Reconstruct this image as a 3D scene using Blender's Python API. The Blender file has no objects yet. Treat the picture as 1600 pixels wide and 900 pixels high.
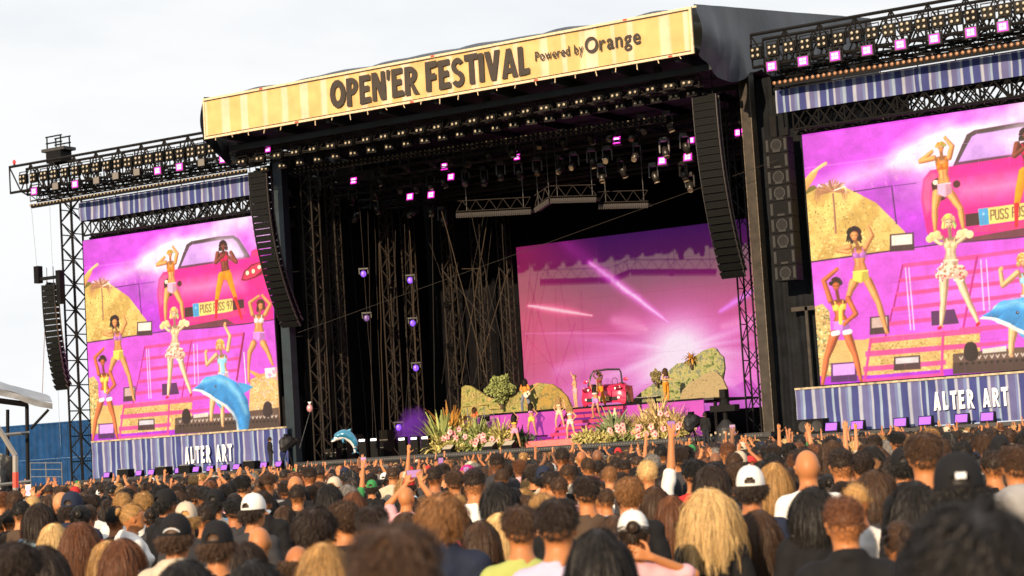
import bpy, bmesh, math, random
import numpy as np
from mathutils import Vector, Matrix, Euler

# ------------------------------------------------------------------ camera
sc = bpy.context.scene
FPX = 3111.0                       # focal length in pixels of the 1600 px wide photograph (70 mm)
_a = np.array([-5100., -580., -FPX]); _b = np.array([0., -262., -FPX])
_up = -np.cross(_a, _b); _up /= np.linalg.norm(_up)
_X = -_a / np.linalg.norm(_a); _Y = np.cross(_up, _X)
RC = np.stack([_X, _Y, _up])       # camera -> world
CAM = np.array([0., 0., 1.9])
cam_d = bpy.data.cameras.new('camera')
cam = bpy.data.objects.new('camera', cam_d)
sc.collection.objects.link(cam)
cam_d.sensor_width = 36.0
cam_d.lens = FPX * 36.0 / 1600.0
cam_d.clip_start = 0.1
cam_d.clip_end = 6000.0
M = Matrix([list(RC[0]) + [CAM[0]], list(RC[1]) + [CAM[1]], list(RC[2]) + [CAM[2]], [0, 0, 0, 1]])
cam.matrix_world = M
cam_d.dof.use_dof = True
cam_d.dof.focus_distance = 46.0
cam_d.dof.aperture_fstop = 4.0
sc.camera = cam

# ------------------------------------------------------------------ light
SUN_TRAVEL = Vector((-0.115, 0.953, -0.280)).normalized()   # low evening sun shining into the stage
sun_d = bpy.data.lights.new('sun', 'SUN')
sun_d.energy = 5.0
sun_d.color = (1.0, 0.745, 0.48)
sun_d.angle = math.radians(0.53)
sun = bpy.data.objects.new('sun', sun_d)
sun.rotation_euler = (-SUN_TRAVEL).to_track_quat('Z', 'Y').to_euler()
sun.location = (10, -30, 40)
sc.collection.objects.link(sun)
w = bpy.data.worlds.new('World'); sc.world = w; w.use_nodes = True
nt = w.node_tree; nt.nodes.clear()
out = nt.nodes.new('ShaderNodeOutputWorld')
sky = nt.nodes.new('ShaderNodeTexSky'); sky.sky_type = 'NISHITA'; sky.sun_disc = False
sky.sun_elevation = math.asin(-SUN_TRAVEL.z)
sky.sun_rotation = math.atan2(-SUN_TRAVEL.x, -SUN_TRAVEL.y)
bg = nt.nodes.new('ShaderNodeBackground'); bg.inputs[1].default_value = 0.08
nt.links.new(sky.outputs[0], bg.inputs[0])
cl = nt.nodes.new('ShaderNodeBackground'); cl.inputs[1].default_value = 0.735
tc = nt.nodes.new('ShaderNodeTexCoord')
mp = nt.nodes.new('ShaderNodeMapping'); mp.inputs['Scale'].default_value = (1.0, 1.0, 3.2)
nz = nt.nodes.new('ShaderNodeTexNoise'); nz.inputs['Scale'].default_value = 5.2; nz.inputs['Detail'].default_value = 7; nz.inputs['Roughness'].default_value = 0.52
nt.links.new(tc.outputs['Generated'], mp.inputs[0]); nt.links.new(mp.outputs[0], nz.inputs['Vector'])
cr = nt.nodes.new('ShaderNodeValToRGB')
cr.color_ramp.elements[0].position = 0.34; cr.color_ramp.elements[0].color = (0.885, 0.912, 0.945, 1)
cr.color_ramp.elements[1].position = 0.60; cr.color_ramp.elements[1].color = (0.98, 0.992, 1.0, 1)
nt.links.new(nz.outputs[0], cr.inputs[0]); nt.links.new(cr.outputs[0], cl.inputs[0])
fr = nt.nodes.new('ShaderNodeMapRange'); fr.inputs[1].default_value = 0.25; fr.inputs[2].default_value = 0.5
fr.inputs[3].default_value = 0.93; fr.inputs[4].default_value = 1.0
nt.links.new(nz.outputs[0], fr.inputs[0])
mx = nt.nodes.new('ShaderNodeMixShader')
nt.links.new(fr.outputs[0], mx.inputs[0]); nt.links.new(bg.outputs[0], mx.inputs[1]); nt.links.new(cl.outputs[0], mx.inputs[2])
nt.links.new(mx.outputs[0], out.inputs[0])
sc.view_settings.view_transform = 'Standard'
sc.view_settings.look = 'None'
sc.view_settings.exposure = 0.45
sc.view_settings.gamma = 1.0
sc.view_settings.use_curve_mapping = False
sc.render.engine = 'CYCLES'
sc.cycles.use_denoising = True
sc.cycles.max_bounces = 5
sc.cycles.diffuse_bounces = 3
sc.cycles.glossy_bounces = 2
sc.cycles.transparent_max_bounces = 8
sc.cycles.volume_bounces = 1
sc.cycles.caustics_reflective = False
sc.cycles.caustics_refractive = False
sc.cycles.sample_clamp_indirect = 4.0

# ------------------------------------------------------------------ measuring helpers
def ray(px, py): return RC @ np.array([px - 800.0, -(py - 450.0), -FPX])
def at(px, py, y):
    d = ray(px, py); t = y / d[1]; p = CAM + t * d
    return Vector(p)
def at_dist(px, py, dist):
    d = ray(px, py); t = dist / math.hypot(d[0], d[1]); return Vector(CAM + t * d)
def horizon(px): return 712.0 - 0.06235 * (px - 800.0)

# ------------------------------------------------------------------ scene helpers
rnd = random.Random(7)
COL = sc.collection
ORD = ['first', 'second', 'third', 'fourth', 'fifth', 'sixth', 'seventh', 'eighth', 'ninth', 'tenth', 'eleventh', 'twelfth',
       'thirteenth', 'fourteenth', 'fifteenth', 'sixteenth', 'seventeenth', 'eighteenth', 'nineteenth', 'twentieth',
       'twenty-first', 'twenty-second', 'twenty-third', 'twenty-fourth', 'twenty-fifth', 'twenty-sixth', 'twenty-seventh',
       'twenty-eighth', 'twenty-ninth', 'thirtieth']
def tag(o, label=None, cat=None, group=None, kind=None):
    if label: o['label'] = label
    if cat: o['category'] = cat
    if group: o['group'] = group
    if kind: o['kind'] = kind
    return o
def thing(name, label, cat, loc=(0, 0, 0), rz=0.0, group=None, scale=None):
    o = bpy.data.objects.new(name, None); COL.objects.link(o)
    o.empty_display_size = 0.2
    o.location = loc; o.rotation_euler = (0, 0, rz)
    if scale: o.scale = scale if hasattr(scale, '__len__') else (scale,) * 3
    return tag(o, label, cat, group)
def link(name, me, parent=None, mat=None, loc=(0, 0, 0), rot=(0, 0, 0), scale=(1, 1, 1)):
    o = bpy.data.objects.new(name, me); COL.objects.link(o)
    if mat is not None and me is not None and len(me.materials) == 0: me.materials.append(mat)
    o.parent = parent
    o.location = loc; o.rotation_euler = rot; o.scale = scale
    return o
class MB:
    """collects simple shapes into one mesh"""
    def __init__(s): s.v = []; s.f = []
    def add(s, vs, fs):
        n = len(s.v); s.v += [tuple(v) for v in vs]; s.f += [tuple(i + n for i in f) for f in fs]; return s
    def box(s, x0, x1, y0, y1, z0, z1):
        return s.add([(x0, y0, z0), (x1, y0, z0), (x1, y1, z0), (x0, y1, z0), (x0, y0, z1), (x1, y0, z1), (x1, y1, z1), (x0, y1, z1)],
                     [(0, 3, 2, 1), (4, 5, 6, 7), (0, 1, 5, 4), (1, 2, 6, 5), (2, 3, 7, 6), (3, 0, 4, 7)])
    def bar(s, p0, p1, w, h=None, up=(0, 0, 1)):
        h = h or w; p0 = Vector(p0); p1 = Vector(p1); d = (p1 - p0).normalized(); u = Vector(up)
        if abs(d.dot(u)) > .97: u = Vector((0, 1, 0))
        r = d.cross(u).normalized(); u = r.cross(d)
        vs = []
        for p in (p0, p1):
            for a, b in ((-1, -1), (1, -1), (1, 1), (-1, 1)): vs.append(p + r * a * w / 2 + u * b * h / 2)
        return s.add(vs, [(0, 3, 2, 1), (4, 5, 6, 7), (0, 1, 5, 4), (1, 2, 6, 5), (2, 3, 7, 6), (3, 0, 4, 7)])
    def tube(s, pts, r, n=6, cap=True):
        pts = [Vector(p) for p in pts]
        rs = r if hasattr(r, '__len__') else [r] * len(pts)
        d0 = (pts[1] - pts[0]).normalized(); u = Vector((0, 0, 1)) if abs(d0.z) < .9 else Vector((0, 1, 0))
        base = len(s.v); vs = []; fs = []
        for i, p in enumerate(pts):
            d = (pts[min(i + 1, len(pts) - 1)] - pts[max(i - 1, 0)]).normalized()
            a = d.cross(u).normalized(); b = a.cross(d)
            for k in range(n):
                t = 2 * math.pi * k / n; vs.append(p + (a * math.cos(t) + b * math.sin(t)) * rs[i])
        for i in range(len(pts) - 1):
            for k in range(n):
                fs.append((i * n + k, i * n + (k + 1) % n, (i + 1) * n + (k + 1) % n, (i + 1) * n + k))
        if cap:
            fs.append(tuple(range(n - 1, -1, -1))); fs.append(tuple((len(pts) - 1) * n + k for k in range(n)))
        return s.add(vs, fs)
    def disc(s, c, r, n=12, axis='y', sign=-1):
        vs = []
        for k in range(n):
            t = 2 * math.pi * k / n * (-sign)
            if axis == 'y': vs.append((c[0] + r * math.cos(t), c[1], c[2] + r * math.sin(t)))
            else: vs.append((c[0] + r * math.cos(t), c[1] + r * math.sin(t), c[2]))
        return s.add(vs, [tuple(range(n))])
    def ellipsoid(s, c, r, nu=10, nv=7):
        vs = [(c[0], c[1], c[2] - r[2])]; fs = []
        for j in range(1, nv):
            ph = math.pi * j / nv - math.pi / 2
            for i in range(nu):
                t = 2 * math.pi * i / nu
                vs.append((c[0] + r[0] * math.cos(ph) * math.cos(t), c[1] + r[1] * math.cos(ph) * math.sin(t), c[2] + r[2] * math.sin(ph)))
        vs.append((c[0], c[1], c[2] + r[2])); last = len(vs) - 1
        for i in range(nu):
            fs.append((0, 1 + (i + 1) % nu, 1 + i))
            for j in range(nv - 2):
                a = 1 + j * nu; b = a + nu
                fs.append((a + i, a + (i + 1) % nu, b + (i + 1) % nu, b + i))
            a = 1 + (nv - 2) * nu; fs.append((a + i, a + (i + 1) % nu, last))
        return s.add(vs, fs)
    def mesh(s, name, mat=None, smooth=False):
        me = bpy.data.meshes.new(name); me.from_pydata(s.v, [], s.f); me.update()
        if mat is not None: me.materials.append(mat)
        if smooth: me.polygons.foreach_set('use_smooth', [True] * len(me.polygons))
        return me
    def build(s, name, mat, parent=None, smooth=False, **k):
        return link(name, s.mesh(name, mat, smooth), parent, None, **k)
def np_mesh(name, V, F, mat=None, smooth=True):
    """fast mesh from numpy arrays: F is (n,4) quads or (n,3) tris"""
    V = np.asarray(V, np.float32); F = np.asarray(F, np.int32)
    me = bpy.data.meshes.new(name); k = F.shape[1]
    me.vertices.add(len(V)); me.vertices.foreach_set('co', V.ravel())
    me.loops.add(F.size); me.loops.foreach_set('vertex_index', F.ravel())
    me.polygons.add(len(F)); me.polygons.foreach_set('loop_start', np.arange(len(F), dtype=np.int32) * k)
    me.polygons.foreach_set('use_smooth', np.full(len(F), smooth))
    me.update(calc_edges=True); me.validate()
    if mat is not None: me.materials.append(mat)
    return me
_unit = {}
def rod(parent, name, p0, p1, r, mat, n=6):
    """a straight round bar as its own object; all rods of a material share one mesh"""
    key = (mat.name, n)
    if key not in _unit:
        b = MB(); b.tube([(0, 0, 0), (0, 0, 1)], 1.0, n); _unit[key] = b.mesh('round_bar', mat, False)
    p0 = Vector(p0); p1 = Vector(p1); d = p1 - p0
    o = bpy.data.objects.new(name, _unit[key]); COL.objects.link(o); o.parent = parent
    o.location = p0; o.rotation_mode = 'QUATERNION'; o.rotation_quaternion = d.to_track_quat('Z', 'Y'); o.scale = (r, r, d.length)
    return o
def copy_tree(root, loc=None, rz=None, label=None, group=None):
    c = root.copy(); COL.objects.link(c)
    if loc is not None: c.location = loc
    if rz is not None: c.rotation_euler = (0, 0, rz)
    if label: c['label'] = label
    if group: c['group'] = group
    for ch in root.children:
        d = ch.copy(); COL.objects.link(d); d.parent = c
        for g in ch.children:
            e = g.copy(); COL.objects.link(e); e.parent = d
    return c

# ------------------------------------------------------------------ materials
MATS = {}
def mat(name, color=(.5, .5, .5), rough=.6, metal=0.0, spec=.5, emit=None, es=0.0, noise=0.0, nscale=8.0, bump=0.0, bscale=30.0, coat=0.0, detail=4):
    if name in MATS: return MATS[name]
    m = bpy.data.materials.new(name); m.use_nodes = True; nt = m.node_tree; p = nt.nodes['Principled BSDF']
    p.inputs['Base Color'].default_value = (*color, 1); p.inputs['Roughness'].default_value = rough; p.inputs['Metallic'].default_value = metal
    p.inputs['Specular IOR Level'].default_value = spec
    if coat: p.inputs['Coat Weight'].default_value = coat
    if emit is not None:
        p.inputs['Emission Color'].default_value = (*emit, 1); p.inputs['Emission Strength'].default_value = es
        m.cycles.emission_sampling = 'NONE'
    tc = None
    if noise or bump:
        tc = nt.nodes.new('ShaderNodeTexCoord')
    if noise:
        n = nt.nodes.new('ShaderNodeTexNoise'); n.inputs['Scale'].default_value = nscale; n.inputs['Detail'].default_value = detail
        nt.links.new(tc.outputs['Object'], n.inputs['Vector'])
        mr = nt.nodes.new('ShaderNodeMapRange'); mr.inputs[1].default_value = .3; mr.inputs[2].default_value = .7
        mr.inputs[3].default_value = 1 - noise; mr.inputs[4].default_value = 1 + noise
        nt.links.new(n.outputs[0], mr.inputs[0])
        mu = nt.nodes.new('ShaderNodeMix'); mu.data_type = 'RGBA'; mu.blend_type = 'MULTIPLY'; mu.inputs[0].default_value = 1
        mu.inputs[6].default_value = (*color, 1); nt.links.new(mr.outputs[0], mu.inputs[7]); nt.links.new(mu.outputs[2], p.inputs['Base Color'])
    if bump:
        n = nt.nodes.new('ShaderNodeTexNoise'); n.inputs['Scale'].default_value = bscale; n.inputs['Detail'].default_value = 3
        nt.links.new(tc.outputs['Object'], n.inputs['Vector'])
        b = nt.nodes.new('ShaderNodeBump'); b.inputs['Strength'].default_value = bump; b.inputs['Distance'].default_value = .05
        nt.links.new(n.outputs[0], b.inputs['Height']); nt.links.new(b.outputs[0], p.inputs['Normal'])
    MATS[name] = m
    return m
def glow(name, color, s):
    return mat(name, (.02, .02, .02), .4, emit=color, es=s)
def tint_mat(name, source, rough=.6, spec=.4, var=.25, nscale=20., island=False, bump=0., bscale=60., attr=None, dark=None, sss=0.):
    """colour comes from each object's own colour (or the instance's attribute), so copies share the mesh"""
    if name in MATS: return MATS[name]
    m = bpy.data.materials.new(name); m.use_nodes = True; nt = m.node_tree; p = nt.nodes['Principled BSDF']
    p.inputs['Roughness'].default_value = rough; p.inputs['Specular IOR Level'].default_value = spec
    if source == 'object':
        s = nt.nodes.new('ShaderNodeObjectInfo'); so = s.outputs['Color']
    else:
        s = nt.nodes.new('ShaderNodeAttribute'); s.attribute_type = 'INSTANCER'; s.attribute_name = attr; so = s.outputs['Color']
    tc = nt.nodes.new('ShaderNodeTexCoord')
    n = nt.nodes.new('ShaderNodeTexNoise'); n.inputs['Scale'].default_value = nscale; n.inputs['Detail'].default_value = 3
    nt.links.new(tc.outputs['Object'], n.inputs['Vector'])
    fac = n.outputs[0]
    if island:
        g = nt.nodes.new('ShaderNodeNewGeometry')
        mm = nt.nodes.new('ShaderNodeMath'); mm.operation = 'ADD'; nt.links.new(fac, mm.inputs[0]); nt.links.new(g.outputs['Random Per Island'], mm.inputs[1])
        m2 = nt.nodes.new('ShaderNodeMath'); m2.operation = 'MULTIPLY'; m2.inputs[1].default_value = .5; nt.links.new(mm.outputs[0], m2.inputs[0]); fac = m2.outputs[0]
    mr = nt.nodes.new('ShaderNodeMapRange'); mr.inputs[1].default_value = .2; mr.inputs[2].default_value = .8
    mr.inputs[3].default_value = 1 - var; mr.inputs[4].default_value = 1 + var
    nt.links.new(fac, mr.inputs[0])
    mu = nt.nodes.new('ShaderNodeMix'); mu.data_type = 'RGBA'; mu.blend_type = 'MULTIPLY'; mu.inputs[0].default_value = 1
    nt.links.new(so, mu.inputs[6]); nt.links.new(mr.outputs[0], mu.inputs[7]); nt.links.new(mu.outputs[2], p.inputs['Base Color'])
    if bump:
        n2 = nt.nodes.new('ShaderNodeTexNoise'); n2.inputs['Scale'].default_value = bscale; n2.inputs['Detail'].default_value = 2
        nt.links.new(tc.outputs['Object'], n2.inputs['Vector'])
        b = nt.nodes.new('ShaderNodeBump'); b.inputs['Strength'].default_value = bump; b.inputs['Distance'].default_value = .01
        nt.links.new(n2.outputs[0], b.inputs['Height']); nt.links.new(b.outputs[0], p.inputs['Normal'])
    MATS[name] = m
    return m
BLACK = mat('black_steel', (.006, .006, .007), .6, .0, .12, noise=.3, nscale=3)
TRUSS = mat('dark_truss', (.008, .0075, .008), .55, .0, .15, noise=.35, nscale=2)
ALU = mat('aluminium', (.35, .34, .33), .42, .8, noise=.2, nscale=5)
BLACKCLOTH = mat('black_cloth', (.0045, .0045, .006), .95, 0, .1, noise=.4, nscale=1.5, bump=.5, bscale=3)
DARKGREY = mat('dark_grey', (.028, .028, .03), .6, noise=.25, nscale=5)
# ------------------------------------------------------------------ bodies: smooth-blended limbs -> one continuous skin
def axis(a, b, h, fine=None):
    """grid axis; fine=(lo,hi,h2) refines a range"""
    if fine is None: return np.arange(a, b + h, h)
    lo, hi, h2 = fine
    return np.concatenate([np.arange(a, lo, h), np.arange(lo, hi, h2), np.arange(hi, b + h, h)])
def sdf_grid(prims, xs, ys, zs, noise=None):
    D = np.full((len(xs), len(ys), len(zs)), .09, np.float32)
    for pr in prims:
        kind = pr[0]; k = pr[-1]
        if kind == 'cap':
            _, p0, p1, r0, r1, _k = pr; p0 = np.array(p0, float); p1 = np.array(p1, float)
            lo = np.minimum(p0, p1) - max(r0, r1) - .07; hi = np.maximum(p0, p1) + max(r0, r1) + .07
        else:
            _, c, r, rot, _k = pr; c = np.array(c, float); R_ = max(r) + .07; lo = c - R_; hi = c + R_
        i0, i1 = np.searchsorted(xs, lo[0]), np.searchsorted(xs, hi[0]); j0, j1 = np.searchsorted(ys, lo[1]), np.searchsorted(ys, hi[1])
        k0, k1 = np.searchsorted(zs, lo[2]), np.searchsorted(zs, hi[2])
        if i1 <= i0 or j1 <= j0 or k1 <= k0: continue
        X = xs[i0:i1, None, None]; Y = ys[None, j0:j1, None]; Z = zs[None, None, k0:k1]
        if kind == 'cap':
            d = p1 - p0; L2 = float(d @ d) + 1e-9
            t = np.clip(((X - p0[0]) * d[0] + (Y - p0[1]) * d[1] + (Z - p0[2]) * d[2]) / L2, 0, 1)
            q = np.sqrt((X - p0[0] - t * d[0]) ** 2 + (Y - p0[1] - t * d[1]) ** 2 + (Z - p0[2] - t * d[2]) ** 2) - (r0 + (r1 - r0) * t)
        elif kind == 'ell':
            x, y, z = X - c[0], Y - c[1], Z - c[2]
            if rot:
                m = np.array(Euler(rot).to_matrix()).T
                x, y, z = m[0, 0] * x + m[0, 1] * y + m[0, 2] * z, m[1, 0] * x + m[1, 1] * y + m[1, 2] * z, m[2, 0] * x + m[2, 1] * y + m[2, 2] * z
            k0_ = np.sqrt((x / r[0]) ** 2 + (y / r[1]) ** 2 + (z / r[2]) ** 2)
            k1_ = np.sqrt((x / r[0] ** 2) ** 2 + (y / r[1] ** 2) ** 2 + (z / r[2] ** 2) ** 2) + 1e-6
            q = k0_ * (k0_ - 1) / k1_
        elif kind == 'tor':
            x, y, z = X - c[0], Y - c[1], Z - c[2]
            cy, sy = math.cos(rot), math.sin(rot); y, z = cy * y + sy * z, -sy * y + cy * z
            q = np.sqrt((np.sqrt((x) ** 2 + (y * 1.05) ** 2) - r[0]) ** 2 + z ** 2) - r[1]
        S = D[i0:i1, j0:j1, k0:k1]
        if k > 0:
            h = np.clip(.5 + .5 * (S - q) / k, 0, 1); S[...] = S * (1 - h) + q * h - k * h * (1 - h)
        else: S[...] = np.minimum(S, q)
    if noise is not None:
        X = xs[:, None, None]; Y = ys[None, :, None]; Z = zs[None, None, :]
        D += noise(X, Y, Z).astype(np.float32)
    return D
def surface(D, xs, ys, zs):
    s = D < 0
    c = np.zeros(tuple(n - 1 for n in D.shape), np.int8)
    for a in (0, 1):
        for b in (0, 1):
            for e in (0, 1): c += s[a:a + c.shape[0], b:b + c.shape[1], e:e + c.shape[2]]
    I, J, K = np.nonzero((c > 0) & (c < 8))
    vid = np.full(c.shape, -1, np.int32); vid[I, J, K] = np.arange(len(I))
    acc = np.zeros((len(I), 3)); cnt = np.zeros(len(I))
    cor = [(a, b, e) for a in (0, 1) for b in (0, 1) for e in (0, 1)]
    for a in cor:
        for ax in range(3):
            if a[ax]: continue
            b = list(a); b[ax] = 1
            da = D[I + a[0], J + a[1], K + a[2]]; db = D[I + b[0], J + b[1], K + b[2]]
            m = (da < 0) != (db < 0); t = np.where(m, da / np.where(m, da - db, 1), 0)
            pa = np.stack([xs[I + a[0]], ys[J + a[1]], zs[K + a[2]]], 1); pb = np.stack([xs[I + b[0]], ys[J + b[1]], zs[K + b[2]]], 1)
            acc += np.where(m[:, None], pa + (pb - pa) * t[:, None], 0); cnt += m
    V = acc / np.maximum(cnt, 1)[:, None]
    Q = []
    for ax in range(3):
        sl0 = [slice(1, -1)] * 3; sl1 = [slice(1, -1)] * 3
        sl0[ax] = slice(0, -1); sl1[ax] = slice(1, None)
        a = s[tuple(sl0)]; b = s[tuple(sl1)]
        P = np.argwhere(a != b)
        if not len(P): continue
        flip = a[tuple(P.T)]
        P = P + np.array([0 if x == ax else 1 for x in range(3)])
        u, v = [(1, 2), (2, 0), (0, 1)][ax]
        def cell(du, dv):
            q = P.copy(); q[:, u] += du; q[:, v] += dv; return vid[q[:, 0], q[:, 1], q[:, 2]]
        q = np.stack([cell(-1, -1), cell(0, -1), cell(0, 0), cell(-1, 0)], 1)
        q[~flip] = q[~flip][:, ::-1]
        Q.append(q)
    Q = np.concatenate(Q); Q = Q[(Q >= 0).all(1)]
    return V, Q
def relax(V, Q, it=2, f=.5):
    e = np.concatenate([Q[:, [0, 1]], Q[:, [1, 2]], Q[:, [2, 3]], Q[:, [3, 0]]])
    for _ in range(it):
        s = np.zeros_like(V); n = np.zeros(len(V))
        for a, b in ((0, 1), (1, 0)):
            for d in range(3): s[:, d] += np.bincount(e[:, a], V[e[:, b], d], len(V))
            n += np.bincount(e[:, a], minlength=len(V))
        V = V + f * (s / np.maximum(n, 1)[:, None] - V)
    return V
HC = np.array([0., -.005, 1.655]); HR = np.array([.080, .101, .102])
def pose(kind):
    """joints of each arm: shoulder, elbow, wrist, hand direction"""
    dn = lambda s: [(s * .172, -.012, 1.385), (s * .222, -.035, 1.115), (s * .215, .06, .875), (s * -.02, .05, -.1)]
    up = lambda s: [(s * .172, .0, 1.40), (s * .27, .12, 1.57), (s * .085, .20, 1.78), (s * -.02, .015, .1)]
    high = lambda s: [(s * .17, .0, 1.43), (s * .225, .06, 1.70), (s * .245, .11, 1.95), (s * .01, .0, .11)]
    nape = lambda s: [(s * .178, -.02, 1.41), (s * .33, .02, 1.40), (s * .10, -.10, 1.52), (s * -.09, -.03, .03)]
    hip = lambda s: [(s * .178, -.01, 1.405), (s * .33, -.10, 1.17), (s * .19, .02, 1.0), (s * -.06, .06, -.05)]
    play = lambda s: [(s * .178, .0, 1.405), (s * .26, .03, 1.15), (s * (.05 if s > 0 else .28), .22, 1.12), (s * -.05, .08, .02)]
    d = dict(down=(dn, dn), phone=(up, up), right=(dn, high), left=(high, dn), both=(high, high), nape=(dn, nape), dance=(hip, high), dance2=(up, hip), hips=(hip, hip), play=(play, play))[kind]
    return d[0](-1), d[1](1)
def hand(prims, w, d, curl=.35):
    w = Vector(w); d = Vector(d).normalized()
    side = d.cross(Vector((0, 1, 0)));
    if side.length < .2: side = d.cross(Vector((1, 0, 0)))
    side.normalize(); nrm = side.cross(d).normalized()
    palm = w + d * .05
    for k in (-1, 0, 1): prims.append(('cap', w + d * .012 + side * k * .012, w + d * .085 + side * k * .025, .014, .0125, .01))
    for q, (off, L) in enumerate(((-.033, .062), (-.011, .078), (.011, .074), (.033, .056))):
        b = w + d * .088 + side * off; m = b + (d + nrm * curl * .6).normalized() * L * .55; t = m + (d + nrm * curl * 2.2).normalized() * L * .5
        prims.append(('cap', b, m, .0095, .0088, .004)); prims.append(('cap', m, t, .0088, .0075, .004))
    b = w + d * .03 - side * .03; m = b + (d * .5 - side * .8 + nrm * .3).normalized() * .045; t = m + (d * .9 - side * .25 + nrm * .4).normalized() * .035
    prims.append(('cap', b, m, .012, .0105, .006)); prims.append(('cap', m, t, .0105, .009, .004))
def body_prims(kind, fem, legs=None):
    P = []; k = .03
    cw = .142 if fem else .16
    P += [('ell', (0, .0, 1.27), (cw, .105, .19), None, k), ('ell', (0, .005, 1.06), (.122 if fem else .142, .093, .16), None, .05),
          ('ell', (0, -.01, .93), (.165 if fem else .158, .115, .125), None, .05)]
    if fem: P += [('ell', (s * .065, .085, 1.265), (.055, .05, .055), None, .03) for s in (-1, 1)]
    sw = .86 if fem else .95
    P += [('cap', (0, -.035, 1.475), (s * .148 * sw, -.02, 1.398), .045, .046, .04) for s in (-1, 1)]
    nr = .05 if fem else .06
    P += [('cap', (0, -.025, 1.42), (0, -.008, 1.58), nr + .004, nr, .03)]
    P += [('ell', HC, HR - .001, None, .012), ('ell', (0, -.03, 1.63), (.07, .075, .075), None, .02), ('ell', (0, .03, 1.585), (.058, .066, .068), None, .025), ('ell', (0, .06, 1.555), (.032, .035, .03), None, .02)]
    P += [('cap', (0, .088, 1.645), (0, .112, 1.607), .009, .0135, .012), ('cap', (-.03, .078, 1.672), (.03, .078, 1.672), .012, .012, .015),
          ('cap', (-.018, .095, 1.566), (.018, .095, 1.566), .007, .007, .008), ('ell', (-.032, .083, 1.648), (.012, .008, .008), None, .002), ('ell', (.032, .083, 1.648), (.012, .008, .008), None, .002)]
    for s in (-1, 1):
        P += [('ell', (s * .082, -.004, 1.628), (.0075, .019, .031), (0.15, s * .32, s * -.35), .006), ('cap', (s * .074, .004, 1.612), (s * .083, .0, 1.60), .008, .008, .004)]
    L, R_ = pose(kind)
    for s, (a, e, wv, hd) in ((-1, L), (1, R_)):
        a = (a[0] * sw, a[1], a[2])
        ar = .9 if fem else 1.05
        P += [('ell', a, (.054 * ar, .054 * ar, .052 * ar), None, .035), ('cap', a, e, .049 * ar, .038 * ar, .025), ('cap', e, wv, .039 * ar, .026 * ar, .012)]
        hand(P, wv, hd)
    for s in (-1, 1):
        if legs: h, kn, an, toe = legs[0 if s < 0 else 1]
        else: h, kn, an, toe = (s * .088, -.005, .90), (s * .10, .015, .49), (s * .105, -.025, .085), (s * .125, .13, .035)
        P += [('cap', h, kn, .088, .056, .04), ('cap', kn, an, .056, .036, .02), ('ell', Vector(kn).lerp(Vector(an), .28) + Vector((0, -.02, 0)), (.047, .05, .1), None, .03),
              ('cap', Vector(an) + Vector((0, -.03, -.045)), toe, .036, .03, .02)]
    return P
def bounds(kind):
    L, R_ = pose(kind)
    xs = [p[0] for p in L[:3] + R_[:3]]; top = max(1.78, max(p[2] for p in L[:3] + R_[:3]) + .22)
    return min(xs) - .14, max(xs) + .14, top
def make_body(kind, fem, h=.0135, legs=None, xpad=0, low=False):
    x0, x1, top = bounds(kind)
    fh = .02 if low else .0085
    if low: xs = axis(x0 - xpad, x1 + xpad, .019); ys = axis(-.26 - xpad, .36 + xpad, .02); zs = axis(-.01, top, .024, (1.44, top, fh))
    else:
        xs = axis(x0 - xpad, x1 + xpad, h if kind == 'down' else .0095); ys = axis(-.26 - xpad, .36 + xpad, h if kind == 'down' else .011)
        zs = axis(-.01, top, h, (1.44, 1.77, fh)) if top < 1.8 else axis(-.01, top, h, (1.44, top, fh + .0005))
    V, Q = surface(sdf_grid(body_prims(kind, fem, legs), xs, ys, zs), xs, ys, zs)
    return relax(V, Q, 1, .35), Q
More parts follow.
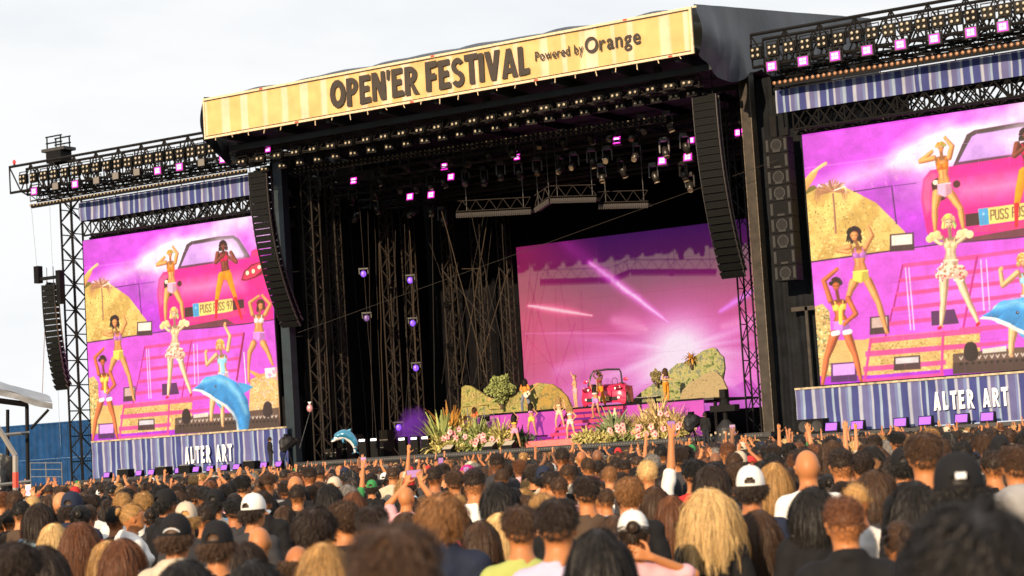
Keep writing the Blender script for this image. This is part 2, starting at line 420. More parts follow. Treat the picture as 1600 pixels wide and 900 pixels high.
def make_top(kind, fem, style, h=.0145, seed=0):
    """t-shirt, jacket, hoodie or vest pulled over the same pose"""
    P = []; k = .035; inf = dict(tee=.016, jacket=.03, hoodie=.034, vest=.010, bikini=.009)[style]
    cw = .142 if fem else .16
    sw = .86 if fem else .95
    if style == 'bikini':
        P += [('ell', (0, .0, 1.285), (cw + inf, .105 + inf, .075), None, k)] + [('ell', (s * .065, .085, 1.27), (.055 + inf, .05 + inf, .055), None, .03) for s in (-1, 1)]
        P += [('cap', (s * .075, .07, 1.31), (s * .085, -.01, 1.462), .012, .012, .01) for s in (-1, 1)]
    else:
        lo = .90
        P += [('ell', (0, .0, 1.27), (cw + inf, .108 + inf, .185), None, k), ('ell', (0, .0, 1.06), ((.13 if fem else .15) + inf, .10 + inf, .19), None, .06),
              ('ell', (0, -.005, .97), (.172 + inf, .128 + inf, .12), None, .05)]
        if fem: P += [('ell', (s * .065, .085, 1.265), (.055 + inf, .05 + inf, .055), None, .04) for s in (-1, 1)]
        if style == 'vest': P += [('cap', (s * .095, -.055, 1.38), (s * .10, -.01, 1.462), .03, .026, .03) for s in (-1, 1)]
        else: P += [('cap', (s * .05, -.04, 1.440), (s * .148 * sw, -.02, 1.395), .046 + inf * .8, .046 + inf, .04) for s in (-1, 1)]
        if style != 'vest': P += [('cap', (0, -.05, 1.36), (0, -.038, 1.438), .06 + inf, .045 + inf * .6, .03)]
        if style == 'tee': P += [('tor', (0, -.020, 1.462), (.072, .012), -.32, .012)]
        if style == 'jacket': P += [('tor', (0, -.022, 1.480), (.078, .021), -.25, .015), ('tor', (0, -.022, 1.505), (.074, .014), -.25, .015)]
        if style == 'hoodie': P += [('tor', (0, -.03, 1.475), (.085, .032), -.45, .02), ('ell', (0, -.115, 1.43), (.125, .05, .085), (.25, 0, 0), .03), ('ell', (0, -.13, 1.39), (.08, .045, .09), (.2, 0, 0), .03)]
        L, R_ = pose(kind)
        if style != 'vest':
            for s, (a, e, wv, hd) in ((-1, L), (1, R_)):
                a = Vector((a[0] * sw, a[1], a[2])); e = Vector(e); wv = Vector(wv)
                if style == 'tee': P += [('ell', a, (.053 + inf,) * 3, None, .035), ('cap', a, a.lerp(e, .72), .048 + inf, .05 + inf, .02)]
                else: P += [('ell', a, (.053 + inf,) * 3, None, .035), ('cap', a, e, .053 + inf, .045 + inf, .02), ('cap', e, e.lerp(wv, .93), .045 + inf, .034 + inf, .015)]
    r = random.Random(seed); ph = [r.uniform(0, 6.28) for _ in range(6)]
    def nz(X, Y, Z):
        a = .0036 if style in ('tee', 'vest') else .0042
        if style == 'bikini': return 0 * X + 0 * Y + 0 * Z
        return a * (np.sin(23 * X + 14 * Z + ph[0]) * np.sin(17 * Z - 9 * X + ph[1]) + .8 * np.sin(41 * Z + 22 * X + 12 * Y + ph[2]) * np.sin(15 * Y + 31 * X + ph[3]) + .6 * np.sin(60 * X - 35 * Z + ph[4]) * np.cos(24 * Z + ph[5]))
    x0, x1, top = bounds(kind)
    xs = axis(x0 - .05, x1 + .05, h); ys = axis(-.28, .36, h); zs = axis(.82, min(top, 2.0), h)
    V, Q = surface(sdf_grid(P, xs, ys, zs, nz), xs, ys, zs)
    return relax(V, Q, 1, .3), Q
def make_trousers(inf=.018, short=False, legs=None):
    P = [('ell', (0, -.012, .93), (.178 + inf, .13 + inf, .135), None, .05)]
    for s in (-1, 1):
        if legs: h, kn, an, toe = [Vector(q) for q in legs[0 if s < 0 else 1]]
        else: h, kn, an = Vector((s * .088, -.005, .90)), Vector((s * .10, .015, .49)), Vector((s * .105, -.025, .085))
        if short: P += [('cap', h, h.lerp(kn, .2), .088 + inf, .085 + inf, .03)]
        else: P += [('cap', h, kn, .09 + inf, .06 + inf, .04), ('cap', kn, an, .06 + inf, .05 + inf, .03)]
    pad = .3 if legs else 0
    xs = axis(-.25 - pad, .25 + pad, .022); ys = axis(-.2 - pad, .2 + pad, .022); zs = axis(.02, 1.1, .022)
    return surface(sdf_grid(P, xs, ys, zs), xs, ys, zs)

# ------------------------------------------------------------------ hair: locks of flat strands over a scalp cap
def hair_region(D):
    """lowest allowed direction z for hair, by how far back the direction points (back = -y)"""
    t = -D[:, 1]
    return np.interp(t, [-1, -.55, -.1, .25, .6, 1], [.62, .42, .02, -.12, -.62, -.72])
def scalp(rng, n, extra=0.0):
    out = np.zeros((0, 3))
    while len(out) < n:
        d = rng.normal(size=(n * 3, 3)); d /= np.linalg.norm(d, axis=1)[:, None]
        out = np.concatenate([out, d[d[:, 2] > hair_region(d) + extra]])
    return out[:n]
def push(P, vol):
    for c, r in ((HC, HR + vol), (np.array([0, -.02, 1.45]), np.array([.062, .066, .16]) + vol * .5), (np.array([0, -.01, 1.26]), np.array([.19, .135, .19]) + vol * .3)):
        q = (P - c) / r; l = np.linalg.norm(q, axis=1); m = l < 1
        P[m] = c + q[m] / np.maximum(l[m], 1e-4)[:, None] * r
    return P
def make_hair(seed, guides, per, length, nseg, lift, grav, width, curl=0., freq=40., clump=.6, spread=.012, vol=.008, side_len=1., front_up=0., part=False, tipw=.25, jitter=.25, back_pull=0., cap_vol=None, bun=None, under=False):
    rng = np.random.default_rng(seed)
    D = scalp(rng, guides)
    if under:
        D = scalp(rng, guides * 6); D = D[D[:, 2] < .08]; guides = len(D)
    root = HC + D * HR
    N = D / HR; N /= np.linalg.norm(N, axis=1)[:, None]
    crown = np.array([0, -.35, .93])
    flow = D - crown * (D @ crown)[:, None]; flow /= np.linalg.norm(flow, axis=1)[:, None] + 1e-6
    if part: flow = np.stack([np.sign(D[:, 0] + .15) * 1.0, np.full(len(D), -.25), np.full(len(D), -.2)], 1); flow -= N * (flow * N).sum(1)[:, None]
    if back_pull: flow = flow * (1 - back_pull) + back_pull * (np.array([0, -1., -.15]) - N * (N @ np.array([0, -1., -.15]))[:, None])
    L = length * (1 + jitter * rng.uniform(-1, 1, guides)) * np.interp(D[:, 2], [-.7, -.1, .45, .8], [side_len, side_len, .5 + .5 * side_len if side_len < 1 else 1, 1])
    d = N * lift + flow * (1 - lift) + rng.normal(scale=.16, size=D.shape) + np.array([0, 0, front_up]) * np.clip(D[:, 1:2], 0, 1)
    d /= np.linalg.norm(d, axis=1)[:, None]
    P = root.copy(); pts = [P.copy()]
    for i in range(nseg):
        d = d + np.array([0, 0, -grav]) + rng.normal(scale=.07, size=d.shape); d /= np.linalg.norm(d, axis=1)[:, None]
        P = P + d * (L / nseg)[:, None]; P = push(P.copy(), vol); pts.append(P.copy())
    if bun:
        B = np.array(bun) / np.linalg.norm(bun); pts = []
        for q in np.linspace(0, 1, nseg + 1):
            E_ = D * (1 - q) + B * q; E_ /= np.linalg.norm(E_, axis=1)[:, None]; pts.append(HC + E_ * (HR + vol + .004 * q))
    G = np.stack(pts, 1)                                            # guides x (nseg+1) x 3
    s = np.linspace(0, 1, nseg + 1)
    S = np.repeat(G, per, 0); n = len(S)
    off = rng.normal(scale=spread, size=(n, 1, 3)); S = S + off * (1 - clump * s)[None, :, None]
    if curl:
        T = np.gradient(S, axis=1); T /= np.linalg.norm(T, axis=2)[:, :, None] + 1e-6
        U = np.cross(T, np.array([.3, .2, 1.])); U /= np.linalg.norm(U, axis=2)[:, :, None] + 1e-6; W = np.cross(T, U)
        ph = np.repeat(rng.uniform(0, 6.28, guides), per)[:, None] + rng.normal(scale=.35, size=(n, 1))
        th = ph + s[None, :] * np.repeat(L, per)[:, None] * freq * (1 + .2 * rng.normal(size=(n, 1)))
        amp = curl * np.clip(s * 2.5, 0, 1)[None, :]
        S = S + U * (np.cos(th) * amp)[..., None] + W * (np.sin(th) * amp)[..., None]
    S = S + rng.normal(scale=.0015, size=S.shape)
    S = push(S.reshape(-1, 3), .003).reshape(S.shape)
    C0 = np.where(S[..., 2:3] > 1.5, HC, np.array([0, .0, 1.3])); NR = S - C0; NR /= np.linalg.norm(NR, axis=2)[..., None]
    T = np.gradient(S, axis=1); Wd = np.cross(T, NR); Wd /= np.linalg.norm(Wd, axis=2)[..., None] + 1e-6
    tw = rng.normal(scale=.5, size=(n, 1, 1)); Wd = Wd + NR * tw
    wv = width * (1 - (1 - tipw) * s ** 1.5)[None, :, None] * .5
    A = S - Wd * wv; B = S + Wd * wv
    V = np.stack([A, B], 2).reshape(-1, 3); m = nseg + 1
    base = (np.arange(n) * m * 2)[:, None] + (np.arange(nseg) * 2)[None, :]
    F = np.stack([base, base + 1, base + 3, base + 2], -1).reshape(-1, 4)
    if under and cap_vol is None: return V, F
    CV, CF = scalp_cap(cap_vol if cap_vol is not None else vol * .55 + .002)
    return np.concatenate([CV, V]), np.concatenate([CF, F + len(CV)])
def scalp_cap(v, nu=40, nv=22):
    th = np.linspace(0, 2 * np.pi, nu + 1)[:-1]
    V = []; F = []
    for i, t in enumerate(th):
        dxy = np.array([np.sin(t), -np.cos(t)])
        lo = None
        for z in np.linspace(.95, -.95, 80):
            d = np.array([[dxy[0] * math.sqrt(1 - z * z), dxy[1] * math.sqrt(1 - z * z), z]])
            if d[0, 2] < hair_region(d)[0]: lo = z; break
        a1 = math.asin(lo if lo is not None else -.7)
        for j in range(nv + 1):
            a = math.pi / 2 + (a1 - math.pi / 2) * j / nv
            thick = .0030 + v * (1 - .8 * (j / nv) ** 4) + .0012 * math.sin(9 * t + j) * math.sin(j * 1.7 + t * 5)
            V.append(HC + (HR + thick) * np.array([dxy[0] * math.cos(a), dxy[1] * math.cos(a), math.sin(a)]))
    for i in range(nu):
        for j in range(nv):
            a = i * (nv + 1) + j; b = ((i + 1) % nu) * (nv + 1) + j
            F.append((a, a + 1, b + 1, b))
    return np.array(V), np.array(F)
HAIR = {}
def build_hair():
    H = dict(
        crop=dict(seed=1, guides=4200, per=1, length=.019, nseg=3, lift=.12, grav=.08, width=.0034, vol=.002, side_len=.5, jitter=.3),
        fade=dict(seed=2, guides=3600, per=1, length=.028, nseg=3, lift=.20, grav=.10, width=.0036, vol=.002, side_len=.10, front_up=.3, jitter=.35, cap_vol=.0012),
        textured=dict(seed=3, guides=800, per=7, length=.046, nseg=5, lift=.12, grav=.16, width=.0027, curl=.0018, freq=50, spread=.007, vol=.004, side_len=.38, jitter=.4),
        curly=dict(seed=4, guides=800, per=7, length=.050, nseg=9, lift=.24, grav=.12, width=.0027, curl=.007, freq=170, spread=.005, vol=.006, side_len=.5, jitter=.35, clump=.4),
        mop=dict(seed=5, guides=760, per=8, length=.105, nseg=12, lift=.18, grav=.20, width=.0027, curl=.009, freq=100, spread=.005, vol=.012, side_len=.8, jitter=.3, clump=.45),
        shag=dict(seed=6, guides=950, per=8, length=.25, nseg=12, lift=.02, grav=.42, width=.0024, curl=.007, freq=48, spread=.008, vol=.007, side_len=.95, jitter=.65, clump=.3),
        bob=dict(seed=7, guides=600, per=14, length=.19, nseg=8, lift=-.05, grav=.5, width=.0024, curl=.003, freq=25, spread=.007, vol=.004, jitter=.15, clump=.3),
        straight=dict(seed=8, guides=640, per=13, length=.40, nseg=11, lift=-.1, grav=.8, width=.0023, curl=.002, freq=14, spread=.006, vol=.003, jitter=.16, clump=.3),
        wavy=dict(seed=9, guides=950, per=8, length=.38, nseg=14, lift=-.02, grav=.6, width=.0023, curl=.007, freq=40, spread=.008, vol=.005, jitter=.25, clump=.2),
        tied=dict(seed=10, guides=900, per=3, length=.13, nseg=6, lift=.04, grav=.02, width=.0045, curl=.002, freq=20, spread=.006, vol=.006, bun=(0, -.93, .40), jitter=.3),
        undercap=dict(seed=12, guides=500, per=3, length=.05, nseg=6, lift=.2, grav=.12, width=.0038, curl=.008, freq=110, spread=.005, vol=.006, jitter=.4, under=True),
        capped=dict(seed=13, guides=500, per=3, length=.045, nseg=6, lift=.12, grav=.14, width=.0036, curl=.006, freq=110, spread=.005, vol=.004, jitter=.4, under=True, cap_vol=.001),
        buzz=dict(seed=11, guides=1800, per=1, length=.010, nseg=2, lift=.8, grav=0, width=.0035, vol=.0005, side_len=.7, cap_vol=.0012))
    for k, a in H.items():
        V, F = make_hair(**a)
        if k == 'tied':
            b = MB(); rg = np.random.default_rng(3)
            th = rg.uniform(0, 6.28, 260); ph = rg.uniform(0, 6.28, 260); vs = []; fs = []
            for q in range(260):
                for j in range(7):
                    a_ = th[q] + j * .22; r0 = .026 + .012 * math.cos(ph[q] + j * .5)
                    p = np.array([r0 * math.cos(a_), -.128 + .024 * math.sin(ph[q] + j * .5), 1.70 + r0 * math.sin(a_)])
                    n_ = np.array([-math.sin(a_), 0, math.cos(a_)]); n2 = np.array([math.cos(a_ + 1.3), .2, math.sin(a_ + 1.3)])
                    vs += [p - n2 * .003, p + n2 * .003]
                b0 = q * 14
                for j in range(6): fs.append((b0 + j * 2, b0 + j * 2 + 1, b0 + j * 2 + 3, b0 + j * 2 + 2))
            e = MB(); e.ellipsoid((0, -.125, 1.70), (.036, .028, .036), 12, 8)
            V = np.concatenate([V, np.array(vs)]); F = np.concatenate([F, np.array(fs) + len(V) - len(vs)])
            ef = np.array([f if len(f) == 4 else (f[0], f[1], f[2], f[2]) for f in e.f if len(f) == 4]); V = np.concatenate([V, np.array(e.v)]); F = np.concatenate([F, ef + len(V) - len(e.v)])
        HAIR[k] = np_mesh('hair_' + k, V, F, HAIRM)
        if k in ('crop', 'textured', 'curly', 'fade', 'capped', 'straight', 'wavy', 'bob', 'tied'): ARR[('hair', k)] = make_hair(**{**a, 'guides': int(a['guides'] * .3), 'width': a['width'] * 1.9})
def build_cap(back_hole=True):
    """baseball cap seen mostly from behind: dome with panel seams, button, arched opening with strap, curved peak"""
    V = []; F = []; nu, nv = 48, 14
    for i in range(nu):
        t = 2 * math.pi * i / nu
        for j in range(nv + 1):
            a = math.pi / 2 * (1 - j / nv * 1.04) + .0
            tall = 1.06
            seam = -.0018 if i % 8 == 0 else 0
            r = HR + .011 + seam
            V.append((HC[0] + r[0] * math.sin(t) * math.cos(a) ** .8 if math.cos(a) > 0 else 0, HC[1] - r[1] * math.cos(t) * max(0, math.cos(a)) ** .8, HC[2] + .020 + r[2] * tall * math.sin(a)))
    for i in range(nu):
        for j in range(nv):
            th = i if i < nu / 2 else i - nu
            if back_hole and j >= 10 and j < 13 and ((th + .5) / 3.2) ** 2 + ((13 - j - .5) / 3.0) ** 2 < 1: continue
            a = i * (nv + 1) + j; b = ((i + 1) % nu) * (nv + 1) + j
            F.append((a, a + 1, b + 1, b))
    n0 = len(V)
    m = 15
    for k in range(m):                                  # peak, to the front (+y)
        t = -1.15 + 2.3 * k / (m - 1)
        x = .084 * math.sin(t); y = HC[1] + .107 * math.cos(t); z = HC[2] + .012 - .006
        drop = .03 * (x / .08) ** 2
        V += [(x, y, z), (x * 1.02, y + .075 * math.cos(t * .9) + .004, z - drop - .008)]
    for k in range(m - 1):
        a = n0 + 2 * k; F.append((a, a + 1, a + 3, a + 2))
    b = MB(); b.ellipsoid((0, HC[1], HC[2] + .020 + (HR[2] + .011) * 1.08), (.008, .008, .005), 8, 5)
    n0 = len(V); V += b.v; F += [tuple(i + n0 for i in (f if len(f) == 4 else (f[0], f[1], f[2], f[2]))) for f in b.f if len(f) == 4]
    me = bpy.data.meshes.new('cap_shell'); me.from_pydata([tuple(v) for v in V], [], [tuple(f) for f in F]); me.update(); me.materials.append(CLOTH)
    me.polygons.foreach_set('use_smooth', [True] * len(me.polygons))
    return me
SKIN = tint_mat('skin', 'object', .5, .35, .12, 9, bump=.15, bscale=90)
HAIRM = tint_mat('hair', 'object', .5, .3, .42, 26, island=True)
CLOTH = tint_mat('cloth', 'object', .85, .2, .14, 7, bump=.25, bscale=120)
_bodies = {}; _tops = {}; _lower = {}; ARR = {}
def _n(k): return k
def body_mesh(kind, fem):
    k = (kind, fem)
    if k not in _bodies: V, Q = make_body(kind, fem); ARR[_n(k)] = (V, Q); _bodies[k] = np_mesh('body_%s' % kind, V, Q, SKIN)
    return _bodies[k]
def top_mesh(kind, fem, style):
    k = (kind, fem, style)
    if k not in _tops: V, Q = make_top(kind, fem, style, seed=len(_tops)); ARR[_n(k)] = (V, Q); _tops[k] = np_mesh('%s_%s' % (style, kind), V, Q, CLOTH)
    return _tops[k]
def lower_mesh(short=False):
    if short not in _lower: V, Q = make_trousers(short=short); ARR[('low', short)] = (V, Q); _lower[short] = np_mesh('trousers', V, Q, CLOTH)
    return _lower[short]
CAPM = []
def person(label, loc, rz, height, fem=False, kind='down', hair='crop', hc=(.05, .03, .02), top='tee', tcol=(.03, .03, .035), skin=(.55, .33, .22), cap=None, low=(.02, .022, .03), group=None, name='person', mark=None):
    s = height / 1.755
    t = thing(name, label, 'person', loc, rz, group, s)
    o = link('body', body_mesh(kind, fem), t); o.color = (*skin, 1)
    if hair:
        if cap and hair in ('crop', 'fade', 'textured', 'curly', 'buzz'): hair = 'capped'
        o = link('hair', HAIR[hair], t); o.color = (*hc, 1)
    if cap:
        if not CAPM: CAPM.append(build_cap())
        o = link('cap', CAPM[0], t); o.color = (*cap, 1)
    o = link('hooded_sweatshirt' if top == 'hoodie' else 'jacket' if top == 'jacket' else 'vest' if top == 'vest' else 'shirt', top_mesh(kind, fem, top), t); o.color = (*tcol, 1)
    o = link('trousers', lower_mesh(), t); o.color = (*low, 1)
    return t
# ------------------------------------------------------------------ what the video walls show, as colours for their LED cells
SCR_W, SCR_H, SCR_T = 15.3, 12.95, 17.45
LX0, RX0 = -90.1, -39.8
VW, VH = 480, 416
class Paint:
    def __init__(s, w, h):
        s.w, s.h = w, h
        s.y, s.x = np.mgrid[0:h, 0:w].astype(np.float32); s.x += .5; s.y += .5
        s.im = np.zeros((h, w, 3), np.float32)
    def blend(s, a, c, box=None):
        y0, y1, x0, x1 = box or (0, s.h, 0, s.w)
        c = np.asarray(c, np.float32)
        if c.ndim == 1: c = c / 255.
        s.im[y0:y1, x0:x1] = s.im[y0:y1, x0:x1] * (1 - a[..., None]) + c * a[..., None]
    def _box(s, P, r):
        P = np.asarray(P); x0, y0 = P.min(0) - r - 2; x1, y1 = P.max(0) + r + 2
        return max(0, int(y0)), max(0, min(s.h, int(y1) + 1)), max(0, int(x0)), max(0, min(s.w, int(x1) + 1))
    def poly(s, P, c, soft=.7, al=1.):
        P = np.asarray(P, float); b = s._box(P, soft)
        if b[1] <= b[0] or b[3] <= b[2]: return
        X = s.x[b[0]:b[1], b[2]:b[3]]; Y = s.y[b[0]:b[1], b[2]:b[3]]
        ins = np.zeros(X.shape, bool); dist = np.full(X.shape, 1e9, np.float32)
        for i in range(len(P)):
            a, q = P[i], P[(i + 1) % len(P)]
            d = q - a; L2 = d @ d + 1e-9
            t = np.clip(((X - a[0]) * d[0] + (Y - a[1]) * d[1]) / L2, 0, 1)
            dist = np.minimum(dist, np.hypot(X - a[0] - t * d[0], Y - a[1] - t * d[1]))
            m = ((a[1] > Y) != (q[1] > Y)) & (X < (q[0] - a[0]) * (Y - a[1]) / (q[1] - a[1] + 1e-9) + a[0]); ins ^= m
        sd = np.where(ins, -dist, dist)
        s.blend(np.clip(.5 - sd / (2 * soft), 0, 1) * al, c, b)
    def limb(s, P, r, c, soft=.7, al=1., shade=.18):
        """a chain of tapered round strokes lit from the upper left"""
        P = np.asarray(P, float); r = r if hasattr(r, '__len__') else [r] * len(P); b = s._box(P, max(r) + soft)
        if b[1] <= b[0] or b[3] <= b[2]: return
        X = s.x[b[0]:b[1], b[2]:b[3]]; Y = s.y[b[0]:b[1], b[2]:b[3]]
        best = np.full(X.shape, 1e9, np.float32); sh = np.zeros(X.shape, np.float32)
        for i in range(max(1, len(P) - 1)):
            a, q = P[i], P[min(i + 1, len(P) - 1)]; d = q - a; L2 = d @ d + 1e-9
            t = np.clip(((X - a[0]) * d[0] + (Y - a[1]) * d[1]) / L2, 0, 1)
            rr = r[i] + (r[min(i + 1, len(r) - 1)] - r[i]) * t
            dx = X - a[0] - t * d[0]; dy = Y - a[1] - t * d[1]
            sd = np.hypot(dx, dy) - rr; m = sd < best; best[m] = sd[m]; sh[m] = ((dx * .7 + dy * .5) / (rr + .5))[m]
        a = np.clip(.5 - best / (2 * soft), 0, 1) * al
        col = np.clip(np.asarray(c, np.float32) / 255. * (1 - shade * np.clip(sh, -1, 1))[..., None], 0, 1)
        s.blend(a, col, b)
    def speck(s, P, n, c, r, rng, al=1.):
        """small marks scattered inside a polygon"""
        P = np.asarray(P, float); lo, hi = P.min(0), P.max(0); k = 0
        while k < n:
            q = rng.uniform(lo, hi); ins = False
            for i in range(len(P)):
                a, b_ = P[i], P[(i + 1) % len(P)]
                if (a[1] > q[1]) != (b_[1] > q[1]) and q[0] < (b_[0] - a[0]) * (q[1] - a[1]) / (b_[1] - a[1]) + a[0]: ins = not ins
            k += 1
            if ins:
                cc = c[rng.integers(len(c))]; e = rng.normal(size=2) * r * 1.2
                s.limb([q, q + e], r * rng.uniform(.6, 1.2), cc, al=al, shade=0)
def lin(c): c = np.clip(c, 0, 1); return np.where(c <= .04045, c / 12.92, ((c + .055) / 1.055) ** 2.4)
def smooth_noise(h, w, cells, rng, oct=4):
    out = np.zeros((h, w), np.float32); amp = 1.; tot = 0
    for o in range(oct):
        cy, cx = max(2, int(cells[0] * 2 ** o)), max(2, int(cells[1] * 2 ** o)); g = rng.uniform(0, 1, (cy + 2, cx + 2))
        yy = np.linspace(0, cy, h, endpoint=False); xx = np.linspace(0, cx, w, endpoint=False)
        yi, xi = yy.astype(int), xx.astype(int); fy = (yy - yi)[:, None]; fx = (xx - xi)[None, :]; fy = fy * fy * (3 - 2 * fy); fx = fx * fx * (3 - 2 * fx)
        a = g[yi][:, xi]; b = g[yi][:, xi + 1]; c = g[yi + 1][:, xi]; d = g[yi + 1][:, xi + 1]
        out += amp * ((a * (1 - fx) + b * fx) * (1 - fy) + (c * (1 - fx) + d * fx) * fy); tot += amp; amp *= .5
    return out / tot
def uvpix(px, py):
    q = at(px, py, 95.0); x0 = RX0 if q.x > -60 else LX0
    return ((q.x - x0) / SCR_W * VW, (SCR_T - q.z) / SCR_H * VH)
STROKES = {'P': [[(0, 1), (0, 0), (.8, 0), (.8, .5), (0, .5)]], 'U': [[(0, 0), (0, .85), (.2, 1), (.6, 1), (.8, .85), (.8, 0)]], 'S': [[(.8, .1), (.6, 0), (.2, 0), (0, .2), (.2, .48), (.6, .52), (.8, .8), (.6, 1), (.1, 1), (0, .9)]],
           '9': [[(.8, .35), (.6, .5), (.15, .48), (0, .25), (.2, 0), (.6, 0), (.8, .2), (.8, .6), (.5, 1)]], '7': [[(0, 0), (.8, 0), (.3, 1)]], ' ': []}
def side_video():
    rng = np.random.default_rng(11)
    p = Paint(VW, VH)
    A = lambda *q: [uvpix(120 + x / 5.294, 330 + y / 5.294) for x, y in q]
    B = lambda *q: [uvpix(260 + x / 5.294, 330 + y / 5.294) for x, y in q]
    C = lambda *q: [uvpix(120 + x / 4.5, 500 + y / 4.5) for x, y in q]
    D = lambda *q: [uvpix(280 + x / 4.5, 500 + y / 4.5) for x, y in q]
    k = VH / 312.0                                      # screen cells per photo pixel
    # sky
    n = smooth_noise(VH, VW, (3, 2), rng, 5); n2 = smooth_noise(VH, VW, (5, 1.5), rng, 4)
    y = p.y / VH; x = p.x / VW
    base = np.array([204, 78, 222.]) * (1 - y[..., None] * 1.2).clip(0, 1) + np.array([168, 46, 206.]) * (y[..., None] * 1.2).clip(0, 1)
    cloud = np.clip((n - .45) * 4 + .9 * (x - .55) - 2.0 * (y - .12), 0, 1) * np.clip(1.6 - 3.6 * y, 0, 1)
    streak = np.clip(1 - np.abs((y - .16 + .25 * (x - .35)) / .07), 0, 1) * (n2 > .35) * n2 * 1.3
    cl = np.clip(cloud + streak * np.clip(1.4 - 2 * np.abs(x - .35), 0, 1), 0, 1)
    p.im[:] = (base * (1 - cl[..., None]) + np.array([246, 214, 250.]) * cl[..., None]) / 255. * (.92 + .16 * n2[..., None])
    p.blend(np.clip((.5 - np.hypot(x - .27, (y - .27) * 1.2) * 3), 0, .5), (150, 70, 170))
    for q in range(14):                                  # reflections of the rig in the backdrop
        a = A((rng.uniform(300, 560), rng.uniform(440, 700)))[0]; p.limb([a, (a[0] + 2, a[1] + 6)], 1.5, (225, 150, 205), al=.35, shade=0)
    p.limb(A((60, 470), (660, 390)), .5, (235, 170, 235), al=.5, shade=0)
    # car
    pink = (232, 36, 140)
    frame = B((85, 500), (165, 275), (205, 248), (430, 208), (555, 200), (600, 228), (690, 372), (700, 400))
    p.poly(frame, (82, 66, 72))
    p.poly(B((120, 455), (190, 290), (215, 275), (430, 240), (550, 225), (580, 250), (640, 360), (632, 380)), (198, 150, 228))
    p.poly(B((330, 300), (430, 240), (550, 225), (580, 250), (640, 360), (632, 380), (420, 410)), (232, 212, 244), soft=14)
    body = A((680, 560), (715, 505), (830, 480)) + B((100, 478), (400, 430), (690, 385), (705, 330), (740, 312), (775, 318), (780, 360), (800, 400), (830, 520), (852, 660), (880, 760), (885, 900)) + D((560, 30), (300, 60)) + C((720, 60), (600, 40)) + A((690, 900), (665, 700))
    p.poly(body, pink)
    p.poly(B((95, 600), (300, 560), (620, 520), (640, 640), (300, 690), (120, 700)), (255, 128, 186), soft=16, al=.85)
    p.poly(B((110, 480), (690, 392), (640, 450), (350, 500), (110, 540)), (205, 30, 150), soft=8, al=.6)
    p.poly(A((680, 560), (720, 510), (760, 530), (720, 640), (715, 760), (690, 800), (668, 690)), (246, 88, 150), soft=4)
    p.limb(A((755, 600), (765, 660)), 20 * k / 2.4, (70, 38, 44), shade=0); p.limb(A((740, 585)), 4.2, (255, 236, 206), shade=0); p.limb(A((850, 600)), 6, (80, 40, 46), shade=0)
    p.poly(B((618, 572), (640, 500), (700, 440), (790, 412), (812, 480), (800, 520), (740, 550), (655, 577)), (120, 26, 48)); p.poly(B((630, 560), (650, 505), (705, 452), (785, 424), (798, 480), (735, 538), (660, 566)), (214, 52, 92))
    for q in ((669, 512), (719, 498), (768, 463)): p.limb(B(q), 5.4, (120, 60, 50), shade=0); p.limb(B(q), 4.2, (255, 244, 205), shade=0)
    p.poly(B((705, 335), (740, 314), (772, 320), (778, 362), (712, 380)), (240, 52, 120))
    p.poly(B((150, 800), (640, 728), (645, 808), (152, 880)), (72, 44, 48))
    p.poly(B((216, 768), (545, 722), (550, 828), (222, 876)), (246, 212, 120)); p.poly(B((216, 768), (268, 761), (273, 869), (222, 876)), (72, 160, 216)); p.limb(B((243, 800)), 2.4, (150, 200, 235), shade=0)
    tx = 282
    for ch in 'PUSS PUSS 97':
        for st in STROKES[ch]:
            p.limb(B(*[(tx + a * 20, 778 - (tx - 282) * .135 + b * 62) for a, b in st]), .85, (96, 70, 62), shade=0)
        tx += 24 if ch != ' ' else 13
    p.poly(B((190, 884), (400, 862), (640, 800), (660, 850), (420, 905), (190, 920)), (240, 60, 130)); p.poly(C((600, 70), (720, 60)) + D((60, 40), (330, -10), (390, 26), (60, 70)), (96, 62, 66), al=.9)
    # hill with a palm
    hill = A((52, 640), (95, 606), (150, 596), (255, 586), (345, 650), (430, 708), (500, 800), (575, 900)) + C((520, 60), (525, 105), (64, 165), (62, 10))
    p.poly(hill, (226, 190, 112))
    m = np.clip((smooth_noise(VH, VW, (16, 18), rng, 3) - .45) * 3, 0, .5)
    sub = Paint(VW, VH); sub.poly(hill, (255, 255, 255)); msk = sub.im[..., 0]
    p.blend(m * msk, (170, 130, 62))
    p.speck(A((70, 680), (300, 690), (430, 730), (520, 900), (70, 900)), 420, [(176, 142, 80), (190, 156, 88), (130, 112, 62), (240, 208, 140)], .75, rng); p.speck(C((70, 30), (300, 0), (500, 80), (70, 150)), 380, [(170, 138, 78), (190, 154, 84), (242, 218, 156)], .75, rng)
    p.poly(A((55, 600), (110, 580), (125, 600), (65, 640)), (120, 104, 52))
    p.limb(A((205, 640), (212, 760), (216, 900)), 1.5, (150, 100, 84), shade=.3)
    for q in range(70):
        a = rng.uniform(-.35, 3.5); L = rng.uniform(50, 92); c0 = (205, 622); e = (c0[0] + L * math.cos(a) * .95, c0[1] - L * math.sin(a) * .85)
        dn = (e[0] + 8 * math.cos(a), e[1] + rng.uniform(20, 90) * (1 - abs(math.sin(a)) * .6)) if math.sin(a) < .55 else e
        p.limb(A(c0, e, dn), [1.1, .9, .4], [(172, 118, 88), (196, 140, 104), (244, 226, 214), (150, 98, 76)][q % 4 if math.sin(a) > .4 else q % 2], shade=0)
    p.limb(A((50, 600), (105, 510), (118, 490)), [8, 6, 4], (238, 170, 104)); p.limb(A((108, 492), (170, 440)), [2.4, 3.2], (244, 202, 140))
    p.limb(A((315, 632), (515, 600), (535, 850)), .9, (64, 36, 74), shade=0)
    p.limb(A((530, 600), (640, 585)), .7, (90, 40, 120), shade=0)
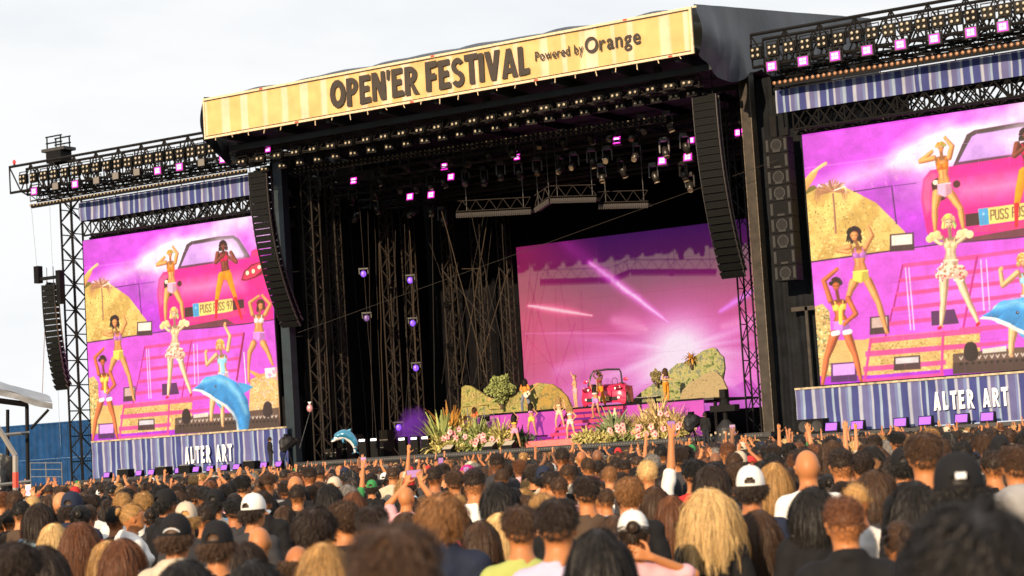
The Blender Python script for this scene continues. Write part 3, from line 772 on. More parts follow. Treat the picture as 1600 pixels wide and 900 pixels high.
    # riser and stairs
    top = [uvpix(134, 536), uvpix(262, 517), uvpix(330, 512), uvpix(389, 505.5), uvpix(430, 499)]
    p.poly(top + [uvpix(436, 640), uvpix(300, 650), uvpix(150, 652)], (206, 84, 214))
    p.poly([uvpix(240, 560), uvpix(340, 540), uvpix(380, 600), uvpix(250, 620)], (228, 112, 228), soft=26, al=.85)
    p.poly([uvpix(134, 565), uvpix(160, 545), uvpix(150, 610), uvpix(138, 620)], (214, 110, 240), soft=10, al=.8)
    p.limb(top, 1.2, (62, 34, 60), shade=0)
    p.poly(C((85, 410), (120, 395), (150, 440), (155, 600), (300, 600), (330, 590), (650, 560), (810, 560), (810, 760), (330, 800), (95, 800)), (214, 176, 112))
    p.speck(C((85, 420), (150, 420), (160, 800), (95, 800)), 150, [(240, 222, 170), (150, 120, 80), (110, 130, 90)], 1.1, rng); p.speck(C((330, 600), (810, 560), (810, 760), (330, 800)), 620, [(244, 214, 146), (186, 146, 86), (160, 128, 76), (214, 170, 104)], .9, rng)
    p.poly(D((500, 420), (580, 380), (690, 330), (700, 640), (490, 640)), (216, 178, 116)); p.speck(D((500, 420), (690, 340), (700, 640), (490, 640)), 420, [(246, 220, 170), (186, 150, 100), (236, 186, 190), (170, 140, 92)], .9, rng)
    p.poly(D((470, 340), (600, 390), (560, 420)), (228, 160, 92)); p.poly(D((600, 340), (680, 330), (680, 400), (610, 410)), (238, 226, 226)); p.speck(D((600, 380), (690, 340), (690, 420)), 40, [(236, 150, 190)], 1.6, rng)
    st = (230, 74, 150)
    for a, b in (((478, 190), (812, 152)), ((462, 272), (812, 232)), ((446, 352), (812, 306)), ((428, 432), (812, 388)), ((408, 515), (812, 470))):
        p.poly(C((a[0], a[1] - 9), (b[0], b[1] - 11), (b[0], b[1] + 12), (a[0], a[1] + 14)), st); p.limb(C(a, (a[0] - 12, a[1] + 70)), 1.4, (170, 40, 120))
    for a, b in (((0, 160), (455, 98)), ((0, 240), (440, 182)), ((0, 322), (420, 268)), ((0, 400), (410, 350)), ((0, 480), (120, 460))):
        p.poly(D((a[0], a[1] - 10), (b[0], b[1] - 10), (b[0], b[1] + 12), (a[0], a[1] + 12)), st)
    p.limb(D((455, 95), (405, 420)), 2.4, (150, 34, 84)); p.limb(D((85, 150), (20, 540)), 1.7, (188, 46, 130))
    for xx in (490, 505): p.limb(C((xx, 205), (xx + 18, 550)), 1.0, (222, 190, 240), shade=0)
    for xx in (100, 125): p.limb(D((xx, 170), (xx + 10, 450)), 1.1, (206, 190, 240), shade=0)
    p.limb(D((455, 230), (470, 460)), 1.2, (240, 225, 240), shade=0)
    for P4 in (C((325, 592), (815, 545), (815, 575), (325, 622)), C((305, 668), (815, 628), (815, 655), (305, 698)), C((295, 752), (660, 722), (660, 748), (295, 780)), C((288, 822), (650, 792), (650, 812), (285, 842)), D((0, 545), (230, 525), (230, 550), (0, 575)), D((0, 640), (225, 620), (225, 640), (0, 662))): p.poly(P4, (232, 78, 150))
    for q in ((330, 600, 300, 830), (650, 570, 640, 800)): p.limb(C((q[0], q[1]), (q[2], q[3])), 2.2, (222, 70, 146))
    # monitors
    def box4(f, a, c, dark=(74, 52, 58)): p.poly(f((a[0] - 7, a[1] - 7), (a[2] + 7, a[1] - 15), (a[2] + 9, a[3] + 30), (a[0] - 9, a[3] + 36)), dark); p.poly(f((a[0], a[1]), (a[2], a[1] - 7), (a[2], a[3] - 7), (a[0], a[3])), c)
    box4(C, (430, 22, 522, 78), (242, 222, 214)); box4(C, (335, 482, 405, 538), (206, 176, 170)); box4(C, (438, 708, 540, 740), (206, 196, 206)); box4(C, (160, 738, 258, 800), (222, 160, 248), (80, 40, 96)); p.poly(C((600, 450), (700, 440), (720, 520), (600, 530)), (86, 44, 92)); 
    # bottom equipment
    p.poly(D((-30, 690), (250, 660), (420, 650), (702, 615), (706, 760), (-30, 800)), (98, 76, 68)); p.poly(D((-30, 740), (706, 680), (706, 760), (-30, 800)), (74, 58, 54))
    for q in range(26): xx = 5 + q * 27; p.limb(D((xx - 6, 708 - xx * .055), (xx, 722 - xx * .055), (xx + 7, 706 - xx * .055)), .9, (206, 190, 180), shade=0); p.limb(D((xx, 745 - xx * .055)), 2.2, (40, 32, 32), shade=0)
    p.limb(D((50, 690), (50, 660)), [12, 10], (48, 38, 40)); p.limb(D((622, 640), (622, 610)), [12, 10], (56, 44, 46)); p.poly(D((100, 665), (205, 650), (205, 680), (100, 690)), (222, 210, 200))
    # dancers
    sk = (238, 150, 92); tan = (206, 104, 62); dk = (128, 62, 46); pale = (246, 196, 160)
    def fig(f, head, hr, hairc, skin, torso, tw, topc, short, shortc, arms, legs, longhair=0, face=True, r=1.22):
        hr = hr * 1.26; sk_d = tuple(c * .62 for c in skin); sk_l = tuple(min(255, c * 1.16 + 14) for c in skin)
        def lit(P, rad, c):
            P = np.array(P); rad = np.array(rad, float)
            p.limb(P, rad, tuple(x * .66 for x in c), shade=.12); p.limb(P + [-.35, -.2] * rad[:, None], rad * .74, c, soft=1.0, shade=.1)
            p.limb(P + [-.45, -.3] * rad[:, None], rad * .26, tuple(min(255, x * 1.14 + 14) for x in c), soft=1.2, al=.8, shade=0)
        def along(P, n=3):
            P = np.array(P); return P
        for L in legs:
            P = f(*L); n_ = len(P); R0 = [6.0, 4.3, 2.5, 2.2] if n_ != 2 else [5.6, 3.2]
            if n_ == 3:
                q = np.array(P); P = [q[0], q[0] * .55 + q[1] * .45, q[1], q[1] * .65 + q[2] * .35, q[2]]; R0 = [6.2, 5.4, 3.7, 3.9, 2.0]
            lit(P, [x * r for x in R0[:len(P)]], skin)
            q = np.array(P[-1]); p.limb([q + [-.6, .4], q + [1.2, 1.6]], 1.7 * r, tuple(c * .85 for c in skin))
        T = np.array(f(*torso)); ax = T[-1] - T[0]; L_ = np.hypot(*ax); ax = ax / L_; nx = np.array([-ax[1], ax[0]]) * -1
        if nx[0] < 0: nx = -nx
        def row(q, w): c = T[0] + ax * L_ * q; return c - nx * w * r, c + nx * w * r
        prof = [(-.10, tw[0] * .55), (0, tw[0] * .98), (.12, tw[0] * 1.0), (.35, tw[0] * .84), (.62, tw[1] * .82), (.82, tw[2] * .95), (1.05, tw[2] * 1.12), (1.25, tw[2] * 1.08), (1.42, tw[2] * .6)]
        out_ = [row(*q)[0] for q in prof] + [row(*q)[1] for q in prof][::-1]
        h = np.array(f(head)[0])
        if longhair:
            for q in range(34):
                a0 = rng.uniform(-1, 1); p.limb([h + [a0 * hr * .9, -hr * .4], h + [a0 * hr * 1.35, longhair * rng.uniform(.5, 1.15)]], [1.7, 1.0], tuple(c * rng.uniform(.6, 1.35) for c in hairc), shade=.1)
        p.limb([h + [0, hr * .6], T[0] + ax * L_ * .02], 2.2 * r, sk_d)
        p.poly(out_, sk_d); p.poly([np.array(q) * .74 + (T[0] + ax * L_ * .6) * .26 + [-1.1, -.4] for q in out_], skin, soft=2.2)
        p.limb([row(.2, tw[0] * .35)[0], row(.7, tw[1] * .45)[0]], [1.6, 1.4], sk_l, soft=1.6, al=.8, shade=0)
        p.limb([T[0] + ax * L_ * .45, T[0] + ax * L_ * .85], .5, sk_d, al=.7, shade=0)
        if topc is not None:
            l_, r_ = row(.13, tw[0] * .92); l2, r2 = row(.42, tw[0] * .86); p.poly([l_, (l_ + r_) / 2 + ax * L_ * .08, r_, r2, l2], tuple(c * .8 for c in topc))
            for sgn in (-.42, .42):
                c0 = T[0] + ax * L_ * .28 + nx * tw[0] * sgn * r; p.limb([c0], tw[0] * .36 * r, topc, shade=.35)
                p.limb([c0, T[0] + ax * L_ * -.02 + nx * tw[0] * sgn * 1.25 * r], 1.0, topc, shade=0)
        if shortc is not None:
            l_, r_ = row(.98, tw[2] * 1.12); l2, r2 = row(1.34, tw[2] * 1.28); m_ = T[0] + ax * L_ * 1.48
            p.poly([l_, r_, r2, m_, l2], tuple(c * .76 for c in shortc)); p.poly([l_ + [.6, .8], r_ * .6 + l_ * .4, r2 * .55 + l2 * .45, m_, l2 + [.8, -.5]], shortc, soft=1.6); p.limb([l_, r_], .9, tuple(min(255, c * 1.12) for c in shortc), shade=0)
        for q in range(16): a0 = rng.uniform(3.3, 6.1); p.limb([h + [math.cos(a0) * hr * .5, math.sin(a0) * hr * .6], h + [math.cos(a0) * hr * 1.0, math.sin(a0) * hr * 1.05]], hr * .34, tuple(c * rng.uniform(.7, 1.25) for c in hairc), shade=.15)
        fc = h + [.3, hr * .2]; p.limb([fc, fc + [0, hr * .42]], [hr * .72, hr * .5], sk_d, shade=0); p.limb([fc + [-.5, 0], fc + [-.4, hr * .38]], [hr * .58, hr * .38], skin, soft=1.2, shade=.1)
        if face:
            for e in (-.34, .36): p.limb([fc + [hr * (e - .12), -.1], fc + [hr * (e + .12), -.2]], .55, (64, 34, 32), shade=0, al=.85)
            p.limb([fc + [-.7, hr * .52], fc + [.9, hr * .5]], .5, (176, 50, 54), shade=0, al=.8); p.limb([fc + [.1, 0], fc + [.3, hr * .26]], .4, sk_d, shade=0, al=.7)
        for a in arms: lit(f(*a), [x * r for x in [3.7, 3.1, 2.4][:len(a)]], skin); q = np.array(f(a[-1])[0]); p.limb([q, q + [.6, -1.6]], 1.8 * r, skin)
    fig(A, (770, 355), 5.6, (196, 132, 66), (244, 158, 92), [(775, 430), (785, 520), (785, 600)], [9, 7, 8], (246, 128, 40), [(785, 615), (780, 640)], (246, 176, 206), [[(735, 425), (665, 445), (725, 385)], [(815, 425), (832, 350), (795, 295)]], [[(750, 660), (735, 760), (735, 900)], [(810, 650), (868, 760), (880, 890)]])
    fig(B, (468, 285), 6.4, (52, 36, 34), dk, [(470, 350), (478, 430), (490, 500)], [10, 8.5, 8], (216, 26, 84), [(485, 510), (480, 540)], (246, 140, 26), [[(425, 350), (410, 425), (470, 365)], [(535, 345), (580, 420), (515, 380)]], [[(455, 540), (435, 650), (418, 745)], [(515, 540), (545, 640), (570, 720)]], longhair=9)
    for L in ([(455, 530), (430, 650), (416, 742)], [(515, 530), (548, 640), (572, 716)]): p.limb(B(*L), [7.6, 6, 4.4], (246, 142, 26))
    p.limb(B((415, 745), (412, 880)), [3.8, 2.6], (206, 44, 50)); p.limb(B((572, 722), (622, 885)), [3.8, 2.6], (206, 44, 50))
    fig(D, (572, -105), 6.6, (84, 46, 36), sk, [(560, -30), (555, 40), (560, 90)], [11, 9, 10], (250, 224, 236), [(558, 110), (556, 140)], (228, 140, 228), [[(515, -40), (495, -120), (560, -165)], [(605, -40), (640, -110), (585, -170)]], [[(525, 165), (495, 230), (488, 330), (490, 430)], [(592, 165), (625, 230), (655, 310)]], longhair=11)
    fig(C, (265, 10), 7.6, (44, 28, 30), sk, [(285, 90), (283, 160), (290, 220)], [10.5, 8, 9], (206, 120, 214), [(292, 240), (296, 262)], (252, 222, 100), [[(245, 80), (190, 95), (240, 110)], [(315, 85), (345, 20), (330, -30)]], [[(262, 280), (245, 330), (232, 380)], [(325, 275), (370, 400), (402, 560)]], longhair=13)
    fig(C, (180, 290), 7.2, (52, 32, 30), tan, [(192, 385), (198, 450), (200, 500)], [11, 8, 9.5], (250, 214, 90), [(202, 520), (202, 550)], (202, 122, 224), [[(155, 380), (128, 265), (186, 205)], [(235, 370), (268, 455), (215, 515)]], [[(172, 570), (135, 700), (114, 845)], [(228, 570), (262, 690), (284, 825)]])
    p.limb(C((198, 430), (198, 505)), 3.2, (250, 214, 90)); p.limb(C((165, 565), (185, 560)), 4, (250, 232, 240)); p.limb(C((215, 560), (240, 555)), 4, (250, 232, 240))
    fig(C, (683, -48), 7.0, (240, 206, 136), pale, [(690, 50), (690, 120), (690, 170)], [10, 7.6, 8.4], (246, 214, 160), [(690, 200), (692, 250)], (240, 206, 180), [[(650, 40), (612, 40), (650, 78)], [(725, 40), (770, 20), (715, 80)]], [[(660, 270), (655, 400), (643, 530)], [(725, 270), (765, 400), (805, 520)]], longhair=10)
    for q in ((612, 30), (632, 22), (600, 45), (755, 15), (775, 25), (735, 20)): p.limb(C(q), 6.2, [(246, 208, 146), (232, 170, 120), (250, 226, 170)][(q[0] + q[1]) % 3])
    p.limb(C((650, 215), (735, 215)), 6, (238, 206, 180)); p.limb(C((640, 250), (745, 245)), 7, (226, 190, 170)); p.speck(C((625, 190), (745, 185), (755, 280), (615, 285)), 60, [(206, 60, 80), (250, 236, 220), (170, 120, 90), (230, 130, 120)], 1.3, rng)
    p.limb(C((640, 540), (632, 545)), 2.2, (206, 20, 60)); p.limb(C((806, 522), (800, 530)), 2.2, (206, 20, 60))
    fig(D, (288, 175), 6.8, (222, 166, 84), (246, 180, 130), [(300, 255), (305, 310), (308, 370)], [11, 8.5, 9], (150, 206, 240), [(308, 400), (308, 430)], (236, 200, 220), [[(262, 245), (196, 315), (186, 228)], [(342, 215), (358, 115), (320, 40)]], [[(240, 540), (228, 640), (225, 700)], [(300, 560), (306, 640), (306, 740)]], longhair=8)
    p.limb(D((300, 290), (308, 360)), 5.4, (150, 206, 240)); p.limb(D((190, 218)), 3, (246, 176, 110)); p.limb(D((322, 25)), 3, (246, 176, 110))
    for q in range(60): a = rng.uniform(0, 6.28); rr = rng.uniform(4, 11); h = D((285, 165))[0]; p.limb([(h[0] + rr * math.cos(a), h[1] + rr * math.sin(a) * .9 + 2)], 1.5, [(232, 184, 104), (190, 128, 60), (246, 214, 150)][q % 3], al=.8) if math.sin(a) < .5 or abs(math.cos(a)) > .7 else None
    # inflatable dolphin in front of the filming camera
    ch = [(105, 482), (150, 470), (205, 455), (285, 470), (365, 515), (425, 590), (455, 680), (452, 775)]
    rr = np.array([3, 20, 58, 86, 86, 74, 54, 40]) / 4.5 * k
    p.poly(D((415, 440), (470, 448), (522, 470), (465, 510), (440, 520)), (70, 150, 205)); p.poly(D((235, 540), (290, 560), (302, 630), (270, 600)), (90, 168, 214))
    p.limb(D(*[(x - 12, y + 14) for x, y in ch]), rr, (228, 222, 222), shade=.05); p.limb(D(*ch), rr * .97, (58, 142, 208), shade=.42)
    p.limb(D((160, 440), (250, 405), (340, 440), (420, 530), (470, 650)), [2, 5, 6, 5, 3], (150, 214, 244), soft=5, al=.7, shade=0)
    p.limb(D((330, 560), (385, 640), (420, 740)), [4, 5, 4], (36, 96, 150), soft=5, al=.6, shade=0)
    p.limb(D((105, 488), (165, 500), (225, 530)), [1.2, 1.6, 1.2], (222, 226, 232), shade=0); p.limb(D((256, 467)), 2.4, (30, 30, 36), shade=0); p.limb(D((257, 465)), .8, (240, 240, 240), shade=0)
    mot = smooth_noise(VH, VW, (26, 30), rng, 4)[..., None]
    im = p.im * (.88 + .24 * mot); im = im + (im - .5) * .06
    im = im * np.array([1.04, 1.02, .96]) + np.array([.045, .03, .02])
    return np.clip(im * (.95 + .10 * rng.uniform(size=(VH, VW, 1))), 0, 1)
# the rear wall: a pink sunset with a burst of light
MX0, MX1, MZ0, MZ1, MY = -67.1, -49.1, 3.9, 15.45, 111.0
MW, MH = 336, 204
def rear_video():
    rng = np.random.default_rng(5)
    y, x = np.mgrid[0:MH, 0:MW].astype(np.float32)
    X = MX0 + (x + .5) / MW * (MX1 - MX0); Z = MZ1 - (y + .5) / MH * (MZ1 - MZ0)
    t = (MZ1 - Z) / (MZ1 - MZ0)
    g = np.array([[70, 32, 100], [104, 44, 106], [160, 58, 122], [206, 66, 150], [224, 92, 178], [232, 128, 206], [214, 140, 214]], np.float32)
    ti = np.clip(t * 6, 0, 5.999); i = ti.astype(int); f = (ti - i)[..., None]; im = g[i] * (1 - f) + g[i + 1] * f
    left = np.clip((-60.5 - X) / 6, 0, 1)[..., None]; im = im * (1 - left * .55) + np.array([206, 92, 104]) * left * .55 * np.clip(1.7 - 2.2 * np.abs(t - .35), 0, 1)[..., None] + im * left * .55 * (1 - np.clip(1.7 - 2.2 * np.abs(t - .35), 0, 1))[..., None]
    n = smooth_noise(MH, MW, (6, 3), rng, 5); im *= (.86 + .28 * n)[..., None]
    b = at(1062, 545, MY); dx = X - b.x; dz = Z - b.z; r = np.hypot(dx, dz * 1.25); an = np.arctan2(dz, dx)
    def add(a, c): nonlocal im; a = np.clip(a, 0, 1)[..., None]; im = im * (1 - a) + np.array(c, np.float32) * a
    rays = sum(np.clip(1 - np.abs(((an - a0 + np.pi) % (2 * np.pi)) - np.pi) / w_, 0, 1) * s_ for a0, w_, s_ in ((-2.87, .10, .8), (-2.55, .12, .55), (2.98, .10, .7), (.20, .12, .7), (-.15, .1, .6), (-.65, .12, .7), (-1.1, .1, .4), (.05, .06, .6)))
    add(rays * np.clip(1.25 - r / 9, 0, 1), (252, 190, 240)); add(np.exp(-(r / 2.9) ** 2) * 1.1, (255, 238, 252)); add(np.exp(-(np.hypot(dx / 2.2, (dz + 1.2) * 1.5) / 1.5) ** 2), (255, 240, 250))
    def streak(pa, pb, w0, c, s=1.):
        nonlocal im
        a, e = at(*pa, MY), at(*pb, MY); d = np.array([e.x - a.x, e.z - a.z]); L2 = d @ d
        q = ((X - a.x) * d[0] + (Z - a.z) * d[1]) / L2; qq = np.clip(q, 0, 1); dist = np.hypot(X - a.x - qq * d[0], Z - a.z - qq * d[1])
        prof = np.exp(-(dist / (w0 * (.35 + .9 * np.sin(np.pi * np.clip(qq * .9 + .12, 0, 1))))) ** 2); add(prof * s, c)
    streak((921, 410), (1044, 503), .26, (255, 150, 236), .95); streak((921, 410), (1044, 503), .10, (255, 215, 250)); streak((880, 378), (960, 440), .5, (200, 90, 190), .35)
    streak((826, 478), (925, 493), .26, (255, 128, 160), .9); streak((826, 478), (925, 493), .10, (255, 220, 222)); streak((1125, 486), (1195, 443), .16, (240, 150, 245)); streak((820, 521), (1010, 521), .06, (250, 160, 205), .6)
    streak((1130, 510), (1200, 492), .3, (255, 190, 225), .6); streak((870, 580), (1000, 540), .6, (250, 180, 226), .55); streak((960, 500), (1010, 515), .5, (255, 190, 215), .6)
    im = np.clip(im / 255., 0, 1) ** np.array([1.1, 1.6, 1.2])
    return np.clip(im * (.97 + .06 * rng.uniform(size=(MH, MW, 1))), 0, 1)
def led_mat(name, strength, rough=.6, base=.012):
    m = bpy.data.materials.new(name); m.use_nodes = True; nt = m.node_tree; p = nt.nodes['Principled BSDF']
    p.inputs['Base Color'].default_value = (base, base, base * 1.02, 1); p.inputs['Roughness'].default_value = rough; p.inputs['Specular IOR Level'].default_value = .15
    a = nt.nodes.new('ShaderNodeAttribute'); a.attribute_name = 'cell'; nt.links.new(a.outputs['Color'], p.inputs['Emission Color'])
    p.inputs['Emission Strength'].default_value = strength; m.cycles.emission_sampling = 'NONE'
    return m
def led_panels(img, nx, ny, w, h, m, gap=.003):
    """cabinet meshes of a video wall, lower-left at the origin, facing -y; one mesh per cabinet, coloured cell by cell"""
    H, W, _ = img.shape; cw, chh = W // nx, H // ny; out = []
    L = lin(img)
    for j in range(ny):
        for i in range(nx):
            sub = L[j * chh:(j + 1) * chh, i * cw:(i + 1) * cw]
            xs = np.linspace(gap, w / nx - gap, cw); zs = np.linspace(h / ny - gap, gap, chh)
            X, Z = np.meshgrid(xs, zs); V = np.stack([X, np.zeros_like(X), Z], -1).reshape(-1, 3)
            idx = np.arange(cw * chh).reshape(chh, cw)
            F = np.stack([idx[1:, :-1], idx[1:, 1:], idx[:-1, 1:], idx[:-1, :-1]], -1).reshape(-1, 4)
            # cabinet rim going back
            n0 = len(V); V = np.concatenate([V, [[gap, .09, h / ny - gap], [w / nx - gap, .09, h / ny - gap], [w / nx - gap, .09, gap], [gap, .09, gap]]])
            a, b, c, d = idx[0, 0], idx[0, -1], idx[-1, -1], idx[-1, 0]
            F = np.concatenate([F, [[a, b, n0 + 1, n0], [b, c, n0 + 2, n0 + 1], [c, d, n0 + 3, n0 + 2], [d, a, n0, n0 + 3], [n0, n0 + 1, n0 + 2, n0 + 3]]])
            me = np_mesh('led_cabinet', V, F, m, False)
            at_ = me.attributes.new('cell', 'FLOAT_COLOR', 'POINT')
            col = np.ones((len(V), 4), np.float32); col[:n0, :3] = sub.reshape(-1, 3); col[n0:, :3] = 0
            at_.data.foreach_set('color', col.ravel()); out.append(((i * w / nx, h - (j + 1) * h / ny), me))
    return out
# ------------------------------------------------------------------ ground
def ground_mat():
    m = bpy.data.materials.new('trampled_grass'); m.use_nodes = True; nt = m.node_tree; p = nt.nodes['Principled BSDF']; p.inputs['Roughness'].default_value = .95
    tc = nt.nodes.new('ShaderNodeTexCoord'); n = nt.nodes.new('ShaderNodeTexNoise'); n.inputs['Scale'].default_value = .35; n.inputs['Detail'].default_value = 9
    nt.links.new(tc.outputs['Object'], n.inputs['Vector']); r = nt.nodes.new('ShaderNodeValToRGB')
    r.color_ramp.elements[0].position = .35; r.color_ramp.elements[0].color = (.045, .06, .02, 1); r.color_ramp.elements[1].position = .65; r.color_ramp.elements[1].color = (.12, .09, .05, 1)
    nt.links.new(n.outputs[0], r.inputs[0]); nt.links.new(r.outputs[0], p.inputs['Base Color']); return m
b = MB(); b.add([(-3000, -3000, 0), (3000, -3000, 0), (3000, 3000, 0), (-3000, 3000, 0)], [(0, 1, 2, 3)])
tag(b.build('ground', ground_mat()), kind='structure')

# ------------------------------------------------------------------ cloth and stripes
def stripe_mat(name, stops, period, rough=.75, wob=.0, axis_='X', tint=None, trans=.15):
    """printed vertical stripes; stops = [(pos, colour)] over one period in metres"""
    m = bpy.data.materials.new(name); m.use_nodes = True; nt = m.node_tree; p = nt.nodes['Principled BSDF']; p.inputs['Roughness'].default_value = rough; p.inputs['Specular IOR Level'].default_value = .3
    tc = nt.nodes.new('ShaderNodeTexCoord'); sp = nt.nodes.new('ShaderNodeSeparateXYZ'); nt.links.new(tc.outputs['Object'], sp.inputs[0])
    n = nt.nodes.new('ShaderNodeTexNoise'); n.noise_dimensions = '1D'; n.inputs['Scale'].default_value = .55; n.inputs['Detail'].default_value = 2; nt.links.new(sp.outputs[0], n.inputs['W'])
    ad = nt.nodes.new('ShaderNodeMath'); ad.operation = 'MULTIPLY_ADD'; ad.inputs[1].default_value = wob; nt.links.new(n.outputs[0], ad.inputs[0]); nt.links.new(sp.outputs[0], ad.inputs[2])
    dv = nt.nodes.new('ShaderNodeMath'); dv.operation = 'DIVIDE'; dv.inputs[1].default_value = period; nt.links.new(ad.outputs[0], dv.inputs[0])
    fr = nt.nodes.new('ShaderNodeMath'); fr.operation = 'FRACT'; nt.links.new(dv.outputs[0], fr.inputs[0])
    cr = nt.nodes.new('ShaderNodeValToRGB'); cr.color_ramp.interpolation = 'LINEAR'
    while len(cr.color_ramp.elements) > 1: cr.color_ramp.elements.remove(cr.color_ramp.elements[-1])
    first = True; e = .018
    for i, (ps, c) in enumerate(stops):
        if first: el = cr.color_ramp.elements[0]; el.position = ps; first = False
        else: el = cr.color_ramp.elements.new(ps + e)
        el.color = (*c, 1)
        nx_ = stops[i + 1][0] if i + 1 < len(stops) else 1.0
        el2 = cr.color_ramp.elements.new(min(nx_ - .001, .999)); el2.color = (*c, 1)
    nt.links.new(fr.outputs[0], cr.inputs[0])
    n2 = nt.nodes.new('ShaderNodeTexNoise'); n2.inputs['Scale'].default_value = .9; n2.inputs['Detail'].default_value = 4; nt.links.new(tc.outputs['Object'], n2.inputs['Vector'])
    mr = nt.nodes.new('ShaderNodeMapRange'); mr.inputs[1].default_value = .3; mr.inputs[2].default_value = .7; mr.inputs[3].default_value = .86; mr.inputs[4].default_value = 1.08; nt.links.new(n2.outputs[0], mr.inputs[0])
    mu = nt.nodes.new('ShaderNodeMix'); mu.data_type = 'RGBA'; mu.blend_type = 'MULTIPLY'; mu.inputs[0].default_value = 1; nt.links.new(cr.outputs[0], mu.inputs[6]); nt.links.new(mr.outputs[0], mu.inputs[7])
    nt.links.new(mu.outputs[2], p.inputs['Base Color'])
    mp_ = nt.nodes.new('ShaderNodeMapping'); mp_.inputs['Rotation'].default_value = (0, .9, 0); mp_.inputs['Scale'].default_value = (1.5, 1, .45); nt.links.new(tc.outputs['Object'], mp_.inputs[0])
    n3 = nt.nodes.new('ShaderNodeTexNoise'); n3.inputs['Scale'].default_value = 1.3; n3.inputs['Detail'].default_value = 3; n3.inputs['Distortion'].default_value = .8; nt.links.new(mp_.outputs[0], n3.inputs['Vector'])
    bp = nt.nodes.new('ShaderNodeBump'); bp.inputs['Strength'].default_value = .45; bp.inputs['Distance'].default_value = .12; nt.links.new(n3.outputs[0], bp.inputs['Height']); nt.links.new(bp.outputs[0], p.inputs['Normal'])
    return m
YELLOW = stripe_mat('yellow_print', [(0, (.60, .405, .175)), (.10, (.65, .50, .35)), (.17, (.60, .40, .17)), (.36, (.65, .49, .34)), (.44, (.59, .39, .16)), (.62, (.66, .51, .37)), (.69, (.60, .405, .175)), (.86, (.64, .47, .31)), (.92, (.59, .395, .17))], 5.6, wob=1.2)
_bl, _vi, _pa, _mi, _te = (.036, .048, .19), (.095, .10, .25), (.31, .345, .45), (.125, .165, .35), (.24, .32, .45)
BLUE = stripe_mat('blue_print', [(0, _bl), (.12, _pa), (.17, _vi), (.29, _mi), (.35, _te), (.40, _bl), (.54, _pa), (.60, _vi), (.72, _mi), (.77, _pa), (.81, _bl), (.94, _te)], 2.5, wob=.8)
def cloth(name, x0, x1, z0, z1, m, parent, fold=.05, seed=1, nx=120, nz=16, sag=.0, hang=False):
    """banner in the plane y=0 with folds and creases"""
    r = random.Random(seed); ph = [r.uniform(0, 6.28) for _ in range(8)]
    xs = np.linspace(x0, x1, nx + 1); zs = np.linspace(z0, z1, nz + 1); X, Z = np.meshgrid(xs, zs)
    t = (Z - z0) / (z1 - z0)
    edge = np.sin(np.pi * np.clip(t, 0, 1)) * .8 + .2 if not hang else (1 - t) * .9 + .15
    Y = fold * edge * (np.sin(X * 1.9 + Z * 1.3 + ph[0]) * .6 + np.sin(X * 4.3 - Z * 2.2 + ph[1]) * .35 + np.sin(X * 9.7 + Z * .8 + ph[2]) * (.22 if not hang else .5) + np.sin(X * .7 + ph[3]) * .5)
    Y += fold * .5 * np.abs(np.sin(X * .83 + Z * 1.9 + ph[4])) ** 6
    Zs = Z - sag * (1 - t) * np.abs(np.sin((X - x0) / (x1 - x0) * np.pi * 9)) 
    V = np.stack([X, Y, Zs], -1).reshape(-1, 3); i = np.arange((nx + 1) * (nz + 1)).reshape(nz + 1, nx + 1)
    F = np.stack([i[:-1, :-1], i[:-1, 1:], i[1:, 1:], i[1:, :-1]], -1).reshape(-1, 4)
    return link(name, np_mesh(name, V, F, m), parent)
def drape(name, pts_top, z0, m, parent, fold=.08, seed=1, step=.16, nz=10, pleat=5.):
    """hanging cloth along a plan polyline [(x,y,ztop)] down to z0"""
    r = random.Random(seed); P = []
    for a, b in zip(pts_top[:-1], pts_top[1:]):
        L = math.hypot(b[0] - a[0], b[1] - a[1]); n = max(2, int(L / step))
        for k in range(n): P.append([a[i] + (b[i] - a[i]) * k / n for i in range(3)] + [(-(b[1] - a[1]) / L, (b[0] - a[0]) / L)])
    P.append(list(pts_top[-1]) + [P[-1][3]])
    V = []; n = len(P); s = 0
    for k, (x, y, zt, nn) in enumerate(P):
        s += step; w0 = math.sin(s * pleat + math.sin(s * 1.3) * 1.7) + .5 * math.sin(s * pleat * 2.3 + 1)
        for j in range(nz + 1):
            t = j / nz; z = zt + (z0 - zt) * t; o = fold * (w0 * (.25 + .75 * t) + .6 * math.sin(z * 1.1 + s * .9) + .3 * math.sin(z * 3.1 - s * 2))
            V.append((x + nn[0] * o, y + nn[1] * o, z))
    F = [(k * (nz + 1) + j, k * (nz + 1) + j + 1, (k + 1) * (nz + 1) + j + 1, (k + 1) * (nz + 1) + j) for k in range(n - 1) for j in range(nz)]
    return link(name, np_mesh(name, V, F, m), parent)

# ------------------------------------------------------------------ main stage
SX0, SX1 = -73.6, -42.2
DECK = 2.3
o = thing('festival_stage', 'huge black festival stage with dark open interior and roof over the deck', 'stage', (-57.9, 94, 0))
def S(v): return (v[0] + 57.9, v[1] - 94, v[2])
def sbox(name, x0, x1, y0, y1, z0, z1, m, parent=None): return MB().box(x0 + 57.9, x1 + 57.9, y0 - 94, y1 - 94, z0, z1).build(name, m, parent or o)
STAGE = o
deckm = mat('stage_deck', (.03, .03, .033), .5, noise=.3, nscale=2)
sbox('deck', SX0 + .6, SX1 - .1, 94.0, 113.0, 2.05, DECK, deckm)
sk_ = mat('stage_skirt', (.012, .012, .014), .8, noise=.3, nscale=2)
sbox('skirt', SX0 + .7, SX1 - .2, 94.12, 94.3, 0, 2.05, sk_)
b = MB()
for k in range(190):
    x = SX0 + 1.0 + k * .16
    if x > SX1 - .5: break
    b.box(x + 57.9 - .035, x + 57.9 + .035, -.03, -.002, 2.14, 2.21)
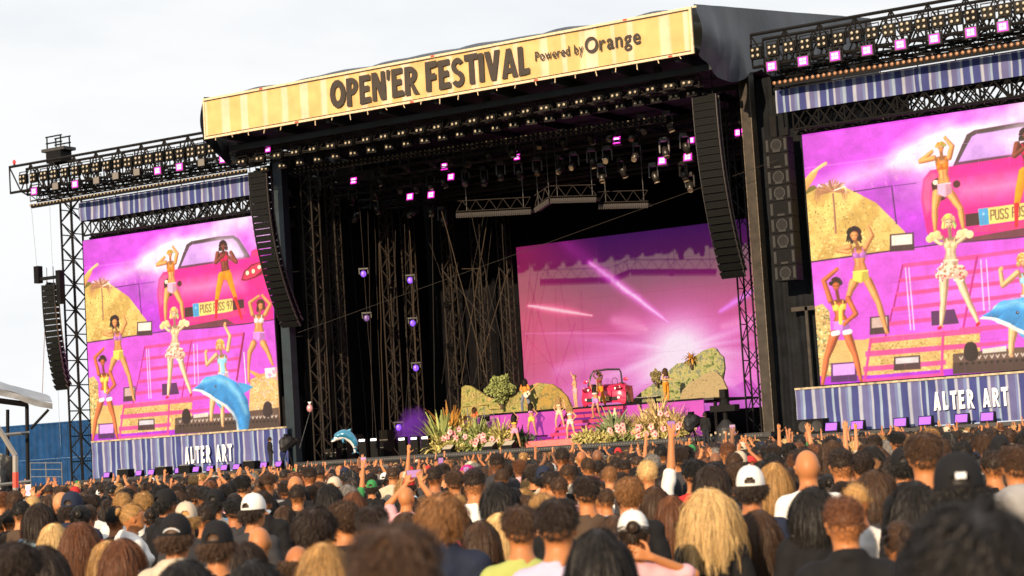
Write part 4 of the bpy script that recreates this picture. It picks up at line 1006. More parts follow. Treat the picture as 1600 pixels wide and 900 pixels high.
lip = b.build('edge_light_strip', mat('edge_led', (.10, .10, .09), .4, emit=(.8, .85, .7), es=.06), o)
tag(lip, kind='stuff')
ROOFM = mat('roof_underside', (.018, .026, .036), .7, noise=.4, nscale=.6)
TARP = mat('black_tarpaulin', (.018, .025, .037), .48, 0, .5, noise=.35, nscale=.7, bump=.35, bscale=2.2)
# roof skin: front edge billows above the banner, rises towards the back
nx, ny = 90, 26; V = []
for j in range(ny + 1):
    for i in range(nx + 1):
        u, v = i / nx, j / ny; x = SX0 + (SX1 - SX0) * u; y = 88.1 + 24.4 * v
        z = 23.44 + 3.1 * v + (.26 * abs(math.sin(u * math.pi * 6)) * (1 - .3 * v) + .05 * math.sin(u * 70 + v * 9)) * min(1, v * 22) + .9 * math.sin(u * math.pi) * math.sin(v * math.pi) ; V.append((x + 57.9, y - 94, z))
F = [(j * (nx + 1) + i, j * (nx + 1) + i + 1, (j + 1) * (nx + 1) + i + 1, (j + 1) * (nx + 1) + i) for j in range(ny) for i in range(nx)]
link('roof_cover', np_mesh('roof_cover', V, F, TARP), o)
sbox('roof_ceiling', SX0 + .05, SX1 - .05, 88.3, 112.5, 21.35, 21.45, ROOFM)
for k in range(9):
    x = SX0 + 1.2 + k * (SX1 - SX0 - 2.4) / 8
    sbox('roof_beam', x - .12, x + .12, 88.4, 112.4, 20.95, 21.33, ROOFM)
for y in (90.2, 96.5, 103, 109): sbox('roof_beam', SX0 + .1, SX1 - .1, y - .14, y + .14, 20.6, 20.93, ROOFM)
# right flank of the roof: slack tarpaulin with a sagging hem
n1, n2 = 70, 22; V = []
for i in range(n1 + 1):
    u = i / n1; y = 88.12 + 24.3 * u
    top = 23.6 + 3.1 * u; hem = 21.35 - .9 * math.exp(-((u - .10) / .10) ** 2) - .55 * math.sin(min(1, u * 3.2) * math.pi) * (u < .32) + .05 * math.sin(u * 60)
    if u > .32: hem = 21.2 - 1.2 * (u - .32)
    for j in range(n2 + 1):
        t = j / n2; z = top + (hem - top) * t
        w1 = math.sin(u * 23 + 1.7 * math.sin(u * 7.3)); x = SX1 + .06 + .34 * math.sin(t * math.pi) * (.5 + .5 * math.sin(u * 13 + 1)) + .17 * abs(w1) ** 1.6 * (.25 + t) * math.sin(t * 2.6 + u * 9 + .4) + .07 * math.sin(u * 61 + 5 * math.sin(u * 11) + t * 3.5) * t + .45 * t * t * math.exp(-((u - .14) / .12) ** 2)
        V.append((x + 57.9, y - 94, z))
F = [(i * (n2 + 1) + j, i * (n2 + 1) + j + 1, (i + 1) * (n2 + 1) + j + 1, (i + 1) * (n2 + 1) + j) for i in range(n1) for j in range(n2)]
link('roof_side_sheet', np_mesh('roof_side_sheet', V, F, TARP), o)
V2 = [(-(x - 0) + 2 * (-57.9 + 57.9) - 0, y, z) for x, y, z in V]   # the same sheet on the far flank
link('roof_side_sheet', np_mesh('roof_side_sheet', V2, [f[::-1] for f in F], TARP), o)
# black drapes round the inside
drape('back_drape', [S((-76.0, 112.6, 21.6)), S((-40.2, 112.6, 21.6))], DECK, BLACKCLOTH, o, .09, 3, .3, 6, 4.)
drape('side_drape', [S((-75.2, 95.9, 21.6)), S((-75.2, 112.4, 21.6))], .1, BLACKCLOTH, o, .09, 4, .3, 6, 4.)
drape('side_drape', [S((-41.2, 112.4, 21.6)), S((-41.2, 97.0, 21.6))], .1, BLACKCLOTH, o, .09, 5, .3, 6, 4.)
WINGCLOTH = mat('dusty_black_cloth', (.006, .0075, .010), .75, 0, .15, noise=.5, nscale=1.1, bump=.6, bscale=4)
drape('wing_drape', [S((-43.15, 96.0, 20.9)), S((-39.7, 96.0, 20.9))], .05, WINGCLOTH, o, .10, 6, .1, 24, 7.)
drape('wing_drape', [S((-75.6, 96.2, 6.2)), S((-73.9, 96.2, 6.2))], .05, WINGCLOTH, o, .10, 7, .1, 12, 7.)
# corner posts
POSTL = mat('blue_grey_post', (.014, .026, .036), .5, .2, noise=.25, nscale=1.5)
POSTR = mat('worn_brown_post', (.030, .024, .019), .55, .3, noise=.45, nscale=2.5)
sbox('corner_post', -74.25, -73.6, 94.9, 95.5, 0, 20.9, POSTL)
pr = sbox('corner_post', -42.95, -42.40, 94.7, 95.3, 0, 21.2, POSTR)
PALE = mat('pale_scuffed_edge', (.36, .30, .20), .6, noise=.5, nscale=4)
EDGE = mat('worn_post_edge', (.13, .105, .075), .6, noise=.6, nscale=6)
for x in (-42.965, -42.42): MB().box(x + 57.9 - .012, x + 57.9 + .02, .66, .698, 0, 21.15).build('edge_strip', EDGE, pr)
sbox('timber_batten', -40.45, -40.3, 95.2, 95.35, 1, 8.6, POSTR)
sbox('timber_batten', -41.2, -39.9, 95.2, 95.35, 8.4, 8.62, POSTR)

# ------------------------------------------------------------------ yellow name banner on the roof edge
BN = thing('roof_banner', 'long yellow striped banner along the front edge of the stage roof', 'banner', (SX0, 87.95, 21.1))
W_, H_ = SX1 - SX0, 2.36
cloth('banner_fabric', .1, W_ - .1, .1, H_ - .1, YELLOW, BN, .036, 21, 260, 16)
FRM = mat('cream_webbing', (.62, .50, .33), .6, noise=.2, nscale=6)
for nm, a in (('top_edge', (0, W_, -.05, .07, H_ - .12, H_)), ('bottom_edge', (0, W_, -.05, .07, 0, .12)), ('end_edge', (0, .1, -.045, .065, .12, H_ - .12)), ('end_edge', (W_ - .12, W_, -.045, .065, .12, H_ - .12))):
    MB().box(*a).build(nm, FRM, BN)
INK = mat('dark_brown_ink', (.030, .022, .016), .7, noise=.3, nscale=2)
for zz in (.155, H_ - .155): MB().box(.12, W_ - .14, -.062, -.05, zz - .018, zz + .018).build('seam_line', INK, BN)
REDT = mat('red_ratchet_strap', (.55, .05, .03), .6)
for k in range(8):
    x = 2.8 + k * 3.9; MB().box(x - .12, x + .12, -.062, -.052, .01, .1).build('strap_tie', REDT if k % 2 else FRM, BN); MB().box(x + 1.5 - .12, x + 1.5 + .12, -.062, -.052, H_ - .1, H_ - .01).build('strap_tie', REDT if k % 3 == 0 else FRM, BN)
for k in range(26):
    x = .8 + k * 1.19; MB().bar((x, .02, .02), (x + rnd.uniform(-.1, .1), .04, -.12 - rnd.uniform(0, .22)), .04).build('loose_tie', FRM, BN)
def band(b, cx, cz, rx, rz, ix, iz, a0, a1, y, n=14):
    vs = []
    for k in range(n + 1):
        t = math.radians(a0 + (a1 - a0) * k / n); vs += [(cx + rx * math.cos(t), y, cz + rz * math.sin(t)), (cx + ix * math.cos(t), y, cz + iz * math.sin(t))]
    b.add(vs, [(2 * k, 2 * k + 1, 2 * k + 3, 2 * k + 2) for k in range(n)])
def glyph(ch):
    """heavy display capitals, 1 unit tall: returns mesh builder and advance width"""
    b = MB(); y = [0.]
    def P(*pts): b.add([(x, y[0], z) for x, z in pts], [tuple(range(len(pts)))]); y[0] -= .0006
    def Bn(*a): band(b, *a, y[0]); y[0] -= .0006
    if ch == 'O': Bn(.40, .5, .40, .5, .165, .25, 0, 360, ); w = .8
    elif ch in 'PR':
        P((.0, 0), (.24, 0), (.26, 1), (.02, 1)); Bn(.26, .69, .36, .31, .12, .11, -95, 95); P((.2, 1), (.2, .78), (.27, .78), (.27, 1)); P((.2, .6), (.2, .38), (.27, .38), (.27, .6)); w = .62
        if ch == 'R': P((.24, .45), (.42, .40), (.70, -.02), (.44, 0)); w = .68
    elif ch == 'E': P((0, 0), (.24, 0), (.24, 1), (.02, 1)); P((.22, .78), (.56, .80), (.57, 1), (.22, 1)); P((.22, .40), (.50, .42), (.50, .62), (.22, .62)); P((.22, 0), (.58, .02), (.57, .22), (.22, .22)); w = .60
    elif ch == 'F': P((0, 0), (.24, 0), (.25, 1), (.01, 1)); P((.22, .76), (.58, .80), (.59, 1), (.22, 1)); P((.22, .36), (.50, .38), (.50, .59), (.22, .58)); w = .58
    elif ch == 'N': P((0, 0), (.21, 0), (.21, 1), (0, 1)); P((.46, 0), (.67, 0), (.67, 1), (.46, 1)); P((.02, 1), (.26, 1), (.66, 0), (.42, 0)); w = .69
    elif ch == "'": P((.02, .66), (.12, .66), (.20, 1.02), (.02, 1.02)); w = .20
    elif ch == 'S': Bn(.29, .72, .29, .28, .08, .085, 20, 270); Bn(.29, .28, .30, .28, .09, .085, -160, 90); w = .58
    elif ch == 'T': P((0, .78), (.64, .80), (.64, 1), (0, 1)); P((.20, 0), (.44, 0), (.44, .82), (.20, .82)); w = .62
    elif ch == 'I': P((0, 0), (.24, 0), (.24, 1), (0, 1)); w = .24
    elif ch == 'V': P((0, 1), (.26, 1), (.40, .30), (.48, 0), (.26, 0)); P((.48, 0), (.26, 0), (.34, .30), (.48, 1), (.74, 1)); w = .72
    elif ch == 'A': P((0, 0), (.24, 0), (.46, 1), (.26, 1)); P((.50, 0), (.74, 0), (.48, 1), (.28, 1)); P((.16, .16), (.58, .16), (.56, .34), (.20, .34)); w = .74
    elif ch == 'L': P((0, 0), (.24, 0), (.24, 1), (0, 1)); P((.22, 0), (.50, .03), (.51, .23), (.22, .22)); w = .56
    return b, w
qa, qb = at(519, 165, 88), at(833, 98, 88)
total = sum(glyph(c)[1] + .045 for c in "OPEN'ER") + .30 + sum(glyph(c)[1] + .045 for c in 'FESTIVAL')
hgt = 1.56; wx = (qb.x - qa.x) / (total * hgt); x = qa.x - SX0
for ch in "OPEN'ER FESTIVAL":
    if ch == ' ': x += .30 * hgt * wx; continue
    g, wd = glyph(ch); ob = g.build('letter', INK, BN, loc=(x, -.13, .42 + rnd.uniform(-.03, .03)), scale=(hgt * wx, 1, hgt * rnd.uniform(.97, 1.03))); x += (wd + .045) * hgt * wx
def text_letters(txt, size, x0, x1, z, y, m, parent, bold=0., gap=.09):
    """letters one by one from Blender's own built-in font, spread between x0 and x1"""
    gl = []; dg = None
    for ch in txt:
        if ch == ' ': gl.append((None, .33)); continue
        cu = bpy.data.curves.new('letter', 'FONT'); cu.body = ch; cu.size = 1; cu.offset = bold; cu.extrude = .004
        tmp = bpy.data.objects.new('tmp', cu); COL.objects.link(tmp); dg = bpy.context.evaluated_depsgraph_get()
        me = bpy.data.meshes.new_from_object(tmp.evaluated_get(dg)); bpy.data.objects.remove(tmp)
        xs = [v.co.x for v in me.vertices]; lo, hi = min(xs), max(xs)
        for v in me.vertices: v.co.x -= lo
        gl.append((me, hi - lo))
    tot = sum(w for _, w in gl) + gap * (len(gl) - 1); sx = (x1 - x0) / tot; x = x0
    for me, w in gl:
        if me is not None:
            me.materials.clear(); me.materials.append(m); link('letter', me, parent, None, (x, y, z), (math.radians(90), 0, 0), (sx, size / .70, 1))
        x += (w + gap) * sx
a1, a2 = at(839, 95, 88), at(914, 82, 88); text_letters('Powered by', .50, a1.x - SX0, a2.x - SX0, a1.z - 21.1 - .05, -.13, INK, BN, .012)
a1, a2 = at(917, 83, 88), at(1004, 70, 88); text_letters('Orange', .78, a1.x - SX0, a2.x - SX0, a1.z - 21.1 - .02, -.13, INK, BN, .014)

# ------------------------------------------------------------------ lattice trusses
def truss(name, label, p0, p1, w, h, bay, m=TRUSS, cr=.045, br=.026, group=None, cross=False, updir=(0, 0, 1), parent=None, cat='truss', sides=('f', 'b', 't', 'u')):
    """box truss between two points: four chords and zig-zag lacing, every member an object"""
    p0 = Vector(p0); p1 = Vector(p1); d = (p1 - p0); L = d.length; d.normalize(); u = Vector(updir); r = d.cross(u).normalized(); u = r.cross(d).normalized()
    t = parent or thing(name, label, cat, p0, 0, group)
    def pt(s, a, b): return d * s + r * (a * w / 2) + u * (b * h / 2)
    for a in (-1, 1):
        for b_ in (-1, 1): rod(t, 'chord', pt(0, a, b_), pt(L, a, b_), cr, m)
    n = max(2, round(L / bay)); q = L / n
    for k in range(n):
        z = 1 if k % 2 else -1
        if 'f' in sides:
            rod(t, 'brace', pt(k * q, 1, -z), pt((k + 1) * q, 1, z), br, m, 5)
            if cross: rod(t, 'brace', pt(k * q, 1, z), pt((k + 1) * q, 1, -z), br, m, 5)
        if 'b' in sides: rod(t, 'brace', pt(k * q, -1, z), pt((k + 1) * q, -1, -z), br, m, 5)
        if 't' in sides: rod(t, 'brace', pt(k * q, -z, 1), pt((k + 1) * q, z, 1), br, m, 5)
        if 'u' in sides: rod(t, 'brace', pt(k * q, z, -1), pt((k + 1) * q, -z, -1), br, m, 5)
    for k in range(0, n + 1, 2):
        rod(t, 'upright', pt(k * q, 1, -1), pt(k * q, 1, 1), br, m, 5); rod(t, 'upright', pt(k * q, -1, -1), pt(k * q, -1, 1), br, m, 5)
    return t
WL0, WL1 = -94.2, -74.3      # left wing, outer and inner end
WR0, WR1 = -41.3, -21.4
for side, a, bb in (('left', WL0, WL1), ('right', WR0, WR1)):
    truss('lighting_truss', f'deep black lighting truss carrying lamps above the {side} video wall', (a, 93.6, 21.75), (bb, 93.6, 21.75), 1.5, 1.7, .95, cr=.09, br=.05, group='trusses above the video walls', sides=('f', 'b', 'u'))
    truss('lighting_truss', f'rear black truss right behind the lamps of the {side} lighting truss', (a + .4, 95.5, 21.6), (bb, 95.5, 21.6), 1.0, 1.5, .8, cr=.07, br=.045, group='rear trusses above the video walls', cross=True)
    truss('cable_truss', f'slim black truss with cables just under the {side} lighting truss', (a + .8, 94.1, 20.55), (bb, 94.1, 20.55), .6, .42, .6, cr=.05, br=.03, group='slim trusses above the striped banners')
    t = thing('cable_loom', f'thick black cable loom lying along the {side} lighting truss', 'cable', (a, 93.6, 20.98), 0, 'cable looms')
    r_ = random.Random(len(side)); b = MB(); b.tube([(k * .5, .25 * math.sin(k * 1.7) + r_.uniform(-.1, .1), .05 + .08 * r_.random()) for k in range(int((bb - a) / .5))], .075, 6); b.build('loom', BLACK, t)
    for k in range(9): b = MB(); x_ = 1.0 + k * 2.1; b.tube([(x_, .2, .05), (x_ + .3, -.2, -.18), (x_ + .7, -.3, -.10), (x_ + .9, 0, .3)], .035, 5); b.build('cable_loop', BLACK, t)
    # dense lattice between blue banner and video wall: two trusses one behind the other
    x0, x1 = (-89.3, -74.7) if side == 'left' else (-39.9, -24.4)
    truss('screen_truss', f'front black lattice truss along the top of the {side} video wall', (x0, 94.6, 18.12), (x1, 94.6, 18.12), .7, .95, .72, cr=.07, br=.046, group='lattice trusses over the video walls', cross=True)
    truss('screen_truss', f'rear black lattice truss behind the top edge of the {side} video wall', (x0, 96.3, 18.3), (x1, 96.3, 18.3), .8, 1.0, .9, cr=.07, br=.046, group='lattice trusses over the video walls', cross=True)
    t = thing('striped_banner', f'blue and white striped banner between the two trusses over the {side} video wall', 'banner', (x0, 94.05, 18.58), 0, 'blue striped banners')
    cloth('banner_fabric', -.1 if side == 'left' else -.8, x1 - x0, 0, 1.19, BLUE, t, .05, 5 if side == 'left' else 9, 130, 10)
    MB().box(0, x1 - x0, .03, .09, 1.19, 1.26).build('top_pipe', BLACK, t)
    # drop rods from truss to wall and between trusses
    tt = thing('screen_hanger', f'row of short black hangers holding up the {side} video wall', 'hanger', (x0, 95, 17.45), 0, 'hangers of the video walls')
    MB().box(-.2, x1 - x0 + .1, -.05, .2, .03, .15).build('header_beam', BLACK, tt)
    for k in range(15): rod(tt, 'hanger', (.4 + k * (x1 - x0 - .8) / 14, -.1, .1), (.4 + k * (x1 - x0 - .8) / 14, -.1, .3), .035, POSTR)
    for k in range(8): rod(tt, 'hanger', (.9 + k * (x1 - x0 - 1.8) / 7, -.4, 1.1), (.9 + k * (x1 - x0 - 1.8) / 7, -.7, 3.5), .03, TRUSS)
truss('lattice_tower', 'slim black lattice tower standing left of the left video wall', (-91.0, 95.0, 0), (-91.0, 95.0, 20.4), .95, .95, .82, cr=.075, br=.042, updir=(0, 1, 0), cat='tower', group='lattice towers')
truss('lattice_tower', 'black lattice tower in shadow right beside the brown corner post of the stage', (-44.0, 96.2, DECK), (-44.0, 96.2, 20.5), .8, .8, .95, cr=.055, br=.03, updir=(0, 1, 0), cat='tower', group='lattice towers')
for k, (px, py, yy, lab) in enumerate(((505, 700, 96.6, 'dark lattice tower just inside the blue-grey left corner post'), (622, 690, 103.5, 'slim dark lattice tower half way into the stage, left of the drum kit'), (655, 688, 105.5, 'dark lattice tower right of the purple lamps inside the stage'), (801, 600, 110.0, 'dark lattice tower at the left edge of the rear video wall'), (540, 700, 99.5, 'dim lattice tower left of the two white floor strobes'), (585, 695, 106.5, 'dim lattice tower deep in the shadow behind the floor strobes'), (715, 640, 108.5, 'dim lattice tower in the shadow behind the drum kit'), (760, 610, 109.5, 'dim lattice tower behind the bushy scenic tree'))):
    q = at(px, py, yy); truss('lattice_tower', lab, (q.x, yy, DECK), (q.x, yy, 20.5), .62 if k else .75, .62 if k else .75, .8, m=mat('dull_brown_truss', (.028, .022, .017), .5, .3, noise=.4, nscale=2), cr=.05, br=.028, updir=(0, 1, 0), cat='tower', group='lattice towers')
# left tower head with hoist gear
t = thing('hoist_head', 'black hoist block and small frame on top of the left lattice tower', 'hoist', (-91.0, 94.2, 22.6))
MB().box(-.75, .55, -.5, .5, 0, .75).build('gear_box', BLACK, t); MB().box(-1.1, .9, -.55, .55, .75, .95).build('cross_beam', DARKGREY, t)
for x in (-.7, .5):
    for y in (-.4, .4): rod(t, 'frame_post', (x, y, .95), (x, y, 1.75), .05, BLACK)
for z in (1.3, 1.72):
    rod(t, 'frame_rail', (-.8, -.4, z), (.6, -.4, z), .05, BLACK); rod(t, 'frame_rail', (-.8, .4, z), (.6, .4, z), .05, BLACK)
t = thing('warning_lamp', 'small red lamp on the outer top corner of the left truss', 'lamp', (-93.9, 93.0, 22.65)); MB().tube([(0, 0, 0), (0, 0, .12)], .07, 8).build('base', BLACK, t); MB().ellipsoid((0, 0, .26), (.11, .11, .16)).build('lens', mat('red_lens', (.5, .02, .02), .3, emit=(1, .05, .05), es=.5), t)
def wire(label, pa, pb, r, m, name='hanging_cable', group=None, wob=0., seed=1):
    pa = Vector(pa); pb = Vector(pb); r_ = random.Random(seed); b = MB(); b.tube([(pb - pa) * (j / 8) + Vector((r_.uniform(-wob, wob), 0, 0)) for j in range(9)], r, 5); o_ = b.build(name, m); o_.location = pa; return tag(o_, label, 'cable', group)
wire('thin steel cable from the truss end down to the outer speaker array', (-93.2, 93.6, 20.8), at(58, 420, 93.6), .012, ALU)
wire('thin steel cable hanging close beside the left lattice tower', (-91.9, 94.0, 20.8), (-91.85, 94.0, 4.3), .01, ALU)

# ------------------------------------------------------------------ video walls
ledm = led_mat('led_cells', .87)
PAN = led_panels(side_video(), 10, 8, SCR_W, SCR_H, ledm)
for side, X0 in (('left', LX0), ('right', RX0)):
    t = thing('video_screen', f'large {side} video wall showing dancers on pink stairs and a pink car', 'video wall', (X0, 95, SCR_T - SCR_H), 0, 'side video walls')
    for (a, c), me in PAN: link('led_panel', me, t, None, (a, 0, c))
    MB().box(-.03, SCR_W + .03, .1, .32, -.05, SCR_H + .04).build('support_frame', BLACK, t)
t = thing('video_screen', 'rear video wall with a pink sunset and white burst of light', 'video wall', (MX0, MY, MZ0))
for (a, c), me in led_panels(rear_video(), 12, 6, MX1 - MX0, MZ1 - MZ0, led_mat('rear_led_cells', .62, base=.05)): link('led_panel', me, t, None, (a, 0, c))
MB().box(-.03, MX1 - MX0 + .03, .1, .3, -MZ0 + DECK, MZ1 - MZ0 + .03).build('support_frame', BLACK, t)

# ------------------------------------------------------------------ lower wing fronts
WHITE = mat('white_print', (.74, .76, .80), .7, noise=.06, nscale=4)
for side, x0, x1, pa, pb, zt in (('left', -89.5, -73.75, (290, 726), (366, 719), 4.4), ('right', -40.95, -24.6, (1460, 643), (1580, 634), 4.35)):
    t = thing('wing_banner', f'blue striped banner reading ALTER ART below the {side} video wall', 'banner', (x0, 94.35, 2.1), 0, 'lower wing banners')
    cloth('banner_fabric', 0, x1 - x0, 0, zt - 2.1, BLUE, t, .055, 14 if side == 'left' else 17, 150, 14, hang=True)
    MB().box(0, x1 - x0, -.06, .06, zt - 2.12, zt - 2.02).build('top_rail', PALE, t)
    q1, q2 = at(*pa, 94.2), at(*pb, 94.2); hl = (at(330, 694, 94.2).z - at(330, 723, 94.2).z) if side == 'left' else (at(1520, 608, 94.2).z - at(1520, 640, 94.2).z)
    ws = [(c, glyph(c)[1] if c != ' ' else .42) for c in 'ALTER ART']; sx_ = (q2.x - q1.x) / sum(w_ + .22 for _, w_ in ws); xx = q1.x - x0
    for c, w_ in ws:
        if c != ' ': glyph(c)[0].build('letter', WHITE, t, loc=(xx, -.2, q1.z - 2.1 + .04), scale=(sx_, 1, hl * .92))
        xx += (w_ + .22) * sx_
    u = thing('wing_platform', f'low black platform in front of the {side} striped banner', 'platform', (x0, 92.6, 0), 0, 'wing platforms')
    MB().box(0, x1 - x0, 0, 1.7, 1.85, 2.05).build('deck', deckm, u); MB().box(.1, x1 - x0 - .1, .1, .2, 0, 1.85).build('skirt', sk_, u)
    for k in range(6): MB().box(.3 + k * (x1 - x0 - .7) / 5, .42 + k * (x1 - x0 - .7) / 5, 1.4, 1.55, 0, 1.85).build('leg', BLACK, u)
    u = thing('wing_scaffold', f'black scaffold frame standing behind the {side} video wall', 'scaffold', (x0, 97.4, 0), 0, 'scaffolds behind the video walls')
    for k in range(5):
        xx = .6 + k * (x1 - x0 - 1.2) / 4
        for yy in (0, 1.8): rod(u, 'upright', (xx, yy, 0), (xx, yy, 18.6), .07, BLACK)
        for z in range(2, 19, 4): rod(u, 'ledger', (xx, 0, z), (xx, 1.8, z), .04, BLACK)
    for z in range(2, 19, 4): rod(u, 'ledger', (.6, 0, z), (x1 - x0 - .6, 0, z), .04, BLACK)
# bits of frame showing in the gap beside the left wall
t = thing('ladder_frame', 'narrow black ladder frame in the gap beside the left video wall', 'frame', (-74.45, 95.6, 0))
for x in (0, .38): rod(t, 'rail', (x, 0, 0), (x, 0, 11.4), .04, BLACK)
for k in range(12): rod(t, 'rung', (0, 0, 4.6 + k * .55), (.38, 0, 4.6 + k * .55), .03, BLACK)
MB().box(-.3, .75, -.3, .3, 4.2, 6.3).build('gear_case', BLACK, t)
# ------------------------------------------------------------------ lamps
LENS = mat('warm_lamp_glass', (.38, .34, .27), .3, 0, .5)
LENSD = mat('amber_lamp_glass', (.55, .30, .14), .25, 0, .6)
CASE = mat('lamp_case', (.006, .006, .006), .55, 0, .15, noise=.2, nscale=9)
LITCASE = mat('lamp_case_magenta_lit', (.02, .012, .018), .5)  # dark case with the magenta glow of its face mixed into the colour
MAG = glow('magenta_diffuser', (1.0, .025, .60), 1.3)
HOT = glow('hot_pink_face', (1.0, .46, .90), 2.0)
def disc_lens(r, d=.05, n=10):
    b = MB(); b.tube([(0, 0, 0), (0, -d, 0)], [r * 1.12, r * 1.12], n); return b
def blinder_parts(t, nx, nz, pitch, lens=LENS):
    w = nx * pitch / 2 + .035; h = nz * pitch / 2 + .035
    link('housing', BLM[(nx, nz)][0], t)
    for i in range(nx):
        for j in range(nz):
            link('lens', BLM['lens'], t, None, ((i - (nx - 1) / 2) * pitch, -.16, (j - (nz - 1) / 2) * pitch))
    link('yoke', BLM[(nx, nz)][1], t)
BLM = {}
b = MB(); b.ellipsoid((0, 0, 0), (.080, .035, .080), 12, 6); BLM['lens'] = b.mesh('blinder_lens', LENS, True)
for nx, nz, p_ in ((2, 2, .29), (2, 1, .29)):
    w_, h_ = nx * p_ / 2 + .02, nz * p_ / 2 + .02
    b = MB(); b.box(-w_, w_, -.12, .14, -h_, h_)
    for i in range(nx):
        for j in range(nz): b.tube([((i - (nx - 1) / 2) * p_, -.12, (j - (nz - 1) / 2) * p_), ((i - (nx - 1) / 2) * p_, -.17, (j - (nz - 1) / 2) * p_)], .105, 12, False)
    y_ = MB(); y_.bar((-w_ - .03, 0, 0), (-w_ - .03, 0, h_ + .16), .04); y_.bar((w_ + .03, 0, 0), (w_ + .03, 0, h_ + .16), .04); y_.bar((-w_ - .05, 0, h_ + .16), (w_ + .05, 0, h_ + .16), .05)
    BLM[(nx, nz)] = (b.mesh('blinder_housing', CASE), y_.mesh('blinder_yoke', CASE))
def ordinal(k, n, what):
    return ('leftmost ' if k == 0 else 'rightmost ' if k == n - 1 else ORD[k] + ' ') + what + ('' if k in (0, n - 1) else ' from the left')
def row(pa, pb, n, y): return [at(pa[0] + (pb[0] - pa[0]) * k / (n - 1), pa[1] + (pb[1] - pa[1]) * k / (n - 1), y) for k in range(n)]
src = None
for side, pts in (('left', row((37, 280), (365, 227), 21, 92.7)), ('right', row((1182, 83), (1596, 11), 17, 92.7))):
    for k, q in enumerate(pts):
        lab = ordinal(k, len(pts), 'four-lamp blinder') + f' on the {side} lighting truss'
        if src is None:
            src = thing('blinder_light', lab, 'stage light', q, 0, 'four-lamp blinders'); blinder_parts(src, 2, 2, .29)
        else: copy_tree(src, q, rnd.uniform(-.12, .12), lab)
src = None
for r_, pts in (('upper', row((379, 253), (1074, 130), 26, 90.6)), ('lower', row((415, 264), (1082, 146), 25, 91.6))):
    for k, q in enumerate(pts):
        lab = ordinal(k, len(pts), 'two-lamp blinder') + f' in the {r_} row under the roof edge'
        if src is None:
            src = thing('twin_blinder_light', lab, 'stage light', q, 0, 'two-lamp blinders'); blinder_parts(src, 2, 1, .29)
        else: copy_tree(src, q, rnd.uniform(-.15, .15), lab)
truss('blinder_truss', 'long slim truss of twin blinders hanging under the front of the roof', (-74.4, 91.0, at(720, 192, 91.0).z + .12), (-43.4, 91.0, at(720, 192, 91.0).z + .12), .5, .55, .62, cr=.035, br=.02, m=mat('grey_truss', (.035, .034, .034), .5, .4, noise=.3, nscale=3))
truss('blinder_truss', 'lower slim truss of twin blinders just behind the front truss', (-74.0, 92.1, at(750, 205, 92.1).z + .42), (-43.6, 92.1, at(750, 205, 92.1).z + .42), .45, .45, .75, cr=.03, br=.018, sides=('f', 'u'))
zt_ = at(720, 192, 91.0).z
for k, (px, lab) in enumerate(((411, 'leftmost'), (523, 'second'), (637, 'third'), (763, 'fourth'), (892, 'fifth'), (1034, 'rightmost'))):
    q = at(px, 200, 91.0); t = thing('chain_hoist', f'{lab} chain hoist holding the front truss under the roof' + ('' if k in (0, 5) else ', counted from the left'), 'hoist', (q.x, 91.0, zt_ + .4), 0, 'chain hoists')
    MB().box(-.17, .17, -.13, .13, .45, .8).build('motor', DARKGREY, t); rod(t, 'chain', (0, 0, 0), (0, 0, .95), .03, ALU); MB().box(-.3, .3, -.06, .06, .8, .9).build('bracket', ALU, t)
# lamp strips: long bars with a row of small lamps
def lamp_strip(label, pa, pb, n, y, r, lens, grp='lamp strips'):
    a, c = at(*pa, y), at(*pb, y); t = thing('lamp_strip', label, 'stage light', a, 0, grp)
    d = c - a; b = MB(); b.bar((0, .08, -r * .7), d + Vector((0, .08, -r * .7)), .16, r * 2.9); b.build('bar', BLACK, t)
    bb = MB(); bb.ellipsoid((0, -.02, 0), (r, .05, r), 8, 5); me = bb.mesh('strip_lamp', lens, True)
    for k in range(n): link('lamp', me, t, None, d * (k / (n - 1)))
STRIPL = mat('strip_lamp_glass', (.26, .21, .14), .2); STRIPR = mat('copper_lamp_glass', (.30, .15, .08), .2)
lamp_strip('long strip of small round lamps under the left lighting truss', (48, 321), (384, 266), 62, 93.0, .085, STRIPL)
lamp_strip('long strip of small copper-coloured lamps under the right lighting truss', (1210, 130), (1600, 67), 44, 93.0, .105, STRIPR)
lamp_strip('thin strip of small lamps behind the twin blinders, upper of the pair', (462, 264), (1040, 181), 78, 93.6, .06, STRIPL)
lamp_strip('thin strip of small lamps behind the twin blinders, lower of the pair', (462, 270), (1040, 187), 78, 93.9, .05, STRIPL)
# square wash lights, lit magenta or off
WM = {}
b = MB(); b.box(-.30, .30, -.10, .16, -.26, .26); WM['case'] = b.mesh('wash_case', LITCASE)
b = MB(); b.box(-.24, .24, -.13, -.102, -.21, .21); WM['rim'] = b.mesh('wash_rim', MAG)
b = MB()
for i in (-1, 1):
    b.box(i * .09 - .075, i * .09 + .075, -.145, -.132, -.15, -.015); b.box(i * .09 - .075, i * .09 + .075, -.145, -.132, .015, .15)
WM['face'] = b.mesh('wash_face', HOT)
b = MB(); b.bar((-.36, 0, 0), (-.36, 0, .42), .05); b.bar((.36, 0, 0), (.36, 0, .42), .05); b.bar((-.38, 0, .42), (.38, 0, .42), .06); WM['yoke'] = b.mesh('wash_yoke', CASE)
b = MB(); b.box(-.30, .30, -.10, .16, -.26, .26); WM['case_off'] = b.mesh('wash_case_off', CASE)
b = MB(); b.box(-.27, .27, -.125, -.102, -.23, .23); WM['face_off'] = b.mesh('wash_face_off', mat('unlit_diffuser', (.16, .15, .14), .5))
